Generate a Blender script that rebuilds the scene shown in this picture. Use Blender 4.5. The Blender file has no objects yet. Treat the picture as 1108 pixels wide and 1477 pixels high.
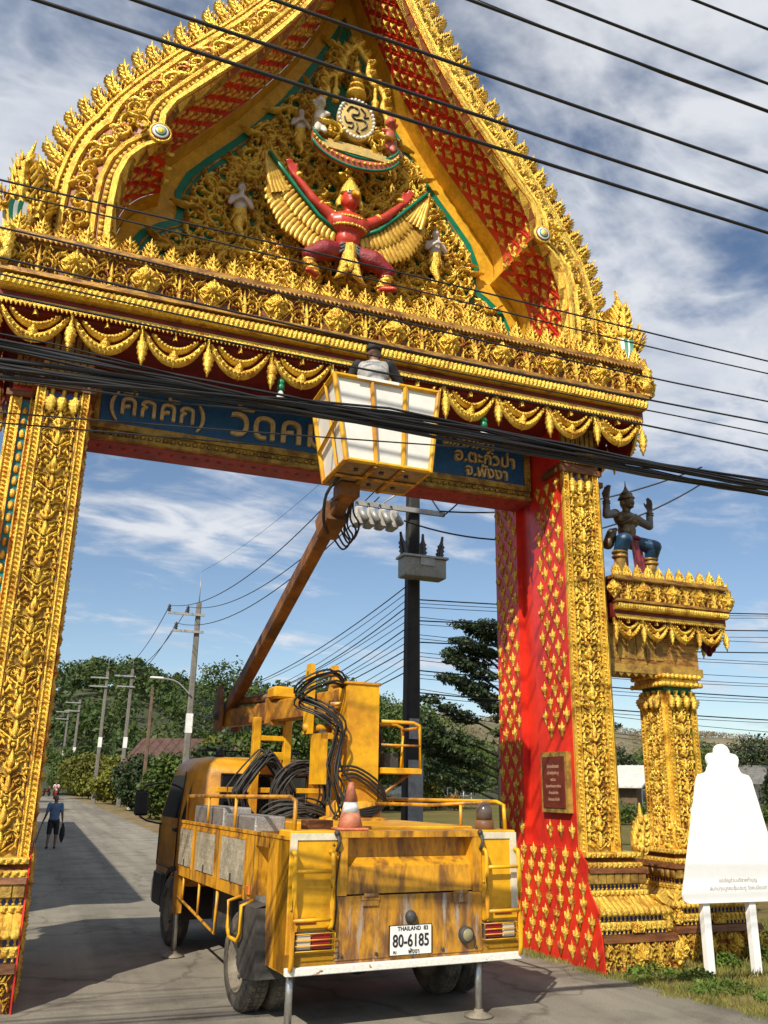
import bpy, math, random
import numpy as np
from mathutils import Vector, Matrix
random.seed(7); np.random.seed(7)
SC = bpy.context.scene
PI = math.pi
def R(d): return math.radians(d)

# ------------------------------------------------------------------ camera
CAMH = 2.05
YAW, PITCH, ROLL = R(20.58), R(17.87), R(1.03)
fw = Vector((math.sin(YAW)*math.cos(PITCH), math.cos(YAW)*math.cos(PITCH), math.sin(PITCH)))
rt = Vector((math.cos(YAW), -math.sin(YAW), 0)); up = rt.cross(fw)
r2 = rt*math.cos(ROLL) + up*math.sin(ROLL); u2 = -rt*math.sin(ROLL) + up*math.cos(ROLL)
cd = bpy.data.cameras.new('camera'); cam = bpy.data.objects.new('camera', cd)
SC.collection.objects.link(cam)
cam.matrix_world = Matrix(((r2.x, u2.x, -fw.x, 0), (r2.y, u2.y, -fw.y, 0), (r2.z, u2.z, -fw.z, CAMH), (0, 0, 0, 1)))
cd.sensor_fit = 'HORIZONTAL'; cd.sensor_width = 36; cd.lens = 36*1243/1108
cd.clip_start = 0.05; cd.clip_end = 6000
SC.camera = cam
SC.render.resolution_x = 768; SC.render.resolution_y = 1024

# ------------------------------------------------------------------ world
SUN_AZ, SUN_EL = R(222), R(41)          # azimuth from +Y clockwise: the sun stands behind-left of the camera
sund = Vector((math.sin(SUN_AZ)*math.cos(SUN_EL), math.cos(SUN_AZ)*math.cos(SUN_EL), math.sin(SUN_EL)))
W = bpy.data.worlds.new('World'); SC.world = W; W.use_nodes = True
nt = W.node_tree; nt.nodes.clear()
def nd(t, **k):
    n = nt.nodes.new(t)
    for a, b in k.items(): setattr(n, a, b)
    return n
def lk(a, b): nt.links.new(a, b)
out = nd('ShaderNodeOutputWorld'); bg = nd('ShaderNodeBackground'); bg.inputs[1].default_value = 0.098
sky = nd('ShaderNodeTexSky', sky_type='NISHITA', sun_disc=False, sun_elevation=SUN_EL, sun_rotation=SUN_AZ)
sky.air_density = 1.0; sky.dust_density = 0.35; sky.ozone_density = 2.2
tc = nd('ShaderNodeTexCoord'); sep = nd('ShaderNodeSeparateXYZ'); lk(tc.outputs['Generated'], sep.inputs[0])
def mth(op, a, b=None, c=None, cl=False):
    n = nd('ShaderNodeMath', operation=op); n.use_clamp = cl
    for i, x in enumerate((a, b, c)):
        if x is None: continue
        if isinstance(x, (int, float)): n.inputs[i].default_value = x
        else: lk(x, n.inputs[i])
    return n.outputs[0]
zc = mth('ADD', mth('MAXIMUM', sep.outputs[2], 0.0), 0.14)
cmb = nd('ShaderNodeCombineXYZ'); lk(mth('DIVIDE', sep.outputs[0], zc), cmb.inputs[0]); lk(mth('DIVIDE', sep.outputs[1], zc), cmb.inputs[1])
mp = nd('ShaderNodeMapping'); mp.inputs['Rotation'].default_value = (0, 0, R(-28)); mp.inputs['Scale'].default_value = (0.9, 1.35, 1); mp.inputs['Location'].default_value = (3.1, 1.7, 0)
lk(cmb.outputs[0], mp.inputs[0])
def noise(scale, det, rough, dist=0, vec=None):
    n = nd('ShaderNodeTexNoise'); n.inputs['Scale'].default_value = scale; n.inputs['Detail'].default_value = det
    n.inputs['Roughness'].default_value = rough; n.inputs['Distortion'].default_value = dist; lk(vec or mp.outputs[0], n.inputs['Vector']); return n.outputs['Fac']
n1 = noise(1.5, 8, .55, .25); n2 = noise(5.5, 6, .62, .3); n3 = noise(0.5, 3, .5)
bil = mth('SUBTRACT', 1.0, mth('MULTIPLY', mth('ABSOLUTE', mth('SUBTRACT', noise(3.2, 5, .55, .5), .5)), 3.0))      # puffy billows
el = mth('MINIMUM', mth('MULTIPLY_ADD', sep.outputs[2], 0.42, -0.10), 0.10)      # the deck thins out towards the horizon
cov = mth('ADD', mth('ADD', mth('MULTIPLY', n1, .62), mth('MULTIPLY', n2, .22)), mth('ADD', mth('MULTIPLY', n3, .40), mth('ADD', el, mth('MULTIPLY', bil, .16))))
mr = nd('ShaderNodeMapRange', interpolation_type='SMOOTHSTEP'); lk(cov, mr.inputs[0]); mr.inputs[1].default_value = 0.72; mr.inputs[2].default_value = 0.90
shade = nd('ShaderNodeMapRange'); lk(mth('ADD', mth('MULTIPLY', noise(2.4, 7, .6, .3), .75), mth('MULTIPLY', bil, .22)), shade.inputs[0]); shade.inputs[1].default_value = .38; shade.inputs[2].default_value = .66
ccol = nd('ShaderNodeMixRGB'); lk(shade.outputs[0], ccol.inputs[0]); ccol.inputs[1].default_value = (3.9, 4.5, 5.6, 1); ccol.inputs[2].default_value = (7.0, 7.2, 7.6, 1)
mx = nd('ShaderNodeMixRGB'); lk(mth('MULTIPLY', mr.outputs[0], .93), mx.inputs[0])
lk(sky.outputs[0], mx.inputs[1]); lk(ccol.outputs[0], mx.inputs[2]); lk(mx.outputs[0], bg.inputs[0]); lk(bg.outputs[0], out.inputs[0])

sl = bpy.data.lights.new('sun', 'SUN'); sl.energy = 5.0; sl.angle = R(0.53); sl.color = (1.0, .92, .77)
so = bpy.data.objects.new('sun', sl); SC.collection.objects.link(so); so.location = sund*60
so.rotation_euler = sund.to_track_quat('Z', 'Y').to_euler()
SC.view_settings.view_transform = 'Standard'; SC.view_settings.look = 'None'
SC.view_settings.exposure = 0.23; SC.view_settings.gamma = 1.0; SC.view_settings.use_curve_mapping = False
SC.cycles.max_bounces = 6; SC.cycles.diffuse_bounces = 3; SC.cycles.glossy_bounces = 3; SC.cycles.transparent_max_bounces = 6
SC.cycles.use_denoising = True

# ------------------------------------------------------------------ helpers
class MB:
    """collects shapes of one mesh"""
    def __init__(s): s.v = []; s.f = []; s.sm = []
    def add(s, V, F, sm=False):
        o = len(s.v); s.v.extend([tuple(x) for x in V]); s.f.extend([tuple(i+o for i in f) for f in F]); s.sm.extend([sm]*len(F)); return s
    def box(s, c, d, M=None, top=(1, 1)):
        x, y, z = c; a, b, h = d[0]/2, d[1]/2, d[2]/2; tx, ty = top
        V = [(-a, -b, -h), (a, -b, -h), (a, b, -h), (-a, b, -h), (-a*tx, -b*ty, h), (a*tx, -b*ty, h), (a*tx, b*ty, h), (-a*tx, b*ty, h)]
        if M is not None: V = [M @ Vector(p) for p in V]
        V = [(p[0]+x, p[1]+y, p[2]+z) for p in V]
        return s.add(V, [(0, 3, 2, 1), (4, 5, 6, 7), (0, 1, 5, 4), (1, 2, 6, 5), (2, 3, 7, 6), (3, 0, 4, 7)])
    def bb(s, x0, x1, y0, y1, z0, z1): return s.box(((x0+x1)/2, (y0+y1)/2, (z0+z1)/2), (x1-x0, y1-y0, z1-z0))
    def cbox(s, x0, x1, y0, y1, z0, z1, b=.02):
        """box with chamfered edges (three stacked rings, cut corners)"""
        def ring(x0, x1, y0, y1, z, c): return [(x0+c, y0, z), (x1-c, y0, z), (x1, y0+c, z), (x1, y1-c, z), (x1-c, y1, z), (x0+c, y1, z), (x0, y1-c, z), (x0, y0+c, z)]
        rs = [ring(x0+b, x1-b, y0+b, y1-b, z0, b), ring(x0, x1, y0, y1, z0+b, b), ring(x0, x1, y0, y1, z1-b, b), ring(x0+b, x1-b, y0+b, y1-b, z1, b)]
        return s.loft(rs, True, True)
    def loft(s, rings, closed=True, caps=True, sm=False):
        n = len(rings[0]); V = [p for r in rings for p in r]; F = []
        for i in range(len(rings)-1):
            for j in range(n if closed else n-1):
                k = (j+1) % n; F.append((i*n+j, i*n+k, (i+1)*n+k, (i+1)*n+j))
        if caps and closed: F.append(tuple(range(n-1, -1, -1))); F.append(tuple((len(rings)-1)*n+j for j in range(n)))
        return s.add(V, F, sm)
    def tube(s, path, r, n=8, sm=True, caps=True):
        P = [Vector(p) for p in path]; rr = r if hasattr(r, '__len__') else [r]*len(P); rings = []; ref = None
        for i, p in enumerate(P):
            d = (P[min(i+1, len(P)-1)] - P[max(i-1, 0)])
            if d.length < 1e-9: d = Vector((0, 0, 1))
            d.normalize()
            if ref is None: ref = Vector((0, 0, 1)) if abs(d.z) < .9 else Vector((1, 0, 0))
            a = d.cross(ref)
            if a.length < 1e-6: a = d.cross(Vector((0, 1, 0)))
            a.normalize(); b = d.cross(a); ref = -b if False else ref
            rings.append([p + (a*math.cos(2*PI*k/n) + b*math.sin(2*PI*k/n))*rr[i] for k in range(n)])
        return s.loft(rings, True, caps, sm)
    def lathe(s, prof, n=12, M=None, lobes=0, amp=0., sx=1, sy=1, sm=True, caps=True):
        rings = []
        for r, z in prof:
            ring = []
            for k in range(n):
                a = 2*PI*k/n; q = r*(1 + (amp*math.cos(lobes*a) if lobes else 0))
                p = Vector((q*math.cos(a)*sx, q*math.sin(a)*sy, z)); ring.append(M @ p if M is not None else p)
            rings.append(ring)
        return s.loft(rings, True, caps, sm)
    def ball(s, c, r, n=8, m=5, sc=(1, 1, 1)):
        pr = [(max(1e-4, math.sin(PI*i/m))*r, -math.cos(PI*i/m)*r) for i in range(m+1)]
        return s.lathe(pr, n, Matrix.Translation(c) @ Matrix.Diagonal((*sc, 1)))
    def prism(s, poly, y0, y1, axis='y'):
        n = len(poly)
        if axis == 'y': A = [(u, y0, v) for u, v in poly]; B = [(u, y1, v) for u, v in poly]
        elif axis == 'x': A = [(y0, u, v) for u, v in poly]; B = [(y1, u, v) for u, v in poly]
        else: A = [(u, v, y0) for u, v in poly]; B = [(u, v, y1) for u, v in poly]
        return s.loft([A, B], True, True)
    def leaf(s, pts, w, h, d=.012):
        """ridged leaf along 2-D points in the XZ plane, standing out towards -Y"""
        n = len(pts); rings = []
        for i, (x, z) in enumerate(pts):
            a = pts[min(i+1, n-1)]; b = pts[max(i-1, 0)]; tx, tz = a[0]-b[0], a[1]-b[1]; L = math.hypot(tx, tz) or 1; nx, nz = -tz/L, tx/L
            ww = w[i]; hh = h*(.35+.65*min(1, ww/(max(w)+1e-9)))
            rings.append([(x+nx*ww, d, z+nz*ww), (x+nx*ww*.72, -hh*.62, z+nz*ww*.72), (x, -hh, z), (x-nx*ww*.72, -hh*.62, z-nz*ww*.72), (x-nx*ww, d, z-nz*ww)])
        return s.loft(rings, False, False, True)
    def flame(s, x, z, ang, L, w, bend, h, n=7):
        pts = [(x, z)]; a = ang
        for i in range(n):
            t = (i+.5)/n; a = ang + bend*t - (bend*2.3)*max(0, t-.55); x += math.cos(a)*L/n; z += math.sin(a)*L/n; pts.append((x, z))
        W = [w*(.5+.5*math.sin(PI*min(1, .12+i/n*1.25)))*(1-(i/n)**2.2)+.0015 for i in range(n+1)]
        return s.leaf(pts, W, h)
    def scroll(s, x, z, rad, a0, dr, turns, h, leaves=7, n=20):
        pts = []; Wd = []
        for i in range(n+1):
            t = i/n; a = a0 + dr*turns*2*PI*t; q = rad*(1-.78*t); pts.append((x+math.cos(a)*q, z+math.sin(a)*q)); Wd.append(rad*(.15-.06*t))
        s.leaf(pts, Wd, h*.9)
        leaves = int(leaves*1.5)
        for k in range(leaves):
            t = k/leaves*.8; a = a0+dr*turns*2*PI*t; q = rad*(1-.78*t)+rad*.06; big = 1.15 if k % 2 else .8
            s.flame(x+math.cos(a)*q, z+math.sin(a)*q, a+dr*R(58), rad*(.74-.34*t)*big, rad*.125*big, dr*1.5, h*1.1, 5)
        s.ball((x, -h*.5, z), rad*.15, 6, 4)
        return s
    def mesh(s, name):
        m = bpy.data.meshes.new(name); m.from_pydata(s.v, [], s.f); m.validate()
        if any(s.sm) and len(m.polygons) == len(s.sm): m.polygons.foreach_set('use_smooth', s.sm)
        m.update(); return m

COL = SC.collection; WM = {}
def link(o, parent=None, M=None):
    COL.objects.link(o); M = M or Matrix.Identity(4); o.matrix_basis = M; WM[o.name] = M
    if parent is not None: o.parent = parent; o.matrix_parent_inverse = WM[parent.name].inverted()
    return o
def obj(name, mb, mat=None, parent=None, M=None):
    me = mb.mesh(name) if isinstance(mb, MB) else mb
    if mat is not None and len(me.materials) == 0: me.materials.append(mat)
    return link(bpy.data.objects.new(name, me), parent, M)
def tag(o, label=None, cat=None, group=None, kind=None):
    for k, v in (('label', label), ('category', cat), ('group', group), ('kind', kind)):
        if v: o[k] = v
    return o
def thing(name, loc, label, cat, group=None):
    o = bpy.data.objects.new(name, None); o.empty_display_size = .2; link(o, None, Matrix.Translation(loc)); return tag(o, label, cat, group)
T = Matrix.Translation
def Rz(a): return Matrix.Rotation(a, 4, 'Z')
def Rx(a): return Matrix.Rotation(a, 4, 'X')
def Ry(a): return Matrix.Rotation(a, 4, 'Y')
def S(x, y=None, z=None): return Matrix.Diagonal((x, x if y is None else y, x if z is None else z, 1))
def lerp(a, b, t): return a+(b-a)*t
def poly_at(P, z):                       # interpolate (value, z) list on z
    for (a, z0), (b, z1) in zip(P, P[1:]):
        if z0 <= z <= z1: return lerp(a, b, (z-z0)/(z1-z0+1e-9))
    return P[-1][0]
def resample(P, step):
    """points and unit tangents along a polyline at even spacing"""
    P = [Vector(p) for p in P]; o = []; acc = step*.5
    for a, b in zip(P, P[1:]):
        L = (b-a).length; t = (b-a).normalized()
        while acc <= L: o.append((a+t*acc, t)); acc += step
        acc -= L
    return o
def smooth_line(P, k=4):
    """Catmull-Rom through the points"""
    P = [Vector(p) for p in P]; o = []
    for i in range(len(P)-1):
        a, b, c, d = P[max(i-1, 0)], P[i], P[i+1], P[min(i+2, len(P)-1)]
        for j in range(k):
            t = j/k; o.append(.5*((2*b)+(c-a)*t+(2*a-5*b+4*c-d)*t*t+(3*b-a-3*c+d)*t**3))
    return o+[P[-1]]
def remeshed(mb, vox, it=4, name='body'):
    """one continuous skin around overlapping volumes"""
    o = bpy.data.objects.new('tmp', mb.mesh('tmp')); COL.objects.link(o)
    m = o.modifiers.new('r', 'REMESH'); m.mode = 'VOXEL'; m.voxel_size = vox; m.use_smooth_shade = True
    if it: k = o.modifiers.new('s', 'SMOOTH'); k.iterations = it; k.factor = .5
    dg = bpy.context.evaluated_depsgraph_get(); me = bpy.data.meshes.new_from_object(o.evaluated_get(dg)); me.name = name
    bpy.data.objects.remove(o); me.materials.clear()
    return me
def text_mesh(body, size, ext=.01, align='CENTER', bevel=0, sp=1.0):
    c = bpy.data.curves.new('txt', 'FONT'); c.body = body; c.size = size; c.extrude = ext; c.align_x = align; c.align_y = 'CENTER'; c.bevel_depth = bevel; c.resolution_u = 3; c.space_line = sp
    o = bpy.data.objects.new('txt', c); COL.objects.link(o); dg = bpy.context.evaluated_depsgraph_get()
    me = bpy.data.meshes.new_from_object(o.evaluated_get(dg)); bpy.data.objects.remove(o); me.materials.clear(); return me

# ------------------------------------------------------------------ materials
MATS = {}
def mat(name, col, rough=.5, metal=0., var=.0, vscale=6., col2=None, bump=0., bscale=40., cov=.5, soft=.12, stretch=(1, 1, 1), spec=.5, emit=None, fine=.5):
    m = bpy.data.materials.new(name); m.use_nodes = True; t = m.node_tree; b = t.nodes['Principled BSDF']
    b.inputs['Roughness'].default_value = rough; b.inputs['Metallic'].default_value = metal; b.inputs['Specular IOR Level'].default_value = spec
    b.inputs['Base Color'].default_value = (*col, 1); MATS[name] = m
    tcn = t.nodes.new('ShaderNodeTexCoord'); mpn = t.nodes.new('ShaderNodeMapping'); mpn.inputs['Scale'].default_value = stretch
    g = t.nodes.new('ShaderNodeNewGeometry'); t.links.new(g.outputs['Position'], mpn.inputs[0])
    def nz(sc, det=6, ro=.6, ds=0):
        n = t.nodes.new('ShaderNodeTexNoise'); n.inputs['Scale'].default_value = sc; n.inputs['Detail'].default_value = det; n.inputs['Roughness'].default_value = ro; n.inputs['Distortion'].default_value = ds
        t.links.new(mpn.outputs[0], n.inputs['Vector']); return n.outputs['Fac']
    csock = None
    if var or col2:
        c2 = col2 or tuple(max(0, c*(1-var)) for c in col)
        rp = t.nodes.new('ShaderNodeMapRange'); rp.interpolation_type = 'SMOOTHSTEP'; t.links.new(nz(vscale, 8, .62, .3), rp.inputs[0])
        rp.inputs[1].default_value = cov-soft; rp.inputs[2].default_value = cov+soft
        mx = t.nodes.new('ShaderNodeMixRGB'); t.links.new(rp.outputs[0], mx.inputs[0]); mx.inputs[1].default_value = (*col, 1); mx.inputs[2].default_value = (*c2, 1); csock = mx.outputs[0]
        mx2 = t.nodes.new('ShaderNodeMixRGB'); mx2.blend_type = 'MULTIPLY'; mx2.inputs[0].default_value = fine; t.links.new(csock, mx2.inputs[1])
        r3 = t.nodes.new('ShaderNodeMapRange'); t.links.new(nz(vscale*5.3, 4), r3.inputs[0]); r3.inputs[1].default_value = .3; r3.inputs[2].default_value = .7; r3.inputs[3].default_value = .55; r3.inputs[4].default_value = 1.25
        t.links.new(r3.outputs[0], mx2.inputs[2]); csock = mx2.outputs[0]
        t.links.new(csock, b.inputs['Base Color'])
    if bump:
        bn = t.nodes.new('ShaderNodeBump'); bn.inputs['Strength'].default_value = bump; bn.inputs['Distance'].default_value = .02
        t.links.new(nz(bscale, 5, .65), bn.inputs['Height']); t.links.new(bn.outputs[0], b.inputs['Normal'])
    if emit: b.inputs['Emission Color'].default_value = (*emit[:3], 1); b.inputs['Emission Strength'].default_value = emit[3]
    return m
GOLD = mat('gold_paint', (.89, .605, .095), .32, .58, col2=(.52, .25, .03), vscale=6, bump=.85, bscale=62, cov=.57, soft=.09)
GOLDR = mat('gold_paint_rough', (.87, .58, .09), .38, .52, col2=(.40, .14, .025), vscale=7, bump=1., bscale=52, cov=.55, soft=.07)
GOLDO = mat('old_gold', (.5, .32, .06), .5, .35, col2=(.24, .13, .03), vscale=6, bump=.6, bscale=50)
YEL = mat('yellow_ochre_paint', (.78, .42, .025), .45, 0, .25, 3)
RED = mat('red_gloss_paint', (.72, .034, .014), .34, 0, col2=(.52, .022, .014), vscale=1.6, bump=.06, bscale=14, fine=.3)
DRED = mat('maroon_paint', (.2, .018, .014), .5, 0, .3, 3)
PINK = mat('pink_red_paint', (.42, .05, .06), .5, 0, .3, 3)
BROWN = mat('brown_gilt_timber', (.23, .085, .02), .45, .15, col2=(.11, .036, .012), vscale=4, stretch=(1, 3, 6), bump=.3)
BLUE = mat('deep_blue_paint', (.025, .06, .26), .4, 0, .25, 4)
SIGNB = mat('sign_blue_paint', (.012, .10, .26), .35, 0, .2, 3)
TEAL = mat('turquoise_paint', (.0, .22, .26), .4, 0, .2, 4)
GREEN = mat('emerald_paint', (.0, .21, .115), .38, 0, .2, 4)
WHITE = mat('white_paint', (.8, .8, .78), .45, 0, .12, 4, fine=.12)
BLACKR = mat('black_rubber', (.018, .018, .02), .5, 0, .3, 9)
# ------------------------------------------------------------------ ground, road
def sstep(a, b, x): t = max(0., min(1., (x-a)/(b-a))); return t*t*(3-2*t)
def bend(y): return -5.2*(max(0, y-58)/90)**1.5 if y > 58 else 0.        # the road swings left in the distance
def gz(x, y): return .75*sstep(45, 120, y)
def sheet(name, rows, dz, m, kind='structure'):
    """rows: list of (y, [x...]) with equal counts"""
    b = MB(); n = len(rows[0][1]); V = [(x, y, gz(x, y)+dz) for y, xs in rows for x in xs]
    F = [(i*n+j, i*n+j+1, (i+1)*n+j+1, (i+1)*n+j) for i in range(len(rows)-1) for j in range(n-1)]
    b.add(V, F, True); return tag(obj(name, b, m), kind=kind)
GRASSM = mat('dry_grass_field', (.17, .125, .045), .95, 0, col2=(.09, .10, .028), vscale=.16, bump=.6, bscale=9, cov=.52, soft=.2, spec=.1)
ys = [-40, -20, 0, 5, 10, 15, 20, 30, 45, 60, 75, 90, 105, 120, 160, 250, 500, 1200, 3500]
xs = [-3000, -900, -300, -100, -40, -20, -8, 0, 8, 20, 40, 100, 300, 900, 3000]
sheet('ground', [(y, xs) for y in ys], -.06, GRASSM)
# road surface: sun-bleached worn asphalt with aggregate
m = bpy.data.materials.new('worn_asphalt'); m.use_nodes = True; t = m.node_tree; b = t.nodes['Principled BSDF']; b.inputs['Roughness'].default_value = .85; b.inputs['Specular IOR Level'].default_value = .25
g = t.nodes.new('ShaderNodeNewGeometry')
def nzz(sc, det, ro, st=None):
    n = t.nodes.new('ShaderNodeTexNoise'); n.inputs['Scale'].default_value = sc; n.inputs['Detail'].default_value = det; n.inputs['Roughness'].default_value = ro
    if st:
        mpn = t.nodes.new('ShaderNodeMapping'); mpn.inputs['Scale'].default_value = st; t.links.new(g.outputs['Position'], mpn.inputs[0]); t.links.new(mpn.outputs[0], n.inputs['Vector'])
    else: t.links.new(g.outputs['Position'], n.inputs['Vector'])
    return n.outputs['Fac']
def rampc(f, stops):
    r = t.nodes.new('ShaderNodeValToRGB'); t.links.new(f, r.inputs[0]); e = r.color_ramp.elements
    e[0].position, e[0].color = stops[0][0], (*stops[0][1], 1); e[1].position, e[1].color = stops[1][0], (*stops[1][1], 1)
    for p, c in stops[2:]: k = e.new(p); k.color = (*c, 1)
    return r.outputs[0]
def mulc(a, b_, f=1.):
    mx = t.nodes.new('ShaderNodeMixRGB'); mx.blend_type = 'MULTIPLY'; mx.inputs[0].default_value = f; t.links.new(a, mx.inputs[1]); t.links.new(b_, mx.inputs[2]); return mx.outputs[0]
c = rampc(nzz(.35, 7, .6, (1, .25, 1)), [(.3, (.20, .185, .155)), (.7, (.31, .285, .235))])
c = mulc(c, rampc(nzz(70, 3, .7), [(.3, (.62, .62, .62)), (.7, (1.25, 1.25, 1.25))]))
c = mulc(c, rampc(nzz(1.1, 8, .65), [(.36, (.68, .67, .66)), (.52, (1, 1, 1))]))
vo = t.nodes.new('ShaderNodeTexVoronoi'); vo.feature = 'DISTANCE_TO_EDGE'; vo.inputs['Scale'].default_value = .33; mpv = t.nodes.new('ShaderNodeMapping'); nw = t.nodes.new('ShaderNodeTexNoise'); nw.inputs['Scale'].default_value = 1.3; nw.inputs['Detail'].default_value = 6; t.links.new(g.outputs['Position'], nw.inputs['Vector'])
va = t.nodes.new('ShaderNodeVectorMath'); va.operation = 'MULTIPLY_ADD'; t.links.new(nw.outputs['Color'], va.inputs[0]); va.inputs[1].default_value = (.9, .9, 0); t.links.new(g.outputs['Position'], va.inputs[2]); t.links.new(va.outputs[0], vo.inputs['Vector'])
c = mulc(c, rampc(vo.outputs['Distance'], [(.0, (.55, .54, .52)), (.012, (1, 1, 1))]), .8)
c = mulc(c, rampc(nzz(.9, 5, .6, (1.6, .06, 1)), [(.38, (.76, .75, .74)), (.6, (1.06, 1.05, 1.03))]), .9)
t.links.new(c, b.inputs['Base Color'])
bn = t.nodes.new('ShaderNodeBump'); bn.inputs['Strength'].default_value = .5; bn.inputs['Distance'].default_value = .01; t.links.new(nzz(110, 4, .7), bn.inputs['Height']); t.links.new(bn.outputs[0], b.inputs['Normal'])
ASPH = m
ye = [-40, -10, 0, 4, 7.5, 9.8, 12.5, 20, 30, 40, 50, 58, 64, 70, 76, 82, 88, 94, 100, 106, 112, 118, 126, 134, 142, 150]
Rx_ = [(9, -40), (8.2, -10), (7.6, 0), (7.2, 4), (6.92, 7.5), (6.56, 9.8), (6.3, 12.5), (5.7, 20), (5.35, 30), (5.25, 40), (5.2, 1000)]
Lx_ = [(-14, -40), (-10, -10), (-7, 0), (-4, 5), (-1.0, 9.8), (-.7, 12.5), (-.7, 1000)]
rows = []
for y in ye:
    l, r = poly_at(Lx_, y)+bend(y), poly_at(Rx_, y)+bend(y); rows.append((y, [lerp(l, r, k/4) for k in range(5)]))
sheet('road', rows, 0., ASPH)
# low earth shoulder along the right kerbless edge
DIRT = mat('sandy_earth', (.26, .19, .11), .95, 0, col2=(.15, .12, .06), vscale=1.4, bump=.6, bscale=14, spec=.1)
rows = []
for y in ye[:25]:
    r = poly_at(Rx_, y)+bend(y); rows.append((y, [r-.08, r+.35, r+.9, r+1.7]))
sh = sheet('road_shoulder', rows, .008, DIRT)
for i, v in enumerate(sh.data.vertices):
    if i % 4 == 0: v.co.z -= .012
    if i % 4 == 3: v.co.z -= .06

# ------------------------------------------------------------------ grass on the verge (nobody could count it)
def grass_patch(name, fn, n, label, m, hmin, hmax, w=.006):
    V = []; F = []
    for i in range(n):
        x, y = fn(); h = random.uniform(hmin, hmax)*random.uniform(.6, 1); a = random.uniform(0, 2*PI); ln = random.uniform(.1, .7)*h; z = gz(x, y)-.02
        dx, dy = math.cos(a)*w, math.sin(a)*w; b = random.uniform(0, 2*PI); lx, ly = math.cos(b)*ln, math.sin(b)*ln; o = len(V)
        V += [(x-dx, y-dy, z), (x+dx, y+dy, z), (x+dx*.7+lx*.35, y+dy*.7+ly*.35, z+h*.6), (x-dx*.7+lx*.35, y-dy*.7+ly*.35, z+h*.6), (x+lx, y+ly, z+h)]
        F += [(o, o+1, o+2, o+3), (o+3, o+2, o+4)]
    b = MB(); b.add(V, F, False); return tag(obj(name, b, m), label, 'grass', kind='stuff')
GRS = mat('verge_grass', (.11, .135, .03), .8, 0, col2=(.26, .21, .06), vscale=1.2, cov=.52, soft=.15, spec=.2)
WEED = mat('green_weed_leaf', (.10, .17, .022), .6, 0, .4, 3, spec=.3)
def verge():
    while True:
        y = random.uniform(6.2, 10.2)**1.0; x = poly_at(Rx_, y)+abs(random.gauss(0, 1.6))-.02
        if x < 11: return x, y
grass_patch('verge_grass', verge, 15000, 'short sunburnt grass on the verge around the white board', GRS, .03, .13)
def edge_tuft():
    y = random.uniform(6.5, 12)**1.; return poly_at(Rx_, y)+random.gauss(.02, .09)+.06*math.sin(y*5)+.05*math.sin(y*13), y
grass_patch('verge_grass', edge_tuft, 5000, 'straggling grass creeping over the edge of the asphalt', GRS, .02, .1)
grass_patch('verge_grass', lambda: (random.uniform(7.2, 13), random.uniform(9.4, 13)), 9000, 'dry grass on the ground behind the gate wing', GRS, .03, .12, .008)
def leafy_weed(x, y, r, h, n, label):
    V = []; F = []
    for i in range(n):
        a = random.uniform(0, 2*PI); q = r*math.sqrt(random.random()); z = h*random.random()*(1-.6*(q/r)**2); px, py = x+q*math.cos(a), y+q*math.sin(a)*.7
        L = random.uniform(.025, .055); d = Vector((random.gauss(0, 1), random.gauss(0, 1), random.gauss(.5, .6))).normalized(); s_ = d.cross(Vector((random.gauss(0, 1), random.gauss(0, 1), random.gauss(0, 1)))).normalized()*L*.38
        p = Vector((px, py, z)); o = len(V); V += [p, p+d*L*.5+s_, p+d*L, p+d*L*.5-s_]; F.append((o, o+1, o+2, o+3))
    b = MB(); b.add(V, F); o = obj('weed_clump', b, WEED); return tag(o, label, 'weed', 'weeds along the pavement edge', 'stuff')
for x, y, r, h, l in [(7.0, 9.45, .42, .2, 'low green weed at the foot of the red pillar skirt'), (7.45, 9.2, .3, .16, 'small green weed between pillar base and board leg'), (7.25, 8.55, .5, .17, 'broad green weed spreading beside the asphalt edge'), (8.35, 9.75, .3, .22, 'green weed between the two legs of the board'), (9.3, 9.9, .5, .45, 'tall green weed beside the right leg of the board'), (7.65, 8.0, .5, .14, 'flat green weed nearest the corner of the verge')]:
    leafy_weed(x, y, r*.8, h*.8, int(420*r/.4), l)
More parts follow.
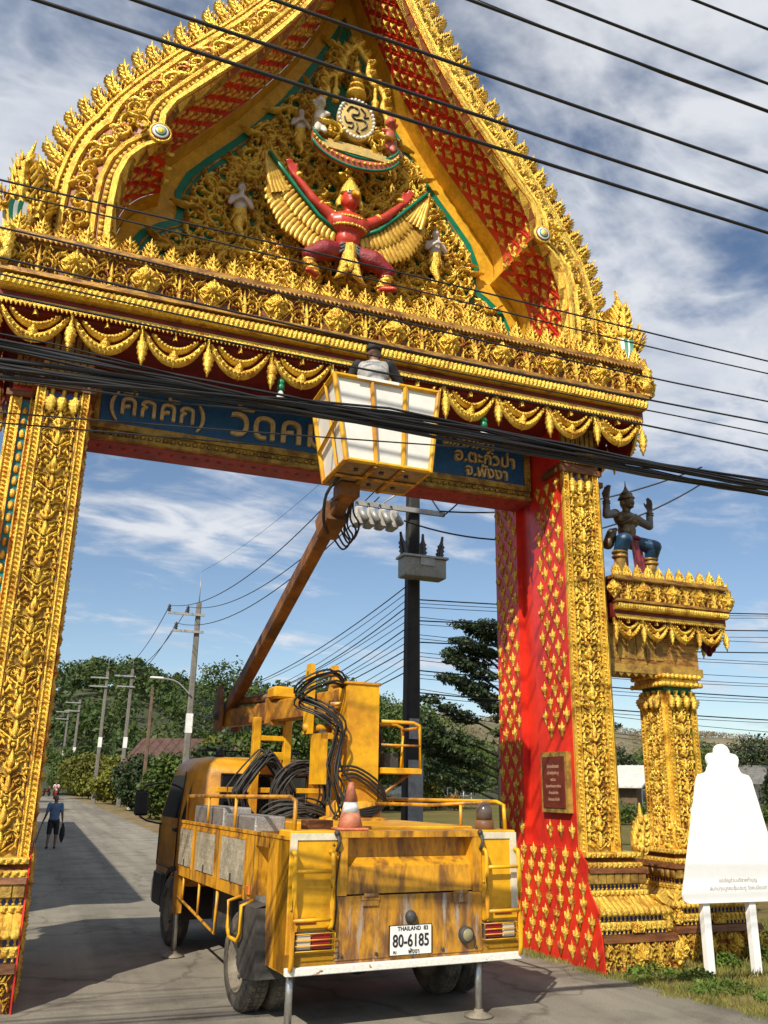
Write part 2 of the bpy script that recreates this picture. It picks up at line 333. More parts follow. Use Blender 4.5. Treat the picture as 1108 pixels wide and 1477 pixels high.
# ------------------------------------------------------------------ ornament library (relief stands out towards -Y)
LIB = {}
def ornaments():
    def unit(f, m=GOLD):
        b = MB(); f(b); me = b.mesh('orn'); me.materials.append(m); return me
    def star(b):                                           # crown over an upside-down cone, on the red faces
        b.lathe([(.006, -.17), (.03, -.1), (.055, -.03), (.075, .0), (.078, .012), (.05, .02), (.062, .045), (.04, .06), (.048, .085), (.026, .1), (.032, .12), (.012, .15), (.002, .2)], 8, None, 4, .16, 1, .62)
        for s in (-1, 1): b.flame(s*.05, .01, R(90-s*35), .1, .018, s*.5, .03, 4)
    LIB['star'] = unit(star, GOLDR)
    def cross4(b):                                         # four-pointed flower on the soffit
        for k in range(4):
            a = k*PI/2+PI/4*0; b.leaf([(0, 0), (math.cos(a)*.05, math.sin(a)*.05), (math.cos(a)*.1, math.sin(a)*.1)], [.018, .026, .002], .035)
        for k in range(4):
            a = k*PI/2+PI/4; b.leaf([(0, 0), (math.cos(a)*.03, math.sin(a)*.03), (math.cos(a)*.06, math.sin(a)*.06)], [.012, .016, .002], .025)
        b.lathe([(.03, 0), (.028, -.03), (.015, -.05), (.002, -.075)], 6, Rx(-PI/2) @ Ry(0) @ S(1, 1, -1))
    LIB['cross'] = unit(cross4, GOLDR)
    def bud(b):                                            # pointed leaf finial standing in rows
        b.lathe([(.085, 0), (.095, .03), (.06, .055), (.07, .09), (.05, .14), (.045, .17), (.026, .21), (.018, .25), (.004, .31)], 10, None, 5, .2, 1, .5)
        for z, sp, L in ((.0, .07, .13), (.06, .05, .12), (.12, .035, .1), (.17, .02, .08)):
            for s in (-1, 1): b.flame(s*sp, z, R(90-s*48), L, .022, s*1.3, .06, 5)
        b.leaf([(0, .0), (0, .05), (0, .1), (0, .15)], [.02, .032, .022, .002], .075); b.leaf([(0, .11), (0, .16), (0, .22), (0, .3)], [.014, .024, .014, .002], .06)
        for s in (-1, 1): b.ball((s*.05, -.045, .05), .02, 5, 3)
    LIB['bud'] = unit(bud)
    def flamefin(b):                                       # larger flame leaf for the gable edge
        b.leaf([(.0, -.06), (.02, .05), (.045, .16), (.04, .26), (.0, .36), (-.03, .46)], [.07, .085, .07, .05, .026, .002], .07)
        for s, x, z, L in ((-1, .06, .0, .2), (1, .06, -.03, .2), (-1, .06, .07, .18), (1, .07, .06, .19), (-1, .05, .14, .16), (1, .07, .14, .17), (-1, .03, .2, .13), (1, .06, .21, .14), (-1, .01, .27, .1), (1, .04, .28, .1)): b.flame(s*x+.01, z, R(90-s*52), L, .026, s*1.5, .085, 5)
        for k in range(4): b.leaf([(.01+.008*k, .0+.07*k), (.015+.008*k, .05+.07*k), (.02+.006*k, .1+.07*k)], [.022, .03, .002], .11-.012*k)
        for s in (-1, 1): b.ball((.015+s*.055, -.06, .02), .028, 6, 4); b.ball((.03+s*.045, -.055, .11), .022, 6, 4)
    LIB['flamefin'] = unit(flamefin)
    for k, (a, tu, lv) in enumerate([(0., 1.3, 8), (1.0, 1.15, 7), (2.2, 1.45, 9), (4, 1.25, 7)]):
        def sc(b, a=a, tu=tu, lv=lv, k=k):
            b.scroll(0, 0, .17, a, 1, tu, .07, lv)
            e = a+PI*.95
            b.flame(math.cos(a)*.17, math.sin(a)*.17, a-1.2, .26, .042, 1.1, .06, 7)
            b.flame(math.cos(a)*.15, math.sin(a)*.15, a-.6, .22, .034, -1.2, .07, 6)
            if k % 2: b.flame(math.cos(e)*.15, math.sin(e)*.15, e+.9, .2, .035, 1.3, .065, 6)
        LIB['scroll%d' % k] = unit(sc, GOLD if k % 2 else GOLDR)
        LIB['scrollo%d' % k] = unit(sc, GOLDR)
    def panel(b):                                          # one repeat of the pillar relief, .36 wide, .56 high
        for s in (-1, 1):
            b.scroll(s*.10, .13, .075, R(90-s*100), s, 1.2, .045, 5, 12); b.scroll(s*.105, .36, .07, R(90+s*70), -s, 1.2, .045, 5, 12)
            b.flame(s*.02, .02, R(90-s*40), .2, .026, s*1., .04, 6); b.flame(s*.015, .22, R(90-s*55), .17, .026, s*1.1, .045, 6); b.flame(s*.16, .24, R(90+s*25), .15, .022, -s*1.1, .035, 5)
            b.flame(s*.15, .46, R(90+s*40), .13, .02, -s*1.1, .035, 5); b.flame(s*.03, .42, R(90-s*30), .13, .022, s*1.2, .04, 5); b.flame(s*.16, .02, R(90+s*20), .13, .02, -s*1., .03, 5)
            b.leaf([(s*.005, -.03), (s*.09, .03), (s*.17, .09)], [.012, .016, .01], .03)
            for x, z, a, L, bd in ((.17, .1, 10, .1, 1), (.175, .18, 30, .1, -1), (.17, .32, -10, .1, 1), (.175, .42, 20, .1, -1), (.06, .1, -60, .1, 1), (.07, .25, 40, .12, -1), (.06, .33, -70, .1, 1), (.08, .48, -50, .12, 1), (.05, .5, 30, .1, -1), (.13, .24, -60, .1, -1), (.17, .52, 0, .1, 1), (.1, .0, -70, .1, 1)): b.flame(s*x, z, R(90+s*a), L, .019, s*bd*1.3, .042, 5)
        b.leaf([(0, .0), (0, .08), (0, .15), (0, .2)], [.02, .042, .03, .002], .06); b.leaf([(0, .24), (0, .31), (0, .38), (0, .45)], [.02, .05, .034, .002], .065)
        b.ball((0, -.04, .22), .03, 6, 4); b.ball((0, -.03, .49), .026, 6, 4)
    LIB['panel'] = unit(panel)
    def frieze(b):                                         # between diamonds, .8 wide .4 high
        for s in (-1, 1):
            b.scroll(s*.11, -.04, .08, R(90+s*90), -s, 1.3, .055, 6, 14); b.scroll(s*.27, .04, .075, R(90-s*60), s, 1.2, .055, 5, 12); b.scroll(s*.36, -.1, .055, R(90+s*60), -s, 1.1, .05, 4, 10); b.scroll(s*.1, .12, .05, R(90-s*80), s, 1.1, .05, 4, 10)
            for x, z, a, L, bd in ((.2, -.16, -20, .17, 1), (.04, .05, -35, .12, 1), (.33, -.16, -10, .15, -1), (.36, .02, 10, .14, 1), (.19, .06, -10, .14, -1), (.03, -.17, -50, .13, 1), (.27, .12, -60, .1, 1)): b.flame(s*x, z, R(90+s*a), L, .02, s*bd*1.2, .05, 5)
            b.leaf([(s*.02, -.2), (s*.2, -.02), (s*.39, .18)], [.008, .01, .008], .03); b.leaf([(s*.02, .2), (s*.2, .03), (s*.39, -.18)], [.008, .01, .008], .03)
        b.leaf([(0, -.18), (0, -.08), (0, .04), (0, .19)], [.02, .04, .028, .002], .06)
    LIB['frieze'] = unit(frieze, GOLDR)
    def diamond(b):                                        # rosette boss on a flat stepped lozenge
        for q, y0, y1 in ((1., .0, -.03), (.78, -.03, -.055)):
            P = [(0, .215*q), (.15*q, .04*q), (.165*q, 0), (.15*q, -.04*q), (0, -.215*q), (-.15*q, -.04*q), (-.165*q, 0), (-.15*q, .04*q)]; b.prism(P, y1, y0)
        for ring, n_, L0, L1, w, h in ((0, 8, .045, .15, .026, .05), (1, 8, .02, .1, .024, .075)):
            for k in range(n_):
                a = (k+.5*ring)*2*PI/n_; zz = 1.22 if abs(math.sin(a)) > .8 else 1; b2 = MB(); b2.leaf([(math.cos(a)*L0, math.sin(a)*L0), (math.cos(a)*lerp(L0, L1, .55), math.sin(a)*lerp(L0, L1, .55)*zz), (math.cos(a)*L1, math.sin(a)*L1*zz)], [.012, w, .002], h); b.add([(x, y-.05, z) for x, y, z in b2.v], b2.f, True)
        b.lathe([(.045, .05), (.05, .1), (.03, .125), (.032, .14), (.012, .165), (.003, .19)], 8, Rx(PI/2), 4, .12)
    LIB['diamond'] = unit(diamond)
    def swag(b):                                           # double crescent garland, .8 wide
        for w, dep, wid, h in ((.36, .33, .06, .07), (.27, .17, .045, .06)):
            n = 14; pts = []; ws = []
            for i in range(n+1):
                t = -1+2*i/n; pts.append((w*t, -dep*(1-abs(t)**2.1)-.02)); ws.append(wid*(.42+.58*math.cos(t*PI/2)))
            b.leaf(pts, ws, h)
            for i in range(1, n):
                b.ball((pts[i][0], -h, pts[i][1]), .022, 5, 3)
        b.leaf([(0, -.08), (0, -.02), (0, .04)], [.035, .03, .002], .08); b.leaf([(0, -.26), (0, -.33), (0, -.43)], [.06, .045, .002], .1); b.leaf([(0, -.3), (0, -.22), (0, -.16)], [.05, .03, .002], .1)
    LIB['swag'] = unit(swag)
    def tassel(b):
        b.leaf([(0, .0), (0, -.08), (0, -.16)], [.028, .022, .02], .05)
        b.lathe([(.008, -.52), (.02, -.46), (.045, -.42), (.035, -.395), (.062, -.35), (.048, -.32), (.07, -.28), (.052, -.245), (.06, -.215), (.025, -.18), (.03, -.15), (.012, -.13)], 9, T((0, -.05, 0)), 3, .15)
    LIB['tassel'] = unit(tassel)
    def petal(b):                                          # drop petal for dentil rows
        b.lathe([(.003, -.07), (.022, -.045), (.03, -.015), (.024, .0)], 6, None, 0, 0, 1, .7)
    LIB['petal'] = unit(petal)
ornaments()
JR = random.Random(77)
def inst(name, key, parent, M):                           # hand-set pieces are never quite alike
    k = .35 if key in ('panel', 'frieze', 'swag') else 1.
    return obj(name, LIB[key], None, parent, M @ Ry(JR.gauss(0, .035)*k) @ Rz(JR.gauss(0, .05)*k) @ S(1+JR.gauss(0, .035)*k, 1+JR.gauss(0, .06)*k, 1+JR.gauss(0, .045)*k))

# ------------------------------------------------------------------ the gate
AX = 3.28
gate = thing('temple_gate', (AX, 11.2, 0), 'tall red and gold ornamented temple gate spanning the road', 'gate')
def gpart(name, b, m, par=None, M=None): return obj(name, b, m, par or gate, M)
def mirx(x): return 2*AX-x
MIR = T((2*AX, 0, 0)) @ S(-1, 1, 1)

def petal_row(b, x0, x1, y, z, step, h, w, down=True):
    n = max(1, int((x1-x0)/step)); st = (x1-x0)/n
    for i in range(n):
        x = x0+st*(i+.5); s = -1 if down else 1
        b.add([(x-w/2, y, z), (x+w/2, y, z), (x+w*.42, y-.015, z+s*h*.4), (x-w*.42, y-.015, z+s*h*.4), (x, y-.035, z+s*h*.3), (x, y-.006, z+s*h)], [(0, 1, 4), (1, 2, 4), (2, 5, 4), (5, 3, 4), (3, 0, 4)], True)
def rope(b, x0, x1, y, z0, z1, step, fwd):
    """bulging moulding of slanted petals along X"""
    n = int((x1-x0)/step); st = (x1-x0)/n; h = z1-z0
    for i in range(n):
        x = x0+st*i; sk = st*.5; V = []
        for k, (f, zz) in enumerate([(0, 0), (.75, .16), (1, .5), (.75, .84), (0, 1)]):
            V += [(x+sk*zz, y-f*fwd*.72, z0+h*zz), (x+st*.5+sk*zz, y-f*fwd, z0+h*zz), (x+st+sk*zz, y-f*fwd*.72, z0+h*zz)]
        F = []
        for k in range(4): F += [(k*3, k*3+1, k*3+4, k*3+3), (k*3+1, k*3+2, k*3+5, k*3+4)]
        b.add(V, F, False)

GILT = mat('rubbed_gilt_ledge', (.52, .28, .05), .42, .3, col2=(.2, .08, .02), vscale=5, stretch=(1, 3, 4), bump=.3)
def entab(x0, x1, yf, zt, k, par, yb, ends=True, phase=0., nbud=None, side=1):
    """entablature along X: k scales the mouldings; yf is the front of the frieze, zt the top ledge"""
    z = lambda d: zt-d*k
    y = lambda d: yf+d*k
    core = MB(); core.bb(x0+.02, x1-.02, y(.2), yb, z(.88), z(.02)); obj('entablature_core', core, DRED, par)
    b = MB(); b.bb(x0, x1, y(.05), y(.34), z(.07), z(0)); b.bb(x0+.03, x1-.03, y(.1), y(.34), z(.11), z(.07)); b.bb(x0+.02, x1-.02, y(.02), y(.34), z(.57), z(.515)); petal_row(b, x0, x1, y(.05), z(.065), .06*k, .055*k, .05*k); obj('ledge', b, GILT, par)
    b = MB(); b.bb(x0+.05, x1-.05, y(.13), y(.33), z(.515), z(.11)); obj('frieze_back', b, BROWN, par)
    b = MB(); b.bb(x0+.04, x1-.04, y(.1), y(.33), z(.73), z(.57)); rope(b, x0+.04, x1-.04, y(.1), z(.73), z(.575), .062*k, .075*k); obj('petal_moulding', b, GOLD, par)
    b = MB(); b.bb(x0+.06, x1-.06, y(.21), y(.36), z(.81), z(.73)); obj('blue_band', b, BLUE, par)
    b = MB(); b.bb(x0+.06, x1-.06, y(.17), y(.36), z(.87), z(.81)); petal_row(b, x0+.06, x1-.06, y(.17), z(.865), .05*k, .06*k, .042*k); obj('dentil_strip', b, GOLD, par)
    b = MB(); b.bb(x0+.1, x1-.1, y(.27), yb, z(.915), z(.87)); obj('soffit_board', b, DRED, par)
    # rows of ornaments
    pitch = .84*k; n = max(2, round((x1-x0)/pitch)); p = (x1-x0)/n
    for i in range(n+1):
        inst('rosette', 'diamond', par, T((x0+p*i, y(.1), z(.31))) @ S(k))
    for i in range(n): inst('frieze_scroll', 'frieze', par, T((x0+p*(i+.5), y(.125), z(.32))) @ S(k*p/pitch, k*1.2, k*1.12))
    pitch = .8*k; n = max(2, round((x1-x0-.1)/pitch)); p = (x1-x0-.1)/n
    for i in range(n): inst('garland', 'swag', par, T((x0+.05+p*(i+.5), y(.26), z(.9))) @ S(k*p/pitch, k, k))
    for i in range(n+1): inst('tassel', 'tassel', par, T((x0+.05+p*i, y(.24), z(.88))) @ S(k))
    nb = nbud or int((x1-x0)/(.25*k)); p = (x1-x0)/nb
    for i in range(nb): inst('leaf_finial', 'bud', par, T((x0+p*(i+.5), y(.14), zt-.002)) @ S(k*1.0*random.uniform(.95, 1.04)))
    # garlands round the end, seen from behind
    L = yb-y(.26); n = max(1, round(L/(.8*k))); p = L/n; e = x1-.05 if side > 0 else x0+.05
    for s_ in ((1, -1) if side == 0 else (side,)):
        e = x1-.05 if s_ > 0 else x0+.05
        for i in range(n): inst('garland', 'swag', par, T((e, y(.26)+p*(i+.5), z(.9))) @ Rz(s_*PI/2) @ S(k*p/(.8*k), k, k))
        for i in range(1, n+1): inst('tassel', 'tassel', par, T((e, y(.26)+p*i, z(.88))) @ Rz(s_*PI/2) @ S(k))
        inst('corner_flame', 'flamefin', par, T((e+s_*.05, y(.1), z(.45))) @ Rz(s_*R(45)) @ S(1.2*k))
        b = MB()                                              # draped cloth behind the end garlands
        for i in range(n):
            V = []; m_ = 12
            for j in range(m_+1):
                t_ = -1+2*j/m_; yy = y(.3)+p*(i+.5)+p*.48*t_; d_ = .46*k*(1-abs(t_)**2)+.1*k; V += [(e-s_*.05, yy, z(.9)), (e-s_*.05+.02*math.cos(j*2.2), yy, z(.9)-d_)]
            b.add(V, [(2*j, 2*j+2, 2*j+3, 2*j+1) for j in range(m_)], True)
        obj('drape', b, DRED, par)

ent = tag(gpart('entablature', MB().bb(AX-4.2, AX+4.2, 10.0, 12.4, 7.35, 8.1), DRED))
entab(AX-4.45, AX+4.45, 9.45, 8.18, 1.0, ent, 12.65, side=0)

# pillars ------------------------------------------------------------
def frame_strip(b, x0, x1, y, z0, z1, t=.05):
    """moulded vertical gold border with bead row"""
    b.bb(x0, x1, y-.03, y+.02, z0, z1); w = x1-x0
    b.bb(x0+.004, x0+w*.18, y-.055, y-.028, z0, z1); b.bb(x1-w*.18, x1-.004, y-.055, y-.028, z0, z1)
    n = int((z1-z0)/.055)
    for i in range(n):
        z = z0+(z1-z0)*(i+.5)/n; c = (x0+x1)/2; h = w*.27
        b.add([(c-h, y-.028, z), (c, y-.028, z-.024), (c+h, y-.028, z), (c, y-.028, z+.024), (c, y-.065, z)], [(0, 1, 4), (1, 2, 4), (2, 3, 4), (3, 0, 4)])
PED = [  # z0, z1, projection at z0, projection at z1, material
    (0.0, .34, .42, .40, 'fr'), (.34, .42, .46, .44, 'br'), (.42, .47, .36, .36, 'bl'), (.47, .56, .40, .38, 'go'), (.56, .63, .33, .33, 'bl'),
    (.63, .84, .40, .20, 'cu'), (.84, .90, .22, .20, 'go'), (.90, .97, .15, .15, 'bl'), (.97, 1.10, .2, .2, 'pn'), (1.10, 1.16, .24, .22, 'br'), (1.16, 1.22, .19, .17, 'go'), (1.22, 1.28, .14, .10, 'br'), (1.28, 1.34, .18, .16, 'go')]
CUSH = mat('yellow_lotus_cushion', (.72, .42, .06), .4, .25, col2=(.5, .22, .04), vscale=8, bump=.2)
def pedestal(x0, x1, y0, y1, par, sides=(1, 1, 1, 1), k=1.):
    """stack of mouldings round a rectangle; sides: which of left, right, front, back project"""
    sl_, sr, sf, sb = sides
    mats = dict(fr=BROWN, br=BROWN, bl=BLUE, go=GOLD, cu=CUSH, pn=GOLDO)
    for i, (z0, z1, p0, p1, m_) in enumerate(PED):
        rings = []
        steps = [(0, p0), (1, p1)] if m_ != 'cu' else [(0, p0), (.15, p0+.03), (.4, p0-.01), (.7, lerp(p0, p1, .65)), (1, p1)]
        for t_, p in steps:
            z = lerp(z0, z1, t_)*k; p *= k
            rings.append([(x0-p*sl_, y0-p*sf, z), (x1+p*sr, y0-p*sf, z), (x1+p*sr, y1+p*sb, z), (x0-p*sl_, y1+p*sb, z)])
        b = MB(); b.loft(rings); names = dict(fr='plinth', br='ledge', bl='blue_band', go='gilt_moulding', cu='lotus_cushion', pn='panel_band')
        o = obj(names[m_], b, mats[m_], par)
        p = p0*k; X0, X1, Y0 = x0-p*sl_, x1+p*sr, y0-p*sf
        d = MB()
        def both(fn):                                      # front run and left run
            fn(d, X0, X1, Y0, Matrix.Identity(4))
            if sl_:
                e = MB(); fn(e, -(y1+p*sb), -Y0, X0, None); d.add([(v[1], -v[0], v[2]) for v in e.v], e.f, True)
            if sr:
                e = MB(); fn(e, Y0, y1+p*sb, -X1, None); d.add([(-v[1], v[0], v[2]) for v in e.v], e.f, True)
        if m_ == 'go': both(lambda q, a, c, yy, _: (petal_row(q, a, c, yy, z1*k, .07*k, (z1-z0)*k*.9, .06*k), petal_row(q, a, c, yy+.004, z0*k+.004, .07*k, .05*k, .05*k, False)))
        elif m_ == 'bl': both(lambda q, a, c, yy, _: (petal_row(q, a, c, yy, z1*k, .06*k, .05*k, .035*k), petal_row(q, a, c, yy, z0*k, .06*k, .04*k, .035*k, False)))
        elif m_ == 'pn':
            def pn(q, a, c, yy, _):
                n = max(2, int((c-a)/(.11*k)))
                for j in range(n): u0 = a+(c-a)*j/n; q.bb(u0+.008, u0+(c-a)/n-.008, yy-.02, yy+.01, z0*k+.01, z1*k-.01)
            both(pn)
        elif m_ == 'cu':
            def cu(q, a, c, yy, _):
                n = max(3, int((c-a)/(.075*k))); w = (c-a)/n
                for j in range(n):
                    u = a+w*(j+.5); V = []
                    for t_, pp in steps:
                        zz = lerp(z0, z1, t_)*k; off = (p0-pp)*k; V += [(u-w*.42, yy+off-.004, zz), (u, yy+off-.022, zz), (u+w*.42, yy+off-.004, zz)]
                    F = []
                    for r_ in range(len(steps)-1): F += [(r_*3, r_*3+1, r_*3+4, r_*3+3), (r_*3+1, r_*3+2, r_*3+5, r_*3+4)]
                    q.add(V, F, True)
            both(cu)
        if d.v: tag(obj('petal_row', d, GOLD if m_ != 'pn' else GOLDO, par), kind='stuff')
        if m_ == 'fr':
            n = max(1, round((X1-X0)/.5)); w = (X1-X0)/n
            for j in range(n): inst('plinth_scroll', 'frieze', par, T((X0+w*(j+.5), Y0-.003, .17*k)) @ S(w/.8*.95, 1, .9*k))
            for j in range(0 if sl_ else 1, n+1): inst('plinth_rosette', 'diamond', par, T((X0+w*j, Y0-.01, .17*k)) @ Rz(0 if 0 < j < n else (R(-40) if j == 0 and sl_ else (R(40) if j == n and sr else 0))) @ S(.78*k))
            if sl_:
                nn = max(1, round((y1-Y0)/.6)); w = (y1+p*sb-Y0)/nn
                for j in range(nn): inst('plinth_scroll', 'frieze', par, T((X0-.003, Y0+w*(j+.5), .17*k)) @ Rz(-PI/2) @ S(w/.8*.95, 1, .9*k))
        if i == 3:
            w = X1-X0
            inst('base_flower', 'bud', par, T(((X0+X1)/2, Y0-.02, z0*k-.03)) @ S(.75, .6, .5)); inst('corner_flame', 'flamefin', par, T((X1-.03, Y0+.02, z0*k)) @ Rz(R(35)) @ S(.5))
            if sl_: inst('corner_flame', 'flamefin', par, T((X0+.03, Y0+.02, z0*k)) @ Rz(R(-35)) @ S(.5))

def pillar(side):
    """right pillar in place (inner face at x=6.56); the left one is its mirror"""
    P = (lambda M: M) if side > 0 else (lambda M: MIR @ M)
    nv = len(bpy.data.objects)
    core = MB(); core.bb(6.56, 7.15, 10.17, 11.05, 0, 7.3); core.bb(6.66, 7.15, 11.05, 11.5, 0, 7.3); core.bb(6.56, 7.15, 11.5, 12.2, 0, 7.3); core.bb(7.15, 7.46, 10.56, 11.8, 0, 7.3)
    pl = gpart('pillar', core, RED)
    front = MB(); front.bb(6.60, 7.13, 10.155, 10.175, 1.3, 6.5); obj('panel_ground', front, BLUE, pl)
    b = MB(); frame_strip(b, 6.565, 6.66, 10.15, 1.3, 6.52); frame_strip(b, 7.06, 7.165, 10.15, 1.3, 6.52); obj('gilt_border', b, GOLD, pl)
    b = MB(); b.bb(6.664, 6.682, 10.135, 10.16, 1.3, 6.5); b.bb(7.04, 7.057, 10.135, 10.16, 1.3, 6.5); obj('orange_fillet', b, YEL, pl)
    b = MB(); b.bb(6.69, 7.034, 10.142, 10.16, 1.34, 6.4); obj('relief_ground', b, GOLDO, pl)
    for i in range(9): inst('relief_panel', 'panel', pl, T((6.862, 10.141, 1.40+i*.553)) @ S(.98, 1.35, .99))
    for i in range(3): inst('panel_top_leaf', 'tassel', pl, T((6.73+i*.13, 10.15, 6.53)) @ S(1.1, 1, .62))
    # outer stepped strip
    b = MB(); frame_strip(b, 7.16, 7.24, 10.55, 1.3, 6.52); frame_strip(b, 7.33, 7.47, 10.55, 1.3, 6.52); obj('outer_border', b, GOLD, pl)
    b = MB(); b.bb(7.24, 7.33, 10.545, 10.57, 1.3, 6.5); obj('outer_panel', b, TEAL, pl)
    b = MB()
    for i in range(34): b.ball((7.285, 10.53, 1.4+i*.15), .034, 6, 4, (1, .7, 1.7)); b.flame(7.31, 1.5+i*.196, PI/2, .1, .02, .6, .03, 4) if False else None
    tag(obj('bead_string', b, GOLD, pl), kind='stuff')
    # capital between panel and entablature
    b = MB(); b.bb(6.5, 7.22, 10.08, 10.6, 6.52, 6.6); b.bb(7.1, 7.52, 10.48, 10.9, 6.52, 6.6); b.bb(6.54, 7.18, 10.12, 10.6, 6.6, 6.66); obj('capital_ledge', b, BROWN, pl)
    b = MB()
    for i in range(7): b.bb(6.575+i*.082, 6.575+i*.082+.06, 10.11, 10.2, 6.68, 7.25)
    for i in range(4): b.bb(7.18+i*.075, 7.18+i*.075+.055, 10.5, 10.6, 6.68, 7.25)
    tag(obj('capital_flutes', b, GOLDO, pl), kind='stuff')
    pedestal(6.558, 7.2, 10.15, 12.2, pl, (0, 1, 1, 1))
    # red flared skirt on the reveal
    pr = []
    for z0, z1, p0, p1, m_ in PED: pr += [(p0+.03, z0), (p1+.03, z1)]
    keep = [(.47, -.02), (.43, .38), (.36, .62), (.40, .66), (.22, .9), (.17, 1.0), (.20, 1.2), (.03, 1.36)]
    poly = [(10.15-p, z) for p, z in keep]+[(12.2+p*.6, z) for p, z in reversed(keep)]
    b = MB(); b.prism(poly, 6.54, 6.556, 'x'); obj('red_skirt', b, RED, pl)
    # gilded pendants on the reveal
    st = .185; k = 0
    def put(y, z, s=1.): inst('pendant_ornament', 'star', pl, T((6.555 if z > 1.3 else 6.53, y, z)) @ Rz(-PI/2) @ S(.74*s, .8*s, .68*s))
    for band in ((10.28, 3), (11.58, 3)):
        y0, nc = band
        for r_ in range(27):
            z = 1.55+r_*st
            for c in range(nc):
                if (r_+c) % 2 == 0 or True:
                    y = y0+c*.27+(.135 if r_ % 2 else 0)
                    if r_ % 2 and c == nc-1: continue
                    if band[0] < 11 and 1.66 < z < 2.72 and side > 0: continue
                    if (r_ % 2 == 0) and False: continue
                    put(y, z+.02)
    for r_ in range(7):
        z = .16+r_*.185; hw = poly_at([(a, b_) for a, b_ in keep], z)-.08
        y = 10.15-hw+(.135 if r_ % 2 else .0)+.05
        while y < 12.2+hw*.55: put(y, z); y += .27
    if side > 0:
        ornaments_plaque(pl)
    objs = list(bpy.data.objects)[nv:] if False else [o for o in pl.children]
    if side < 0:
        for o in [pl]+objs:
            if o is pl: o.matrix_basis = MIR; WM[o.name] = MIR; continue
            o.matrix_basis = MIR @ o.matrix_basis; o.matrix_parent_inverse = MIR.inverted()
    return pl
def ornaments_plaque(pl):
    b = MB(); b.bb(6.49, 6.56, 10.24, 10.9, 1.80, 2.58); fr = obj('plaque_frame', b, GOLDO, pl)
    b = MB(); b.bb(6.478, 6.495, 10.295, 10.845, 1.86, 2.52); obj('plaque_panel', b, mat('plaque_brown', (.16, .03, .018), .35, 0, .3, 5), pl)
    m_ = mat('plaque_lettering', (.5, .32, .2), .5)
    for i, (tx, s) in enumerate([('วัดคมนียเขต', .05), ('สร้างซุ้มประตู', .045), ('๒๕๔๙', .045), ('โดยศรัทธาชาวบ้าน', .042), ('ตำบลคึกคัก', .042), ('อำเภอตะกั่วป่า', .042)]):
        me = text_mesh(tx, s*1.25, .001); me.materials.append(m_); obj('plaque_line', me, None, pl, T((6.476, 10.57, 2.39-i*.085)) @ Rz(-PI/2) @ Rx(PI/2))
pillar(1); pillar(-1)

# lintel with the name board ------------------------------------------
lin = gpart('lintel', MB().bb(0.02, 6.54, 11.02, 11.5, 6.3, 7.32), PINK)
b = MB(); b.bb(.14, 6.42, 10.985, 11.03, 6.55, 7.28); obj('name_board', b, SIGNB, lin)
b = MB(); b.bb(.03, 6.53, 10.95, 11.04, 6.46, 6.55); b.bb(.03, 6.53, 10.93, 11.04, 6.31, 6.36); b.bb(.03, .13, 10.95, 11.04, 6.55, 7.3); b.bb(6.43, 6.53, 10.95, 11.04, 6.55, 7.3)
n = 66
for i in range(n): b.ball((.08+6.4*(i+.5)/n, 10.965, 6.41), .034, 6, 4, (1, .8, 1))
for i in range(7): b.ball((.08, 10.945, 6.6+i*.1), .03, 6, 4); b.ball((6.48, 10.945, 6.6+i*.1), .03, 6, 4)
b.bb(.03, 6.53, 10.985, 11.04, 6.36, 6.46); obj('name_board_frame', b, GOLDO, lin)
b = MB()
for i in range(40): b.ball((.1+6.35*(i+.5)/40, 11.2, 6.3), .035, 6, 4, (1, 1, .6))
tag(obj('soffit_bead', b, PINK, lin), kind='stuff')
LET = mat('cream_gilt_lettering', (.68, .50, .22), .4, .2, .2, 5)
def letter(tx, x, z, size, par, sx=1.0, y=10.95):
    me = text_mesh(tx, size, .03, 'LEFT', .004); me.materials.append(LET); return obj('lettering', me, None, par, T((x, y, z)) @ Rx(PI/2) @ S(sx, 1, 1))
letter('(คึกคัก)', .22, 6.82, .42, lin, 1.0); letter('วัดคมนียเขต', 1.82, 6.82, .6, lin, 1.03)
letter('ต.คึกคัก', 5.02, 7.12, .27, lin, 1.0); letter('อ.ตะกั่วป่า', 5.22, 6.88, .27, lin); letter('จ.พังงา', 5.4, 6.66, .25, lin)

# gable ----------------------------------------------------------------
INN = [(3.29, 8.18), (3.29, 8.6), (3.29, 9.0), (3.26, 9.4), (3.17, 9.7), (3.0, 9.92), (2.82, 10.05), (2.72, 10.1),
       (2.80, 10.22), (2.79, 10.5), (2.68, 10.75), (2.48, 11.0), (2.08, 11.5), (1.68, 12), (1.34, 12.5), (1.03, 13), (.77, 13.5), (.5, 14.1), (.22, 14.8), (0, 15.5)]
OUT = [(4.0, 8.18), (4.02, 8.6), (4.03, 9.0), (4.01, 9.4), (3.95, 9.75), (3.86, 10.1), (3.76, 10.35), (3.66, 10.5),
       (3.6, 10.62), (3.52, 10.78), (3.42, 10.95), (3.2, 11.3), (2.78, 11.9), (2.35, 12.42), (1.95, 12.93), (1.6, 13.42), (1.27, 13.95), (.9, 14.65), (.45, 15.5), (0, 16.5)]
YI, YO, YT = 9.75, 10.15, 11.15
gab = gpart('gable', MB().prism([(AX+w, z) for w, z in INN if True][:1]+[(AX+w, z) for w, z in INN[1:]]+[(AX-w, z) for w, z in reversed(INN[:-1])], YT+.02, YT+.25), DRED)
def bandpt(i, s, off):
    """point across the barge board; off lifts it off the sloping face"""
    a = Vector((INN[i][0], YI, INN[i][1])); c = Vector((OUT[i][0], YO, OUT[i][1])); p = a.lerp(c, s); j0, j1 = max(0, i-1), min(len(INN)-1, i+1)
    tg = Vector((OUT[j1][0]-OUT[j0][0], 0, OUT[j1][1]-OUT[j0][1])); n = tg.cross(c-a); n.normalize()
    if n.y > 0: n = -n
    return p+n*off, n
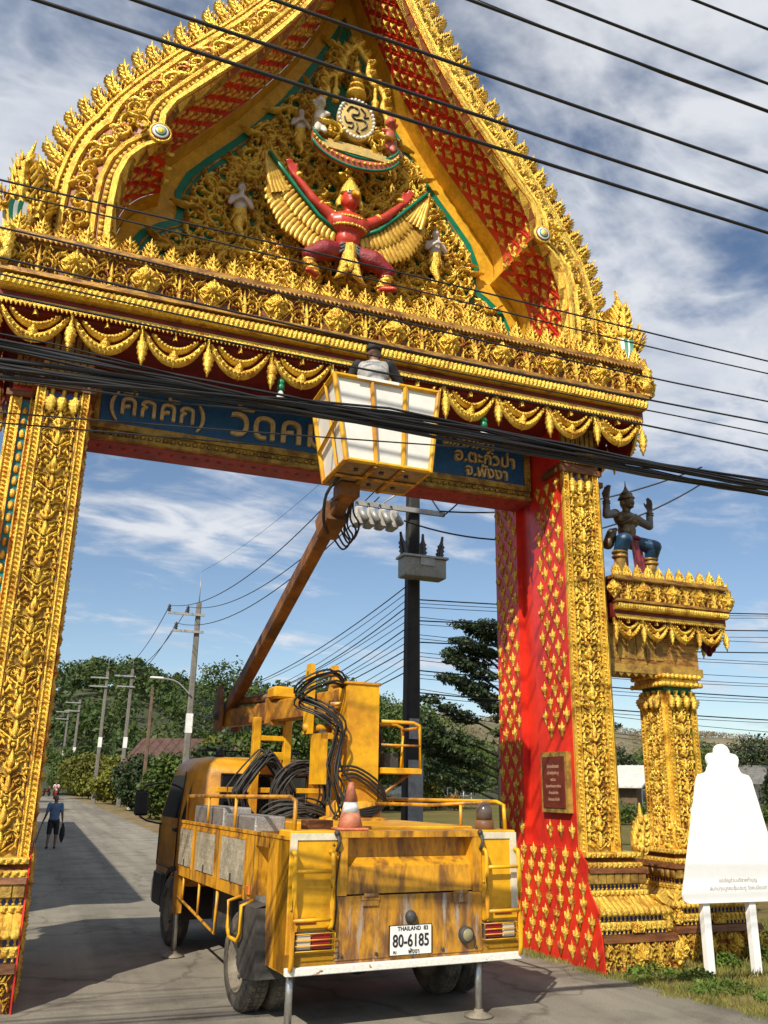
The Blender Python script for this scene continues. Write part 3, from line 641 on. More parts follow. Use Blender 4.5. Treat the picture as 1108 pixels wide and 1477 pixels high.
def band(name, s0, s1, h0, h1, m, par, i0=0, i1=None):
    i1 = i1 or len(INN)-1
    for sg in (1, -1):
        b = MB(); rings = []
        for i in range(i0, i1+1):
            pts = [bandpt(i, s0, -.12)[0], bandpt(i, s0, h0)[0], bandpt(i, lerp(s0, s1, .5), max(h0, h1)*1.25)[0], bandpt(i, s1, h1)[0], bandpt(i, s1, -.12)[0]]
            rings.append([(AX+sg*p.x, p.y, p.z) for p in pts])
        b.loft(rings, False, False, False); obj(name, b, m, par)
band('barge_ground', .0, 1.0, .0, .0, mat('barge_ground_paint', (.30, .09, .018), .5, .1, .4, 5), gab)
band('barge_inner_moulding', .0, .1, .06, .06, GOLD, gab); band('barge_inner_moulding', .26, .33, .05, .06, GOLD, gab)
band('barge_outer_moulding', .78, .88, .06, .06, GOLD, gab); band('barge_outer_moulding', .96, 1.02, .05, .05, GOLD, gab)
# bead rows between the mouldings
for s_, sz in ((.18, .04), (.92, .028)):
    for sg in (1, -1):
        ln = [bandpt(i, s_, .012)[0] for i in range(len(INN))]; b = MB()
        for p, tg in resample(ln, .085):
            b.ball((AX+sg*p.x, p.y, p.z), sz, 6, 3)
        tag(obj('bead_row', b, GOLD, gab), kind='stuff')
# scroll leaves on the barge board and flames along its edge
def frame_at(line, step, nline, sg):
    for (p, tg), k in zip(resample(line, step), range(999)):
        yield p, tg, k
cl = [bandpt(i, .555, .0)[0] for i in range(len(INN))]
nrm = Vector((.45, -.84, .3)).normalized()
for sg in (1, -1):
    for k, (p, tg) in enumerate(resample(cl, .25)):
        c = Vector((.39, .40, .22)); n = tg.cross(Vector((tg.z, .45, -tg.x))).normalized()
        if n.y > 0: n = -n
        xx = tg.cross(n).normalized(); zz = n.cross(xx).normalized()*-1 if False else tg
        xax = (-n).cross(zz)*-1; M = Matrix(((xax.x, -n.x, zz.x, p.x), (xax.y, -n.y, zz.y, p.y), (xax.z, -n.z, zz.z, p.z), (0, 0, 0, 1)))
        M = T((AX, 0, 0)) @ S(sg, 1, 1) @ M @ Ry(R(20*(-1)**k)) @ S(.8*(1 if k % 2 else -1), 1.25, .8)
        inst('barge_scroll', 'scroll%d' % (k % 4), gab, M)
    fl = [Vector((w+.02, YO+.06, z)) for w, z in OUT]
    for k, (p, tg) in enumerate(resample(fl, .285)):
        outd = Vector((tg.z, 0, -tg.x)); d = (outd*.75+Vector((0, 0, 1))*.7).normalized(); M = Matrix(((d.z, 0, d.x, p.x), (0, 1, 0, p.y), (-d.x, 0, d.z, p.z), (0, 0, 0, 1)))
        inst('edge_flame', 'flamefin', gab, T((AX, 0, 0)) @ S(sg, 1, 1) @ M @ S(.92, 1.2, .95))
        M2 = M.copy(); M2.translation = p+Vector((0, .1, 0)); inst('edge_flame_back', 'flamefin', gab, T((AX, 0, 0)) @ S(sg, 1, 1) @ M2 @ Rz(PI) @ S(.85, 1.1, .9))
# soffit: red field with gilded crosses, ochre band at the back
YBD = YT-.34
for sg in (1, -1):
    for tier, (i0, i1) in (('lower', (0, 7)), ('upper', (8, 19))):
        pts = smooth_line([(w, 0, z) for w, z in INN[i0:i1+1]], 3)
        b = MB(); b.loft([[(AX+sg*(p.x), yy, p.z) for yy in (YI-.02, YBD)] for p in pts], False, False, True); obj('soffit', b, RED, gab)
        b = MB(); b.loft([[(AX+sg*(p.x-.004), yy, p.z-.002) for yy in (YBD, YT+.03)] for p in pts], False, False, True); obj('soffit_border', b, YEL, gab)
        rows = resample(pts, .185); lat = MB()
        for k, (p, tg) in enumerate(rows):
            n = Vector((-tg.z, 0, tg.x))                       # towards the axis
            if n.x > 0 and tier == 'upper': n = -n
            if n.x > 0: n = -n
            for c in range(4):
                y = YI+.1+c*.28+(.14 if k % 2 else 0)
                if y > YBD-.03 or k % 1: continue
                X = Vector((0, -1, 0)); Yv = -n; Zv = X.cross(Yv); M = Matrix(((X.x, Yv.x, Zv.x, p.x), (X.y, Yv.y, Zv.y, y), (X.z, Yv.z, Zv.z, p.z), (0, 0, 0, 1)))
                if k % 2 == 0 or True: inst('soffit_flower', 'cross', gab, T((AX, 0, 0)) @ S(sg, 1, 1) @ M @ S(1.12))
            if k+2 < len(rows):                                # raised diagonal fillets
                q = rows[k+1][0]
                for c in range(4):
                    y = YI+.1+c*.28+(.14 if k % 2 else 0)
                    for dy in (-.14, .14):
                        y2 = y+dy
                        if y > YBD-.03 or y2 > YBD or y2 < YI: continue
                        A = p+n*.004; B = q+n*.004; A = Vector((A.x, y, A.z)); B = Vector((B.x, y2, B.z)); A, B = A+(A-B)*0, B
                        # fillet runs between flowers: shift half a cell
                        sh_ = Vector((0, .14 if dy < 0 else -.14, 0)); A2, B2 = A+sh_, B+sh_
                        if min(A2.y, B2.y) < YI or max(A2.y, B2.y) > YBD: continue
                        w = Vector((0, .008, 0)); V = [A2-w, A2+w, B2+w, B2-w, A2+n*.014, B2+n*.014]; V = [(AX+sg*v.x, v.y, v.z) for v in V]
                        lat.add(V, [(0, 4, 5, 3), (1, 2, 5, 4)])
        if lat.v: obj('soffit_lattice', lat, RED, gab)
    # ledge between the tiers and roof shell
    b = MB(); b.loft([[(AX+sg*w, yy, z) for yy in (YI, YT)] for w, z in (INN[7], INN[8])], False, False); obj('tier_ledge', b, YEL, gab)
    b = MB(); b.loft([[(AX+sg*w, yy, z) for yy in (YO, 12.75)] for w, z in OUT], False, False, True); obj('roof_shell', b, mat('roof_orange', (.45, .16, .04), .6, 0, .3, 4), gab)
    # volute with coloured rings
    vx, vz = 2.86, 10.17
    for r_, m_, yy in ((.15, GOLD, 0), (.124, DRED, -.012), (.105, WHITE, -.022), (.08, GREEN, -.03), (.06, WHITE, -.038), (.048, GOLD, -.046)):
        b = MB(); b.lathe([(r_, 0), (r_, .05), (r_*.9, .06), (.001, .06)], 20, T((AX+sg*vx, YI-.03+yy, vz)) @ Rx(PI/2) @ Ry(0)); obj('volute_ring', b, m_, gab)
    inst('volute_leaf', 'scroll1', gab, T((AX+sg*3.1, YI-.05, 10.25)) @ S(sg*.6, .8, .6))
    # corner acroterion: flame tower over striped scale
    x = AX+sg*4.36
    b = MB(); b.lathe([(.16, 8.16), (.2, 8.3), (.17, 8.42), (.13, 8.5), (.2, 8.62), (.22, 8.75), (.17, 8.85)], 10, T((x, 10.0, 0)) @ S(1, .7, 1)); ac = gpart('corner_finial', b, GOLDR)
    for j, m_ in enumerate((WHITE, GREEN, WHITE, GREEN)):
        b = MB(); b.loft([[(x-sg*.12+sg*.05*j+sg*.05*math.sin(u*2.2), 9.86-.02*(j % 2), 8.42+u*.36), (x-sg*.07+sg*.05*j+sg*.05*math.sin(u*2.2), 9.83-.02*(j % 2), 8.42+u*.36)] for u in (0, .25, .5, .75, 1)], False, False, True); obj('striped_scale', b, m_, ac)
    inst('finial_flame', 'flamefin', ac, T((x, 9.95, 8.85)) @ S(sg*1.3, 1.5, 1.9)); inst('finial_flame', 'flamefin', ac, T((x-sg*.2, 9.98, 8.7)) @ Ry(-sg*.3) @ S(sg*1., 1.5, 1.2)); inst('finial_flame', 'flamefin', ac, T((x+sg*.22, 9.98, 8.7)) @ Ry(sg*.4) @ S(sg*1., 1.5, 1.1))
    inst('finial_flame', 'flamefin', ac, T((x, 10.1, 8.8)) @ Rz(PI) @ S(sg*1.2, 1.5, 1.7))
    inst('finial_scroll', 'scroll2', ac, T((x, 9.83, 8.3)) @ S(sg*1., 1, .9))

# tympanum -------------------------------------------------------------
def inner(z):
    for (a, z0), (c, z1) in zip(INN, INN[1:]):
        if z0 <= z <= z1: return lerp(a, c, (z-z0)/(z1-z0+1e-9))
    return 0
tym = gpart('tympanum', MB().prism([(AX+w-.01, z) for w, z in INN]+[(AX-w+.01, z) for w, z in reversed(INN[:-1])], YT-.02, YT+.015), YEL)
def inset_line(d, lo=8.2, hi=14.4):
    pts = []; P = [Vector((w, 0, z)) for w, z in INN]
    # shape of the green field: two rounded tiers
    F = [(3.1, 8.2), (3.12, 8.8), (3.08, 9.3), (2.92, 9.62), (2.66, 9.82), (2.46, 9.93), (2.44, 10.1), (2.5, 10.4), (2.36, 10.78), (2.1, 11.12), (1.7, 11.6), (1.33, 12.1), (1.0, 12.62), (.72, 13.15), (.48, 13.65), (.25, 14.15), (0, 14.75)]
    o = []
    for i, (w, z) in enumerate(F):
        a, c = F[max(0, i-1)], F[min(len(F)-1, i+1)]; tx, tz = c[0]-a[0], c[1]-a[1]; L = math.hypot(tx, tz); nx, nz = -tz/L, tx/L
        o.append((max(0, w+nx*d), z+nz*d if i else z))
    return o
g0, g1 = inset_line(0), inset_line(.13)
b = MB(); b.prism([(AX+w, z) for w, z in g0]+[(AX-w, z) for w, z in reversed(g0[:-1])], YT-.05, YT-.015); obj('green_border', b, GREEN, tym)
for sg in (1, -1):
    b = MB(); b.tube([(AX+sg*w, YT-.05, z) for w, z in g1], .022, 6); obj('border_bead', b, GOLDO, tym)
def fieldw(z, d=.2):
    F = inset_line(d)
    for (a, z0), (c, z1) in zip(F, F[1:]):
        if z0 <= z <= z1: return lerp(a, c, (z-z0)/(z1-z0+1e-9))
    return 0
# dense scroll leaves in mirror pairs
cells = []; z = 8.4; row = 0
while z < 14.0:
    w = fieldw(z, .26); x = .12+(.16 if row % 2 else 0)
    while x < w: cells.append((x, z)); x += .31
    z += .225; row += 1
rng = random.Random(3)
for x, z in cells:
    xx, zz = x+rng.uniform(-.06, .06), z+rng.uniform(-.05, .05)
    if xx < .5 and 11.0 < zz < 13.1 and rng.random() < .6: continue
    kk = rng.randrange(4); a = rng.uniform(-.5, .9)+(xx/3.)*.6; s_ = rng.uniform(.98, 1.22); fl = rng.choice((1, 1, 1, -1)); dy = rng.uniform(0, .07)
    for sg in (1, -1):
        if len([1]) and abs(xx) < .02 and sg < 0: continue
        inst('scroll_leaf', ('scroll1', 'scroll3', 'scroll1', 'scrollo2')[kk], tym, T((AX+sg*xx, YT-.06-dy, zz)) @ Ry(-sg*a) @ S(sg*fl*s_, 1.5, s_*1.05))
# tall flame tongues rising from the cornice
for i in range(16):
    x = .35+i*.17
    for sg in (1, -1):
        if fieldw(8.9, .2) > x: inst('flame_tongue', 'flamefin', tym, T((AX+sg*x, YT-.16, 8.3+.25*abs(math.sin(i*2.1)))) @ Ry(sg*(.25-.1*(i % 3))) @ S(sg*.75, 1.1, 1.1))
# ------------------------------------------------------------------ side wings of the gate (small column and beam)
def wing(side):
    b = MB(); b.bb(7.4, 9.3, 10.62, 11.2, 4.4, 5.0); wg = gpart('side_wing', b, DRED)
    entab(7.47, 9.56, 10.26, 5.12, .7, wg, 11.42, side=1, nbud=11)
    b = MB(); b.bb(7.46, 9.12, 10.6, 11.1, 3.76, 4.45); obj('wing_beam', b, GILT, wg)
    b = MB()
    for i in range(6): b.bb(7.5+i*.17, 7.5+i*.17+.12, 10.585, 10.61, 3.95, 4.4)
    b.bb(7.46, 9.16, 10.56, 11.14, 3.74, 3.86)
    for i in range(7): b.add([(7.5+i*.13, 10.57, 3.745), (7.62+i*.13, 10.57, 3.745), (7.56+i*.13, 10.57, 3.68), (7.5+i*.13, 10.6, 3.745), (7.62+i*.13, 10.6, 3.745), (7.56+i*.13, 10.6, 3.68)], [(0, 2, 1), (3, 4, 5), (0, 3, 5, 2), (1, 2, 5, 4)])
    obj('beam_panels', b, GOLDO, wg)
    # column
    x0, x1, y0, y1 = 8.42, 8.94, 10.58, 11.10
    cx, cy = (x0+x1)/2, (y0+y1)/2
    col = obj('column', MB().bb(x0+.03, x1-.03, y0+.03, y1-.03, 0, 3.76), GREEN, wg)
    b = MB()
    for j, (r_, z) in enumerate(((.36, 3.72), (.33, 3.66), (.37, 3.6))):
        b.box((cx, cy, z), (2*r_, 2*r_, .05))
        if j != 1:
            for k in range(9):
                u = -r_+2*r_*(k+.5)/9
                b.ball((cx+u, cy-r_, z), .04, 6, 4); b.ball((cx-r_, cy+u, z), .04, 6, 4)
    obj('capital_ring', b, GOLD, wg)
    b = MB(); b.box((cx, cy, 3.55), (.5, .5, .12)); obj('green_neck', b, GREEN, wg)
    for face, M in (('front', T((cx, y0, 0))), ('left', T((x0, cy, 0)) @ Rz(-PI/2)), ('right', T((x1, cy, 0)) @ Rz(PI/2))):
        b = MB(); frame_strip(b, -.26, -.185, 0, 1.3, 3.5); frame_strip(b, .185, .26, 0, 1.3, 3.5); obj('column_border', b, GOLD, wg, M)
        b = MB(); b.bb(-.17, -.155, -.012, .02, 1.3, 3.5); obj('orange_fillet', b, YEL, wg, M)
        b = MB(); b.bb(-.14, .13, -.006, .03, 1.4, 3.4); obj('relief_ground', b, BROWN, wg, M)
        for i in range(4): inst('relief_panel', 'panel', wg, M @ T((0, -.01, 1.42+i*.49)) @ S(.82, 1., .88))
        for i in range(4): inst('column_top_leaf', 'tassel', wg, M @ T((-.2+i*.133, -.02, 3.52)) @ S(1.1, 1, .55))
        for s_ in (-1, 1): inst('column_foot_flame', 'flamefin', wg, M @ T((s_*.22, -.05, 1.36)) @ Ry(s_*.2) @ S(s_*.75, .8, .85))
        inst('column_foot_bud', 'bud', wg, M @ T((0, -.04, 1.34)) @ S(1.3, 1, 1.2))
    pedestal(x0, x1, y0, y1, wg, (1, 1, 1, 1))
    inst('foot_flame', 'flamefin', wg, T((7.5, 10.2, 1.34)) @ Ry(.12) @ S(1, 1, 1.25))
    if side < 0:
        for o in [wg]+list(wg.children):
            if o is wg: o.matrix_basis = MIR; WM[o.name] = MIR; continue
            o.matrix_basis = MIR @ o.matrix_basis; o.matrix_parent_inverse = MIR.inverted()
wing(1); wing(-1)
# ------------------------------------------------------------------ figures
def cap(b, p0, p1, r0, r1, n=10):
    """tapered limb with rounded ends"""
    p0, p1 = Vector(p0), Vector(p1); d = (p1-p0); L = d.length or 1e-4; d.normalize(); pts = []; rr = []
    for a in (-80, -45, 0): pts.append(p0+d*r0*math.sin(R(a))); rr.append(r0*math.cos(R(a)))
    for a in (0, 45, 80): pts.append(p1+d*r1*math.sin(R(a))); rr.append(r1*math.cos(R(a)))
    return b.tube(pts, rr, n)
def limb(b, pts, rs):
    for a, c, r0, r1 in zip(pts, pts[1:], rs, rs[1:]): cap(b, a, c, r0, r1)
def ell(b, c, r): return b.ball(c, 1, 12, 8, r)
def hand(b, w, d, side, s=1., curl=.4, palm_n=(0, -1, 0)):
    """palm and five fingers from wrist w along d"""
    w, d = Vector(w), Vector(d).normalized(); pn = Vector(palm_n); a = d.cross(pn).normalized(); pn = a.cross(d).normalized()
    c = w+d*.05*s
    for k in range(3): cap(b, w+a*(k-1)*.018*s, w+d*.085*s+a*(k-1)*.024*s, .018*s, .015*s, 6)
    for k, L in enumerate((.065, .075, .07, .055)):
        o = a*(k-1.5)*.021*s; k0 = w+d*.085*s+o; k1 = k0+d*L*.55*s+pn*curl*.02*s; k2 = k1+d*L*.5*s*(1-curl*.5)+pn*curl*.05*s
        cap(b, k0, k1, .0105*s, .0095*s, 6); cap(b, k1, k2, .0095*s, .008*s, 6)
    t0 = w+d*.02*s-a*side*.03*s; t1 = t0+d*.04*s-a*side*.025*s+pn*.01*s; cap(b, t0, t1, .0125*s, .011*s, 6); cap(b, t1, t1+d*.035*s+pn*.012*s, .011*s, .009*s, 6)
FRED = mat('figure_red_paint', (.58, .05, .025), .35, 0, .25, 6, bump=.1)
MAROON = mat('feather_maroon', (.28, .012, .02), .4, 0, .3, 8, bump=.9, bscale=30)
gx, gy = AX+.03, 10.62
gar = gpart('winged_guardian_relief', remeshed((lambda b: (
    ell(b, (gx, gy, 9.74), (.2, .15, .14)), ell(b, (gx, gy-.03, 9.9), (.2, .16, .2)), ell(b, (gx, gy-.07, 10.13), (.34, .2, .22)),
    [ell(b, (gx+s*.11, gy-.16, 10.18), (.13, .07, .1)) for s in (-1, 1)], [ell(b, (gx+s*.06, gy-.14, 9.93-k*.08), (.055, .04, .04)) for s in (-1, 1) for k in range(2)],
    cap(b, (gx, gy-.05, 10.25), (gx, gy-.08, 10.45), .09, .085), ell(b, (gx, gy-.1, 10.56), (.15, .16, .18)), ell(b, (gx, gy-.17, 10.47), (.1, .1, .09)),
    cap(b, (gx, gy-.22, 10.55), (gx+.03, gy-.36, 10.5), .055, .018), [ell(b, (gx+s*.15, gy-.06, 10.56), (.025, .04, .06)) for s in (-1, 1)],
    [(limb(b, [(gx+s*.28, gy-.05, 10.22), (gx+s*.56, gy-.1, 10.4), (gx+s*.88, gy-.1, 10.76)], [.105, .075, .048]), hand(b, (gx+s*.88, gy-.1, 10.76), (s*.45, -.1, .9), s, 1.7, .3)) for s in (-1, 1)],
    [cap(b, (gx+s*.5, gy-.16, 9.1), (gx+s*.66, gy-.3, 9.06), .055, .045) for s in (-1, 1)], b)[-1])(MB()), .022, 3), FRED)
b = MB()
for s in (-1, 1): limb(b, [(gx+s*.12, gy-.03, 9.68), (gx+s*.38, gy-.14, 9.56), (gx+s*.62, gy-.16, 9.42)], [.14, .165, .11]); limb(b, [(gx+s*.62, gy-.16, 9.42), (gx+s*.56, gy-.12, 9.3)], [.11, .08])
obj('feathered_thigh', remeshed(b, .025, 3), MAROON, gar)
for s in (-1, 1):
    b = MB(); limb(b, [(gx+s*.62, gy-.14, 9.36), (gx+s*.5, gy-.14, 9.1)], [.085, .06])
    for k in range(4): b.lathe([(.075, -.02), (.1, 0), (.075, .02)], 10, T((gx+s*(.6-.03*k), gy-.14, 9.32-k*.065)))
    obj('gilt_shin', b, GOLD, gar)
    obj('arm_band', MB().lathe([(.06, -.03), (.085, 0), (.06, .03)], 10, T((gx+s*.47, gy-.09, 10.36)) @ Ry(s*R(55))), GOLD, gar); obj('wrist_band', MB().lathe([(.05, -.03), (.07, 0), (.05, .03)], 10, T((gx+s*.82, gy-.1, 10.78)) @ Ry(s*R(30))), GOLD, gar)
    b = MB(); b.flame(0, 0, R(90-s*8), .3, .05, s*.8, .07); obj('ear_flame', b, GOLD, gar, T((gx+s*.17, gy-.08, 10.42)))
b = MB(); b.lathe([(.165, 10.63), (.18, 10.66), (.15, 10.69), (.16, 10.73), (.12, 10.76), (.13, 10.8), (.085, 10.84), (.09, 10.87), (.05, 10.92), (.03, 10.99), (.004, 11.08)], 14, T((gx, gy-.08, 0)), 7, .05)
obj('pointed_crown', b, GOLD, gar)
b = MB()
for k, (rx, zc, dz) in enumerate(((.24, 10.27, .1), (.27, 10.06, .03))):
    pts = [(gx+rx*math.sin(a)*1.05, gy-.02-.22*math.cos(a)-.02, zc-dz*math.cos(a)) for a in np.linspace(-1.5, 1.5, 15)]; b.tube(pts, .018, 6)
    for p in pts[1:-1]: b.ball(p, .026, 6, 4)
b.tube([(gx+.2*math.sin(a), gy-.17*math.cos(a), 9.72-.02*math.cos(a)) for a in np.linspace(-1.6, 1.6, 15)], .05, 6)
obj('gilt_collar', b, GOLD, gar)
b = MB()
b.leaf([(0, .0), (0, -.18), (0, -.36), (0, -.46)], [.09, .12, .13, .004], .1)
for k in range(3):
    for s in (-1, 1): b.flame(s*.05, -.25-.1*k, R(-90+s*(38+12*k)), .3, .06, -s*.9, .09)
obj('apron_cloth', b, GOLD, gar, T((gx, gy-.18, 9.72)))
b = MB()
for s in (-1, 1):
    for k in range(3): b.tube([(gx+s*(.08+.06*j), gy-.2+.02*j, 9.72-.05*k-.035*j*(.6+.3*k)) for j in range(6)], .022, 5)
obj('sash', b, mat('sash_slate', (.1, .13, .16), .5, 0, .2, 5), gar)
for s in (-1, 1): obj('eye', MB().ball((gx+s*.065, gy-.245, 10.6), .036, 8, 5), WHITE, gar); obj('pupil', MB().ball((gx+s*.067, gy-.272, 10.6), .017, 6, 4), BLACKR, gar)
obj('beak_tip', MB().tube([(gx+.015, gy-.28, 10.54), (gx+.03, gy-.36, 10.51), (gx+.035, gy-.4, 10.45)], [.06, .042, .008], 8), YEL, gar)
# wings: each feather a part
FEA = mat('feather_gold', (.70, .42, .06), .4, .35, col2=(.5, .26, .03), vscale=7, bump=.2)
A_ = [(.18, 10.0), (.48, 10.2), (.76, 10.5), (1.02, 10.8), (1.28, 11.1)]; B_ = [(.1, 9.62), (.6, 9.66), (1.0, 9.9), (1.26, 10.35), (1.34, 11.12)]
def cur(P, t):
    t = max(0, min(.9999, t))*(len(P)-1); i = int(t); f = t-i; return lerp(P[i][0], P[i+1][0], f), lerp(P[i][1], P[i+1][1], f)
for s in (-1, 1):
    w = gpart('wing', MB().prism([(gx+s*x, z) for x, z in A_]+[(gx+s*x, z) for x, z in reversed(B_)], gy-.02, gy+.05), FEA)
    for row, (f0, f1, n, yy) in enumerate(((.45, 1.1, 24, -.035), (.0, .58, 20, -.06))):
        for i in range(n):
            t0 = (i+.3)/n; a, c = cur(A_, t0), cur(B_, min(1, t0+.06)); p = [(lerp(a[0], c[0], f)+.03*math.sin(PI*(f-f0)/(f1-f0)), lerp(a[1], c[1], f)-.03*math.sin(PI*(f-f0)/(f1-f0))) for f in np.linspace(f0, f1, 5)]
            fb = MB(); fb.leaf([(s*x, z) for x, z in p], [.03, .044, .05, .046, .004], .02); obj('feather', fb, FEA, w, T((gx, gy+yy+.002*i, 0)))
    for k in range(5):
        fb = MB(); fb.leaf([(s*(.94+.06*k), 10.5-.03*k), (s*(1.08+.042*k), 10.7-.02*k), (s*(1.19+.028*k), 10.9-.01*k), (s*(1.28+.013*k), 11.09+.005*k)], [.03, .05, .04, .003], .02); obj('tip_feather', fb, FEA, w, T((gx, gy-.05-.006*k, 0)))
    b = MB(); b.tube([(gx+s*x, gy-.09, z-.03) for x, z in A_], .03, 6); obj('wing_edge', b, GREEN, w)

# royal emblem above the winged figure ---------------------------------
ex, ey = AX+.07, 10.55
CREAM = mat('cream_gold', (.72, .5, .16), .4, .25, .2, 6)
em = gpart('emblem', MB().lathe([(.36, 0), (.36, .06), (.3, .09), (.001, .09)], 28, T((ex, ey, 12.05)) @ Rx(PI/2) @ S(.86, 1.05, 1)), CREAM)
b = MB()
for k in range(30): a = 2*PI*k/30; b.ball((ex+.335*.86*math.cos(a), ey-.1, 12.05+.335*1.05*math.sin(a)), .03, 6, 4)
tag(obj('pearl_ring', b, mat('pearl', (.75, .74, .7), .3), em), kind='stuff')
b = MB()
b.tube([(ex+x, ey-.1, 12.05+z) for x, z in smooth_line2([(-.16, .1), (-.1, .2), (.02, .18), (.02, .08), (-.08, .05), (-.02, -.02), (.12, .0), (.17, -.1), (.08, -.2)])] if False else [(ex+v.x, ey-.1, 12.05+v.z) for v in smooth_line([(-.16, 0, .1), (-.1, 0, .2), (.02, 0, .18), (.02, 0, .08), (-.08, 0, .05), (-.02, 0, -.02), (.12, 0, 0), (.17, 0, -.1), (.08, 0, -.2)], 4)], .016, 6)
b.tube([(ex+v.x, ey-.1, 12.05+v.z) for v in smooth_line([(.06, 0, .22), (.14, 0, .14), (.12, 0, .06), (.2, 0, .08)], 4)], .014, 6)
b.tube([(ex+v.x, ey-.1, 12.05+v.z) for v in smooth_line([(-.2, 0, -.02), (-.16, 0, -.12), (-.06, 0, -.1), (-.07, 0, -.2), (-.14, 0, -.2)], 4)], .014, 6)
b.tube([(ex+v.x, ey-.1, 12.05+v.z) for v in smooth_line([(0, 0, -.08), (.02, 0, -.16), (0, 0, -.24), (.06, 0, -.27)], 4)], .013, 6)
obj('cypher', b, mat('cypher_black', (.03, .025, .02), .4), em)
b = MB()                                                  # arched frame round the umbrella
half = [(.5, 11.72), (.56, 12.0), (.54, 12.3), (.46, 12.5), (.5, 12.68), (.42, 12.85), (.28, 12.92), (.2, 13.1), (.2, 13.3), (.1, 13.46), (.0, 13.62)]
ln = smooth_line([(x, 0, z) for x, z in half], 3)
for s in (-1, 1): b.tube([(ex+s*p.x, ey, p.z) for p in ln], .05, 8); b.tube([(ex+s*(p.x+.03), ey+.03, p.z) for p in ln], .06, 6)
obj('arched_frame', b, GOLD, em)
for s in (-1, 1):
    for p, tg in resample(ln, .2): inst('frame_flame', 'flamefin', em, T((ex+s*p.x, ey-.02, p.z)) @ Ry(s*.7) @ S(s*.42, .6, .42))
b = MB()
for k in range(5): b.lathe([(.17-.03*k, 12.55+.14*k), (.16-.03*k, 12.6+.14*k), (.05, 12.66+.14*k), (.03, 12.69+.14*k)], 12, T((ex, ey-.02, 0)))
b.tube([(ex, ey-.02, 12.4), (ex, ey-.02, 13.45)], [.03, .006], 6)
for s in (-1, 1): b.lathe([(.06, 12.35), (.05, 12.5), (.07, 12.55), (.035, 12.62), (.03, 12.8), (.005, 12.95)], 8, T((ex+s*.33, ey, 0)))
obj('tiered_umbrella', b, GOLD, em)
b = MB()
for k, (w, z) in enumerate(((.44, 11.52), (.5, 11.44), (.56, 11.36))): b.bb(ex-w, ex+w, ey-.08-.04*k, ey+.1, z-.035, z+.035)
for s in (-1, 1): b.scroll(ex+s*.4, 11.72, .12, R(90), s, 1.2, .08, 5) if False else None
obj('throne_steps', b, CREAM, em)
for s in (-1, 1): inst('throne_scroll', 'scroll1', em, T((ex+s*.36, ey-.1, 11.7)) @ S(s*.85, 1.2, .85))
b = MB(); pts = [(ex+.72*math.sin(a), ey-.1, 11.62-.42*math.cos(a)) for a in np.linspace(-1.35, 1.35, 22)]
b.loft([[(x, y-.02, z+.09), (x, y-.05, z), (x, y-.02, z-.09), (x, y+.05, z-.09), (x, y+.05, z+.09)] for x, y, z in pts], True, True); obj('ribbon', b, mat('ribbon_coral', (.6, .13, .07), .45, 0, .25, 6), em)
b = MB(); b.tube([(x, y-.03, z+.1) for x, y, z in pts], .02, 6); b.tube([(x, y-.03, z-.1) for x, y, z in pts], .02, 6); obj('ribbon_edge', b, GREEN, em)
b = MB()
for i in range(1, 21): x, y, z = pts[i]; b.ball((x, y-.05, z), .028, 6, 4)
tag(obj('ribbon_bead', b, GOLD, em), kind='stuff')
for s, m_ in ((-1, mat('pale_figure', (.66, .6, .5), .5, 0, .25, 8)), (1, mat('coral_figure', (.55, .12, .08), .5, 0, .25, 8))):
    b = MB(); x = ex+s*.58; ell(b, (x, ey-.02, 11.95), (.1, .09, .14)); ell(b, (x, ey-.05, 12.2), (.085, .09, .1)); ell(b, (x-s*.02, ey-.12, 12.16), (.04, .05, .04)); limb(b, [(x, ey-.02, 12.05), (x-s*.13, ey-.08, 12.0)], [.05, .035]); limb(b, [(x+s*.02, ey, 11.85), (x+s*.05, ey-.08, 11.65)], [.07, .05]); limb(b, [(x-s*.03, ey, 11.85), (x-s*.08, ey-.08, 11.66)], [.06, .045]); limb(b, [(x, ey, 12.05), (x+s*.12, ey-.05, 12.2)], [.045, .03]); ell(b, (x, ey-.03, 12.31), (.05, .05, .04))
    obj('supporter_figure', remeshed(b, .02, 2), m_, em)

# praying attendants ----------------------------------------------------
PALE = mat('pale_stucco', (.62, .56, .5), .5, 0, .2, 8)
def attendant(x, z, k=1., y=10.88):
    k *= .86
    b = MB(); ell(b, (0, 0, .0), (.13, .09, .17)); ell(b, (0, -.02, .1), (.16, .09, .09)); cap(b, (0, -.01, .15), (0, -.02, .25), .05, .045); ell(b, (0, -.03, .32), (.075, .08, .095))
    for s in (-1, 1): limb(b, [(s*.15, 0, .12), (s*.19, -.06, -.04), (s*.02, -.17, .06)], [.05, .042, .03]); cap(b, (s*.012, -.17, .04), (s*.008, -.18, .16), .02, .012)
    cap(b, (0, -.1, .32), (0, -.118, .3), .012, .012)
    o = gpart('attendant_figure', remeshed(b, .014, 2), PALE, tym, T((x, y, z)) @ S(k))
    b = MB(); b.lathe([(.08, .37), (.085, .4), (.05, .42), (.055, .45), (.03, .49), (.004, .58)], 8, T((x, y-.02*k, z)) @ S(k)); obj('attendant_crown', b, GOLDO, tym)
    b = MB(); b.leaf([(0, -.1), (.02, -.25), (-.02, -.42), (.06, -.6), (.02, -.75)], [.13, .11, .09, .05, .004], .1)
    for s in (-1, 1): b.flame(s*.06, -.2, R(-90+s*50), .2, .04, -s*1.2, .07)
    obj('attendant_skirt', b, GOLD, tym, T((x, y, z)) @ S(k))
for x, z, k in ((AX-1.56, 10.28, 1.), (AX+1.6, 10.33, 1.), (AX-.72, 12.0, .85), (AX+.85, 11.95, .85)): attendant(x, z, k)

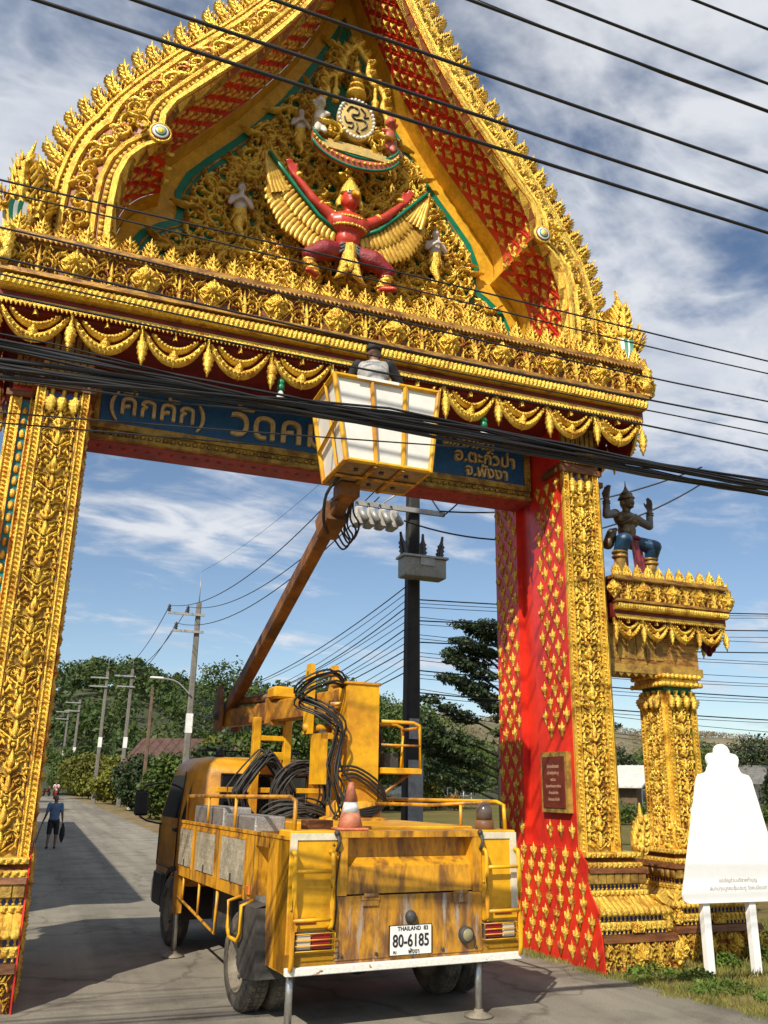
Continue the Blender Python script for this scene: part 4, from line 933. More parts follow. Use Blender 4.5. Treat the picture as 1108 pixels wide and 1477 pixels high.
# guardian statue standing on the side wing -------------------------------
BRZ = mat('dark_bronze', (.085, .062, .036), .42, .4, col2=(.22, .15, .06), vscale=9, bump=.4, cov=.57)
GREYA = mat('grey_worn_bronze', (.17, .16, .15), .5, .2, .3, 8, bump=.2)
CLB = mat('blue_trousers', (.012, .055, .12), .4, 0, .3, 8, bump=.3); CLR = mat('red_sash_cloth', (.22, .025, .035), .5, 0, .3, 8, bump=.3)
sx0, sy0, sz0 = 8.18, 10.85, 5.13
st = thing('guardian_statue', (sx0, sy0, sz0), 'dark bronze guardian statue with raised arms, crown and blue trousers on the side wing', 'statue')
MS = T((sx0, sy0, sz0)) @ Rz(R(14)) @ S(1.1, 1.08, .88)
b = MB(); ell(b, (0, 0, .82), (.18, .13, .14)); ell(b, (0, 0, 1.0), (.155, .12, .18)); ell(b, (0, -.01, 1.2), (.24, .14, .16)); cap(b, (0, 0, 1.3), (.0, -.02, 1.42), .065, .06)
for s in (-1, 1): ell(b, (s*.09, -.1, 1.22), (.1, .05, .07)); ell(b, (s*.24, 0, 1.27), (.085, .08, .085))
ell(b, (.01, -.03, 1.52), (.1, .115, .135)); ell(b, (.015, -.13, 1.49), (.025, .035, .03)); ell(b, (.01, -.1, 1.43), (.05, .04, .03)); [ell(b, (s*.1, -.02, 1.51), (.018, .03, .05)) for s in (-1, 1)]
obj('bronze_body', remeshed(b, .014, 3), BRZ, st, MS)
for s in (-1, 1):
    b = MB(); limb(b, [(s*.27, 0, 1.26), (s*.46, -.04, 1.17), (s*.47, -.06, 1.45)], [.078, .062, .045]); hand(b, (s*.47, -.06, 1.47), (s*.2, -.3, .9) if s < 0 else (-.3, -.3, .8), s, 1.5, .2, (-s, 0, .3)); obj('raised_arm', remeshed(b, .012, 2), GREYA, st, MS)

b = MB()
for s in (-1, 1): limb(b, [(s*.1, 0, .8), (s*.31, -.2, .72), (s*.33, -.12, .5)], [.13, .12, .095])
obj('trousers', remeshed(b, .016, 3), CLB, st, MS)
BOOT = mat('boot_gilt', (.42, .25, .06), .45, .4, .35, 8)
for s in (-1, 1):
    b = MB(); limb(b, [(s*.33, -.12, .52), (s*.32, -.1, .08)], [.09, .07]); cap(b, (s*.32, -.1, .05), (s*.34, -.28, .04), .06, .045)
    for z in (.5, .42): b.lathe([(.1, -.025), (.115, 0), (.1, .025)], 12, T((s*.33, -.115, z)))
    obj('gilt_boot', b, BOOT, st, MS)
b = MB(); b.loft([[(x*(1+.1*t), -.13-.05*t+.012*math.cos(x*60), .8-.6*t) for x in np.linspace(-.085, .085, 9)] for t in (0, .3, .6, 1)], False, False, True); b.loft([[(x*(1+.1*t), -.12-.05*t, .8-.6*t) for x in np.linspace(-.085, .085, 9)] for t in (0, .3, .6, 1)], False, False, True)
for s in (-1, 1): b.loft([[(s*(.1+x)+s*.06*t, -.09-.04*t+.012*math.cos(x*70), .8-.62*t) for x in np.linspace(0, .09, 6)] for t in (0, .3, .6, 1)], False, False, True)
b.tube([(.2*math.cos(a), .15*math.sin(a), .84) for a in np.linspace(0, 2*PI, 20)], .035, 6); obj('sash', b, CLR, st, MS)
b = MB(); b.lathe([(.105, 1.58), (.125, 1.6), (.11, 1.63), (.09, 1.67), (.095, 1.69), (.06, 1.73), (.03, 1.78), (.012, 1.84), (.003, 1.95)], 12, T((.01, -.02, 0)), 6, .05)
obj('crown', b, BRZ, st, MS)
b = MB(); b.tube([(.17*math.sin(a)-.02, -.145*math.cos(a), 1.2+.13*math.sin(a)) for a in np.linspace(-1.5, 1.5, 12)], .022, 6); obj('chest_band', b, BRZ, st, MS)
for s in (-1, 1):
    for z in (1.38, 1.42): obj('bangle', MB().lathe([(.05, -.012), (.062, 0), (.05, .012)], 10, T((s*.47, -.058, z))), BRZ, st, MS)
b = MB(); cap(b, (-.33, .0, .9), (-.4, .02, .66), .07, .085); cap(b, (-.33, 0, .9), (-.26, 0, .96), .05, .04); obj('hip_ornament', b, BRZ, st, MS)
b = MB(); b.cbox(-.5, .5, -.3, .26, -.015, .02, .008); obj('footing_slab', b, BROWN, st, MS)

# ------------------------------------------------------------------ people
SKIN = mat('brown_skin', (.20, .10, .062), .55, 0, .15, 9); HAIR = mat('black_hair', (.012, .01, .01), .6)
def person(name, M, label, cloth, pose, group=None):
    """pose: joints in metres for a 1.7 m figure facing -Y locally"""
    o = bpy.data.objects.new(name, None); o.empty_display_size = .2; link(o, None, M); tag(o, label, 'person', group)
    P = dict(hip=(0, 0, .9), chest=(0, 0, 1.28), neck=(0, 0, 1.45), head=(0, -.02, 1.58)); P.update(pose)
    b = MB(); hd = Vector(P['head']); cap(b, Vector(P['neck'])-Vector((0, 0, .06)), hd, .058, .055); ell(b, hd, (.077, .095, .115)); ell(b, hd+Vector((0, -.05, -.065)), (.05, .05, .045)); ell(b, hd+Vector((0, -.1, -.01)), (.014, .02, .022))
    for s in (-1, 1): ell(b, hd+Vector((s*.078, .005, 0)), (.012, .022, .03)); ell(b, hd+Vector((s*.03, -.085, .012)), (.017, .012, .01))
    ell(b, hd+Vector((0, -.09, -.055)), (.024, .012, .009))
    ell(b, P['hip'], (.15, .1, .12)); ell(b, (Vector(P['hip'])+Vector(P['chest']))/2, (.13, .09, .2)); ell(b, P['chest'], (.17, .1, .17))
    for s, n in ((-1, 'R'), (1, 'L')):
        sh, el_, wr = P['sh'+n], P['el'+n], P['wr'+n]; limb(b, [sh, el_, wr], [.052, .042, .028]); d = Vector(wr)-Vector(el_); hand(b, wr, P.get('hd'+n, d), s, 1., P.get('curl', .7), P.get('pn'+n, (-s, 0, 0)))
        hp, kn, an = P['hp'+n], P['kn'+n], P['an'+n]; limb(b, [hp, kn, an], [.085, .058, .038]); cap(b, Vector(an)+Vector((0, .02, -.05)), Vector(an)+Vector((0, -.15, -.06)), .04, .032)
    obj('body', remeshed(b, .0125, 2), SKIN, o, M)
    # clothes
    b = MB(); c = Vector(P['chest']); h_ = Vector(P['hip']); ell(b, c, (.195, .125, .175)); ell(b, (c+h_)/2, (.17, .125, .26)); ell(b, h_+Vector((0, 0, .04)), (.175, .128, .13)); cap(b, c+Vector((-.13, 0, .08)), c+Vector((.13, 0, .08)), .075, .075)
    if cloth.get('sleeve', 1):
        sb = MB() if cloth.get('sleeve_m') else b
        for n in 'RL':
            s0, e0 = Vector(P['sh'+n]), Vector(P['el'+n]); limb(sb, [s0, s0.lerp(e0, .8)], [.068, .06])
            if sb is not b: obj('sleeve', remeshed(sb, .016, 1), cloth['sleeve_m'], o, M); sb = MB()
    obj('shirt', remeshed(b, .016, 2), cloth['shirt'], o, M)
    b = MB(); ell(b, h_-Vector((0, 0, .03)), (.172, .125, .12))
    for n in 'RL': a, k, f = Vector(P['hp'+n]), Vector(P['kn'+n]), Vector(P['an'+n]); limb(b, [a, k] if not cloth.get('long') else [a, k, f.lerp(k, .1)], [.105, .085, .062])
    obj('trousers', remeshed(b, .016, 2), cloth['trousers'], o, M)
    if cloth.get('hair'): b = MB(); ell(b, hd+Vector((0, .02, .03)), (.086, .098, .105)); obj('hair', b, cloth['hair'], o, M)
    if cloth.get('cap'):
        b = MB(); b.lathe([(.098, .02), (.1, .06), (.085, .1), (.05, .125), (.001, .135)], 14, T(hd) @ S(.95, 1.12, 1)); b.loft([[(hd.x+.09*math.sin(a)*1., hd.y-.1-r_*math.cos(a)*.09, hd.z+.035-.02*r_) for a in np.linspace(-1.4, 1.4, 9)] for r_ in (0, 1)], False, False, True); obj('cap', b, cloth['cap'], o, M)
    b = MB()
    for n in 'RL': an = Vector(P['an'+n]); cap(b, an+Vector((0, .03, -.06)), an+Vector((0, -.16, -.068)), .046, .04)
    obj('shoe', remeshed(b, .012, 1), cloth.get('shoe', BLACKR), o, M)
    return o
stand = dict(shR=(-.19, 0, 1.39), shL=(.19, 0, 1.39), hpR=(-.09, 0, .88), hpL=(.09, 0, .88))
GREYV = mat('grey_vest', (.46, .45, .44), .8, 0, .2, 12, bump=.3, bscale=30); DARKC = mat('charcoal_cloth', (.025, .025, .03), .8, 0, .3, 9)
wk = person('person', T((3.1, 8.70, 5.475)) @ Rz(R(158)), 'worker in grey vest and dark cap standing in the lifted bucket', dict(shirt=GREYV, trousers=DARKC, long=1, sleeve=1, sleeve_m=DARKC, cap=DARKC),
    dict(stand, elR=(-.33, -.16, 1.17), wrR=(-.3, -.34, 1.3), elL=(.33, -.14, 1.17), wrL=(.28, -.34, 1.3), knR=(-.1, -.03, .5), anR=(-.11, .0, .09), knL=(.1, -.03, .5), anL=(.11, 0, .09), head=(0, -.05, 1.57)))
MW = WM[wk.name]
me = text_mesh('การไฟฟ้าส่วนภูมิภาค', .036, .001); me.materials.append(DARKC); obj('vest_print', me, None, wk, MW @ T((0, .136, 1.36)) @ Rx(R(78)) @ Ry(0) @ Rz(PI) @ Rx(PI))
pe = person('person', T((.62, 32.7, 0)) @ Rz(R(176)), 'man in blue shirt and dark shorts walking down the road with a stick', dict(shirt=mat('blue_shirt', (.12, .20, .36), .8, 0, .2, 10), trousers=DARKC, sleeve=1, shoe=BLACKR),
    dict(stand, elR=(-.24, .03, 1.11), wrR=(-.27, -.05, .87), elL=(.25, .03, 1.11), wrL=(.33, -.1, .88), knR=(-.11, -.1, .48), anR=(-.11, -.02, .09), knL=(.11, .02, .48), anL=(.12, .16, .11)))
MW = WM[pe.name]
b = MB(); b.tube([(.36, -.15, .83), (.56, -.34, .0)], [.015, .013], 8); b.tube([(.36, -.15, .83), (.355, -.14, .88), (.33, -.11, .91)], .015, 8); tag(obj('walking_stick', b, BROWN, None, MW), 'thin walking stick held by the man in the blue shirt', 'stick')
b = MB(); b.lathe([(.015, -.62), (.05, -.55), (.085, -.4), (.075, -.2), (.03, -.06), (.012, 0)], 10, T((-.31, -.1, .8)), 5, .12, 1, .6); tag(obj('dark_bag', b, DARKC, None, MW), 'limp dark bag hanging from the hand of the man in the blue shirt', 'bag')
# ------------------------------------------------------------------ bucket truck
def rust_mat(name, base, rust, cov, soft, sc, stretch, rough=.42, scrape=None):
    m = mat(name, base, rough, 0, col2=rust, vscale=sc, cov=cov, soft=soft, stretch=stretch, bump=.12, bscale=30)
    t = m.node_tree; bs = t.nodes['Principled BSDF']
    if scrape:
        old = bs.inputs['Base Color'].links[0].from_socket; g = t.nodes.new('ShaderNodeNewGeometry'); mp_ = t.nodes.new('ShaderNodeMapping'); mp_.inputs['Scale'].default_value = (14, 14, 1.6); t.links.new(g.outputs['Position'], mp_.inputs[0])
        n = t.nodes.new('ShaderNodeTexNoise'); n.inputs['Scale'].default_value = 1; n.inputs['Detail'].default_value = 7; n.inputs['Roughness'].default_value = .7; t.links.new(mp_.outputs[0], n.inputs['Vector'])
        r_ = t.nodes.new('ShaderNodeMapRange'); t.links.new(n.outputs['Fac'], r_.inputs[0]); r_.inputs[1].default_value = scrape[3]; r_.inputs[2].default_value = scrape[3]+.1
        mx = t.nodes.new('ShaderNodeMixRGB'); t.links.new(r_.outputs[0], mx.inputs[0]); t.links.new(old, mx.inputs[1]); mx.inputs[2].default_value = (*scrape[:3], 1); t.links.new(mx.outputs[0], bs.inputs['Base Color'])
    return m
TY = rust_mat('truck_yellow', (.74, .385, .008), (.50, .21, .012), .56, .12, 1.6, (1, 1, 1))
TYR = rust_mat('truck_yellow_grimy', (.64, .30, .015), (.21, .09, .02), .525, .11, 2.4, (2.4, 2.4, .7))
TGATE = rust_mat('tailgate_rusty', (.58, .27, .015), (.19, .085, .03), .505, .11, 2.0, (2.6, 2.6, .8), .55, (.36, .31, .25, .55))
BOOM = rust_mat('boom_rust', (.25, .10, .02), (.085, .036, .015), .5, .14, 2.2, (1, 1, 1), .55)
ALU = mat('worn_aluminium', (.42, .41, .39), .45, .55, .25, 9, bump=.5, bscale=60); DSTEEL = mat('grimy_steel', (.075, .072, .068), .6, .2, .4, 5, bump=.2)
CHROME = mat('jack_chrome', (.55, .55, .54), .28, .85, .15, 4); TYRE = mat('dusty_tyre', (.045, .042, .038), .85, 0, col2=(.15, .13, .10), vscale=4, bump=.3); RIM = mat('dusty_rim', (.27, .23, .17), .6, .1, .3, 6)
GLASS = mat('dark_glass', (.012, .015, .018), .08, 0, spec=.7); LRED = mat('tail_lamp_red', (.25, .012, .015), .2); LWHT = mat('tail_lamp_clear', (.55, .46, .33), .2); CABY = rust_mat('cab_yellow', (.66, .31, .012), (.42, .17, .015), .55, .12, 1.3, (1, 1, 1), .35)
WCHIP = rust_mat('chipped_white_bar', (.8, .77, .70), (.33, .15, .05), .64, .03, 7, (1, 1, 2), .5)
TO = Vector((3.414, 8.217, 0)); TM = T(TO) @ Rz(R(5.5))
truck = thing('bucket_truck', TO, 'rusty yellow utility truck with folding boom and white work bucket raised to the gate', 'truck')
WM[truck.name] = T(TO)
def tp(name, b, m, par=None, M=None): return obj(name, b, m, par or truck, TM if M is None else TM @ M)
def rail(pts, r=.02, k=0, n=8):
    b = MB(); b.tube([tuple(p) for p in (smooth_line(pts, k) if k else pts)], r, n); return b
tp('chassis', MB().bb(-.42, -.32, .25, 6.0, .6, .82).bb(.32, .42, .25, 6.0, .6, .82).bb(-.42, .42, .6, .7, .6, .82).bb(-.42, .42, 3.0, 3.1, .6, .82).bb(-.3, .3, 1.0, 1.3, .4, .6).bb(.45, .95, 2.3, 3.4, .5, .9).bb(-.95, -.5, 2.5, 3.3, .5, .88), DSTEEL)
tp('axle', MB().tube([(-1, 1.15, .43), (1, 1.15, .43)], .07, 10).tube([(-.9, 5.0, .43), (.9, 5.0, .43)], .05, 10).ball((0, 1.15, .43), .2, 10, 6), DSTEEL)
# bed ---------------------------------------------------------------------
bed = tp('bed', MB().cbox(-1.2, 1.2, .985, 4.1, 1.0, 1.56, .01).cbox(-.93, 1.2, .31, .984, 1.0, 1.56, .01), TYR)
tp('deck_plate', MB().cbox(-.62, 1.0, .45, 3.2, 1.56, 1.70, .012), TY)
b = MB(); b.bb(-1.225, -1.19, .98, 4.12, .97, 1.6); b.bb(-1.225, -1.19, .55, .98, 1.5, 1.6); b.bb(-1.225, -1.19, .02, .58, .5, 1.6); b.bb(-1.235, -1.19, .02, 4.12, 1.6, 1.63); sp_ = tp('side_panel', b, TYR)
b = MB(); b.bb(1.19, 1.225, .02, 4.12, .97, 1.63); tp('side_panel', b, TYR)
b = MB(); b.bb(-1.2, -.9, .58, .98, 1.0, 1.04); b.bb(-.92, -.9, .58, .98, 1.0, 1.5); tp('step_recess', b, mat('recess_grey', (.2, .19, .17), .6, 0, .3, 5))
LOCK = mat('weathered_locker', (.50, .44, .32), .5, .15, .35, 4, bump=.4, bscale=50)
for y0, y1 in ((3.42, 4.02), (2.42, 3.2), (1.3, 2.15)):
    d = tp('locker_door', MB().bb(-1.237, -1.226, y0, y1, 1.1, 1.53), LOCK); b = MB()
    for i in range(9):
        for j in range(6): b.box((-1.238, y0+(y1-y0)*(i+.5)/9, 1.13+.37*(j+.5)/6), (.003, .03, .009), Rx(R(45 if (i+j) % 2 else -45)).to_3x3())
    tag(tp('tread_pattern', b, LOCK, d), kind='stuff'); tp('latch', MB().bb(-1.25, -1.236, (y0+y1)/2-.015, (y0+y1)/2+.015, 1.1, 1.18), DSTEEL, d)
    tp('door_frame', MB().bb(-1.234, -1.225, y0-.03, y1+.03, 1.535, 1.555).bb(-1.234, -1.225, y0-.03, y0-.01, 1.08, 1.535).bb(-1.234, -1.225, y1+.01, y1+.03, 1.08, 1.535), TYR, d)
tp('side_marker', MB().cbox(-1.245, -1.225, 1.06, 1.16, 1.03, 1.12, .006), mat('orange_lens', (.6, .18, .03), .25))
# rear body
tp('rear_corner', MB().cbox(-1.225, -.76, 0, .32, .5, 1.68, .008), TY); tp('rear_corner', MB().cbox(.79, 1.225, 0, .32, .5, 1.68, .008), TY)
WTAPE = mat('cream_tape', (.72, .66, .5), .5, 0, .2, 7, fine=.2); tp('white_edge', MB().bb(-1.225, -.77, -.012, .0, 1.6, 1.66).bb(-1.225, -1.16, -.012, 0, 1.5, 1.6), WTAPE); tp('white_edge', MB().bb(.80, 1.225, -.012, .0, 1.6, 1.66).bb(1.15, 1.225, -.012, 0, .95, 1.6), WTAPE)
b = MB(); V = [(-.70, .13, 1.64), (.72, .13, 1.64), (.72, .13, 1.44), (-.70, .13, 1.44), (-.7, .02, 1.36), (.72, .02, 1.36), (.72, .0, 1.13), (-.7, .0, 1.13)]; b.add(V, [(3, 2, 1, 0), (4, 5, 2, 3), (7, 6, 5, 4)]); b.bb(-.70, .72, .15, .3, 1.1, 1.62); tp('upper_tail_panel', b, TYR)
b = MB(); b.bb(-.78, .80, -.02, .34, 1.62, 1.675); b.bb(-.76, -.66, -.015, .2, 1.12, 1.62); b.bb(.70, .80, -.015, .2, 1.12, 1.62); tp('tail_frame', b, TYR)
tg_ = tp('tailgate', MB().cbox(-.765, .80, -.012, .06, .585, 1.115, .006), TGATE)
for x in (-.42, .55): tp('hinge', MB().bb(x-.09, x+.09, -.035, -.01, 1.08, 1.12).tube([(x-.07, -.03, 1.12), (x+.07, -.03, 1.12)], .02, 8).bb(x-.08, x+.08, -.03, -.01, 1.03, 1.08), TGATE, tg_)
for x in (-.78, .78): tp('tail_latch', MB().tube([(x, -.03, 1.66), (x+.02, -.05, 1.58), (x, -.03, 1.5)], .016, 8).ball((x, -.03, 1.66), .03, 8, 5), DSTEEL)
tp('lower_tail_panel', MB().bb(-1.225, 1.225, .0, .05, .5, .66), TGATE)
tp('rear_bumper', MB().cbox(-1.235, 1.24, -.06, .0, .495, .56, .006), WCHIP)
for x in (-1.19, -.8, .83, 1.19):
    for z in (1.56, 1.2, 1.02): tp('rivet', MB().lathe([(.014, 0), (.012, .008), (.001, .01)], 8, T((x, -.001, z)) @ Rx(PI/2)), TYR)
for x in (-.7, -.35, 0, .35, .72): tp('gate_bolt', MB().lathe([(.016, 0), (.016, .012), (.001, .014)], 6, T((x, -.013, .625)) @ Rx(PI/2)), DSTEEL)
for y in (1.0, 2.28, 3.3): tp('panel_seam', MB().bb(-1.2265, -1.2245, y, y+.01, .97, 1.6), DSTEEL)
tp('lamp_wiring', MB().tube([tuple(v) for v in smooth_line([(-.78, -.01, .84), (-.76, -.02, 1.0), (-.77, -.02, 1.2), (-.74, -.02, 1.5)], 4)], .007, 6), BLACKR)
# lamps
for s in (-1, 1):
    xa, xb = (-1.17, -.80) if s < 0 else (.80, 1.17); l = tp('tail_lamp', MB().cbox(xa, xb, -.04, .0, .68, .84, .008), DSTEEL)
    segs = ((xa+.02, xa+.16, LWHT), (xa+.17, xb-.02, LRED)) if s < 0 else ((xa+.02, xb-.17, LRED), (xb-.16, xb-.02, LWHT))
    for a, c, m_ in segs: tp('lens', MB().cbox(a, c, -.06, -.035, .7, .82, .01), m_, l)
    b = MB()
    for z in (.69, .735, .78, .83): b.tube([(xa-.01, -.075, z), (xb+.01, -.075, z)], .005, 6)
    for x in (xa-.01, xb+.01): b.tube([(x, -.0, .69), (x, -.075, .69), (x, -.075, .83), (x, 0, .83)], .005, 6)
    tp('wire_guard', b, TY, l); tp('reflector', MB().cbox(xa+.02, xa+.22, -.012, .0, .9, .95, .004) if s < 0 else MB().cbox(xb-.22, xb-.02, -.012, .0, .9, .95, .004), LRED)
tp('reverse_lamp', MB().lathe([(.075, 0), (.075, .05), (.06, .06), (.001, .06)], 18, T((.60, -.01, .74)) @ Rx(PI/2)), DSTEEL); tp('lamp_glass', MB().lathe([(.058, 0), (.05, .012), (.001, .018)], 18, T((.60, -.07, .74)) @ Rx(PI/2)), mat('lamp_olive', (.25, .22, .12), .2))
tp('plate_lamp', MB().ball((.0, -.03, .92), .06, 10, 6, (1, .8, 1)), DSTEEL)
# ladders
for xi, xo in ((-.83, -1.2), (.82, 1.2)):
    s = -1 if xi < 0 else 1
    b = MB(); b.tube(smooth_line([(xi, 0, 1.5), (xi, -.06, 1.49), (xi, -.08, 1.4), (xi, -.08, .95), (xi, -.07, .88), (xi, 0, .86)], 3), .02, 8); lo = tp('ladder', b, TY)
    tp('stile', rail([(xo, 0, 1.5), (xo, -.06, 1.49), (xo, -.08, 1.4), (xo, -.08, .62), (xo, -.05, .56)], .022, 3), TY, lo)
    for z in (1.34, .94): tp('rung', rail([(xi, -.08, z), (xo, -.08, z)], .017), TY, lo)
# number plate
pl = tp('number_plate', MB().cbox(-.22, .22, -.035, -.022, .60, .85, .004), mat('plate_white', (.8, .8, .78), .4)); PK = mat('plate_black', (.015, .015, .018), .5)
tp('plate_rim', MB().bb(-.225, .225, -.034, -.02, .597, .604).bb(-.225, .225, -.034, -.02, .846, .853).bb(-.225, -.218, -.034, -.02, .597, .853).bb(.218, .225, -.034, -.02, .597, .853), PK, pl)
for tx, sz, x, z, sx, nm in (('80-6185', .150, 0, .717, .78, 'plate_number'), ('THAILAND  83', .05, .02, .822, 1.0, 'plate_country'), ('พังงา', .055, .03, .628, 1.0, 'plate_province'), ('ณ', .04, -.17, .628, 1, 'plate_mark')):
    me = text_mesh(tx, sz, .0015, 'CENTER', .0022 if sz > .1 else .0008); me.materials.append(PK); tp(nm, me, None, pl, T((x, -.037, z)) @ Rx(PI/2) @ S(sx, 1, 1))
# hand rails
tp('side_rail', rail([(-1.17, 4.0, 1.62), (-1.17, 4.0, 1.93), (-1.17, 2.0, 1.95), (-1.17, .2, 1.97), (-1.17, .06, 1.94), (-1.17, .06, 1.66)], .021), TYR)
for y in (3.0, 1.9): tp('rail_post', rail([(-1.17, y, 1.62), (-1.17, y, 1.94)], .018), TYR)
tp('side_rail', rail([(1.17, 4.0, 1.62), (1.17, 4.0, 1.93), (1.17, .25, 1.95), (1.17, .12, 1.92), (1.17, .1, 1.66)], .021), TY)
tp('rear_rail', rail([(.4, 1.6, 1.9), (.75, .9, 1.9), (1.17, .3, 1.95)], .018), TYR); tp('rail_post', rail([(.95, .62, 1.62), (.95, .62, 1.92)], .017), TY)
tp('beacon', MB().lathe([(.1, 1.66), (.1, 1.76), (.085, 1.77)], 16, T((.98, .2, 0))), mat('beacon_base', (.2, .09, .04), .5)); tp('beacon_dome', MB().lathe([(.085, 1.77), (.085, 1.87), (.06, 1.93), (.001, 1.95)], 16, T((.98, .2, 0))), mat('beacon_dome', (.10, .075, .065), .25))
tp('tool_box', MB().cbox(-1.1, -.75, 2.6, 3.9, 1.6, 1.82, .015), ALU); tp('tool_box', MB().cbox(-1.12, -.78, 1.35, 2.4, 1.6, 1.76, .015), ALU)
# side steps and fender
tp('side_step', rail([(-1.2, 4.15, .72), (-1.2, 3.4, .64), (-1.2, 2.3, .52), (-1.2, 2.28, .95)], .018), TYR)
for y, z in ((3.8, .68), (3.05, .6)): tp('step_bar', rail([(-1.2, y, z), (-1.2, y, .98)], .015), TYR)
tp('step_loop', rail([(-1.24, 1.3, 1.0), (-1.36, 1.32, .96), (-1.36, 1.32, .72), (-1.36, 1.24, .64), (-1.36, .98, .64), (-1.36, .9, .72), (-1.36, .91, .96), (-1.24, .92, 1.0)], .019), TY)
b = MB(); b.add([(-1.32, 1.12, .97), (-1.32, .58, .97), (-1.32, .5, .38), (-1.32, .9, .33), (-1.32, 1.08, .42), (-.75, .58, .97), (-.75, .5, .38), (-1.2, 1.12, 1.0), (-1.2, .58, 1.0)], [(0, 1, 2, 3, 4), (1, 5, 6, 2), (0, 7, 8, 1)]); tp('mud_guard', b, DSTEEL); b = MB(); b.add([(1.21, .98, .98), (1.21, .62, .98), (1.21, .55, .36), (1.21, .9, .33), (.75, .62, .98), (.75, .55, .36)], [(3, 2, 1, 0), (2, 5, 4, 1)]); tp('mud_guard', b, DSTEEL)
# wheels
def wheel(x, y, w, s, r=.44):
    prof = [(r*.62, -w/2), (r*.9, -w/2), (r*.98, -w*.38), (r, -w*.3), (r, w*.3), (r*.98, w*.38), (r*.9, w/2), (r*.62, w/2)]
    o = tp('wheel', MB().lathe([(.05, -w*.35), (r*.55, -w*.3), (r*.64, -w*.5), (r*.66, -w*.5), (r*.66, w*.5), (r*.64, w*.5), (r*.55, w*.15), (r*.3, w*.1), (r*.26, w*.3), (.02, w*.32)], 28, T((x, y, r)) @ Ry(s*PI/2)), RIM)
    b = MB(); b.lathe(prof, 36, T((x, y, r)) @ Ry(s*PI/2), caps=False)
    tp('tyre', b, TYRE, o); b = MB()
    for k in range(44):
        a = 2*PI*k/44
        for u in (-.22, 0, .22): b.box((x+u*w, y+math.cos(a)*r, r+math.sin(a)*r), (w*.17, .045, .014), Rx(a-PI/2).to_3x3())
    tag(tp('tread', b, TYRE, o), kind='stuff'); b = MB()
    for k in range(6): a = 2*PI*k/6; b.lathe([(.016, 0), (.016, .03), (.001, .03)], 6, T((x+s*w*.1, y+math.cos(a)*r*.42, r+math.sin(a)*r*.42)) @ Ry(s*PI/2))
    tp('wheel_nuts', b, DSTEEL, o)
for s in (-1, 1): wheel(s*.98, 5.0, .22, s); wheel(s*1.19, 1.15, .23, s); wheel(s*.93, 1.15, .23, s)
# jacks
for x, y, zt in ((-1.18, 4.12, 1.0), (1.18, 4.12, 1.0), (-1.13, .12, .6), (.80, .08, .6)):
    j = tp('jack_leg', MB().tube([(x, y, .03), (x, y, zt)], .034, 12), CHROME)
    if y > 1: tp('jack_sleeve', MB().cbox(x-.055, x+.055, y-.055, y+.055, .5, 1.0, .01), TYR, j)
    tp('jack_foot', MB().lathe([(.14, 0.004), (.14, .02), (.05, .045), (.04, .07)], 18, T((x, y, 0))), RIM, j)
# cab ----------------------------------------------------------------------
def cabring(z, yf, yb, hw, c): return [(-hw+c, yb, z), (hw-c, yb, z), (hw, yb+c, z), (hw, yf-c, z), (hw-c, yf, z), (-hw+c, yf, z), (-hw, yf-c, z), (-hw, yb+c, z)]
b = MB(); b.loft([cabring(z, yf, yb, hw, c) for z, yf, yb, hw, c in ((.78, 6.15, 4.42, 1.0, .06), (.86, 6.2, 4.4, 1.04, .08), (1.4, 6.2, 4.38, 1.05, .1), (1.7, 6.12, 4.38, 1.04, .1), (2.2, 5.86, 4.4, .98, .12), (2.36, 5.74, 4.44, .94, .14), (2.44, 5.6, 4.54, .86, .16), (2.46, 5.4, 4.7, .7, .2))], True, True, True)
cab_ = tp('cab', b, CABY)
tp('rear_window', MB().cbox(-.62, .62, 4.375, 4.4, 1.62, 2.2, .01), GLASS, cab_); tp('window_gasket', MB().tube([(-.64, 4.378, 1.6), (.64, 4.378, 1.6), (.64, 4.385, 2.22), (-.64, 4.385, 2.22), (-.64, 4.378, 1.6)], .018, 6), BLACKR, cab_)
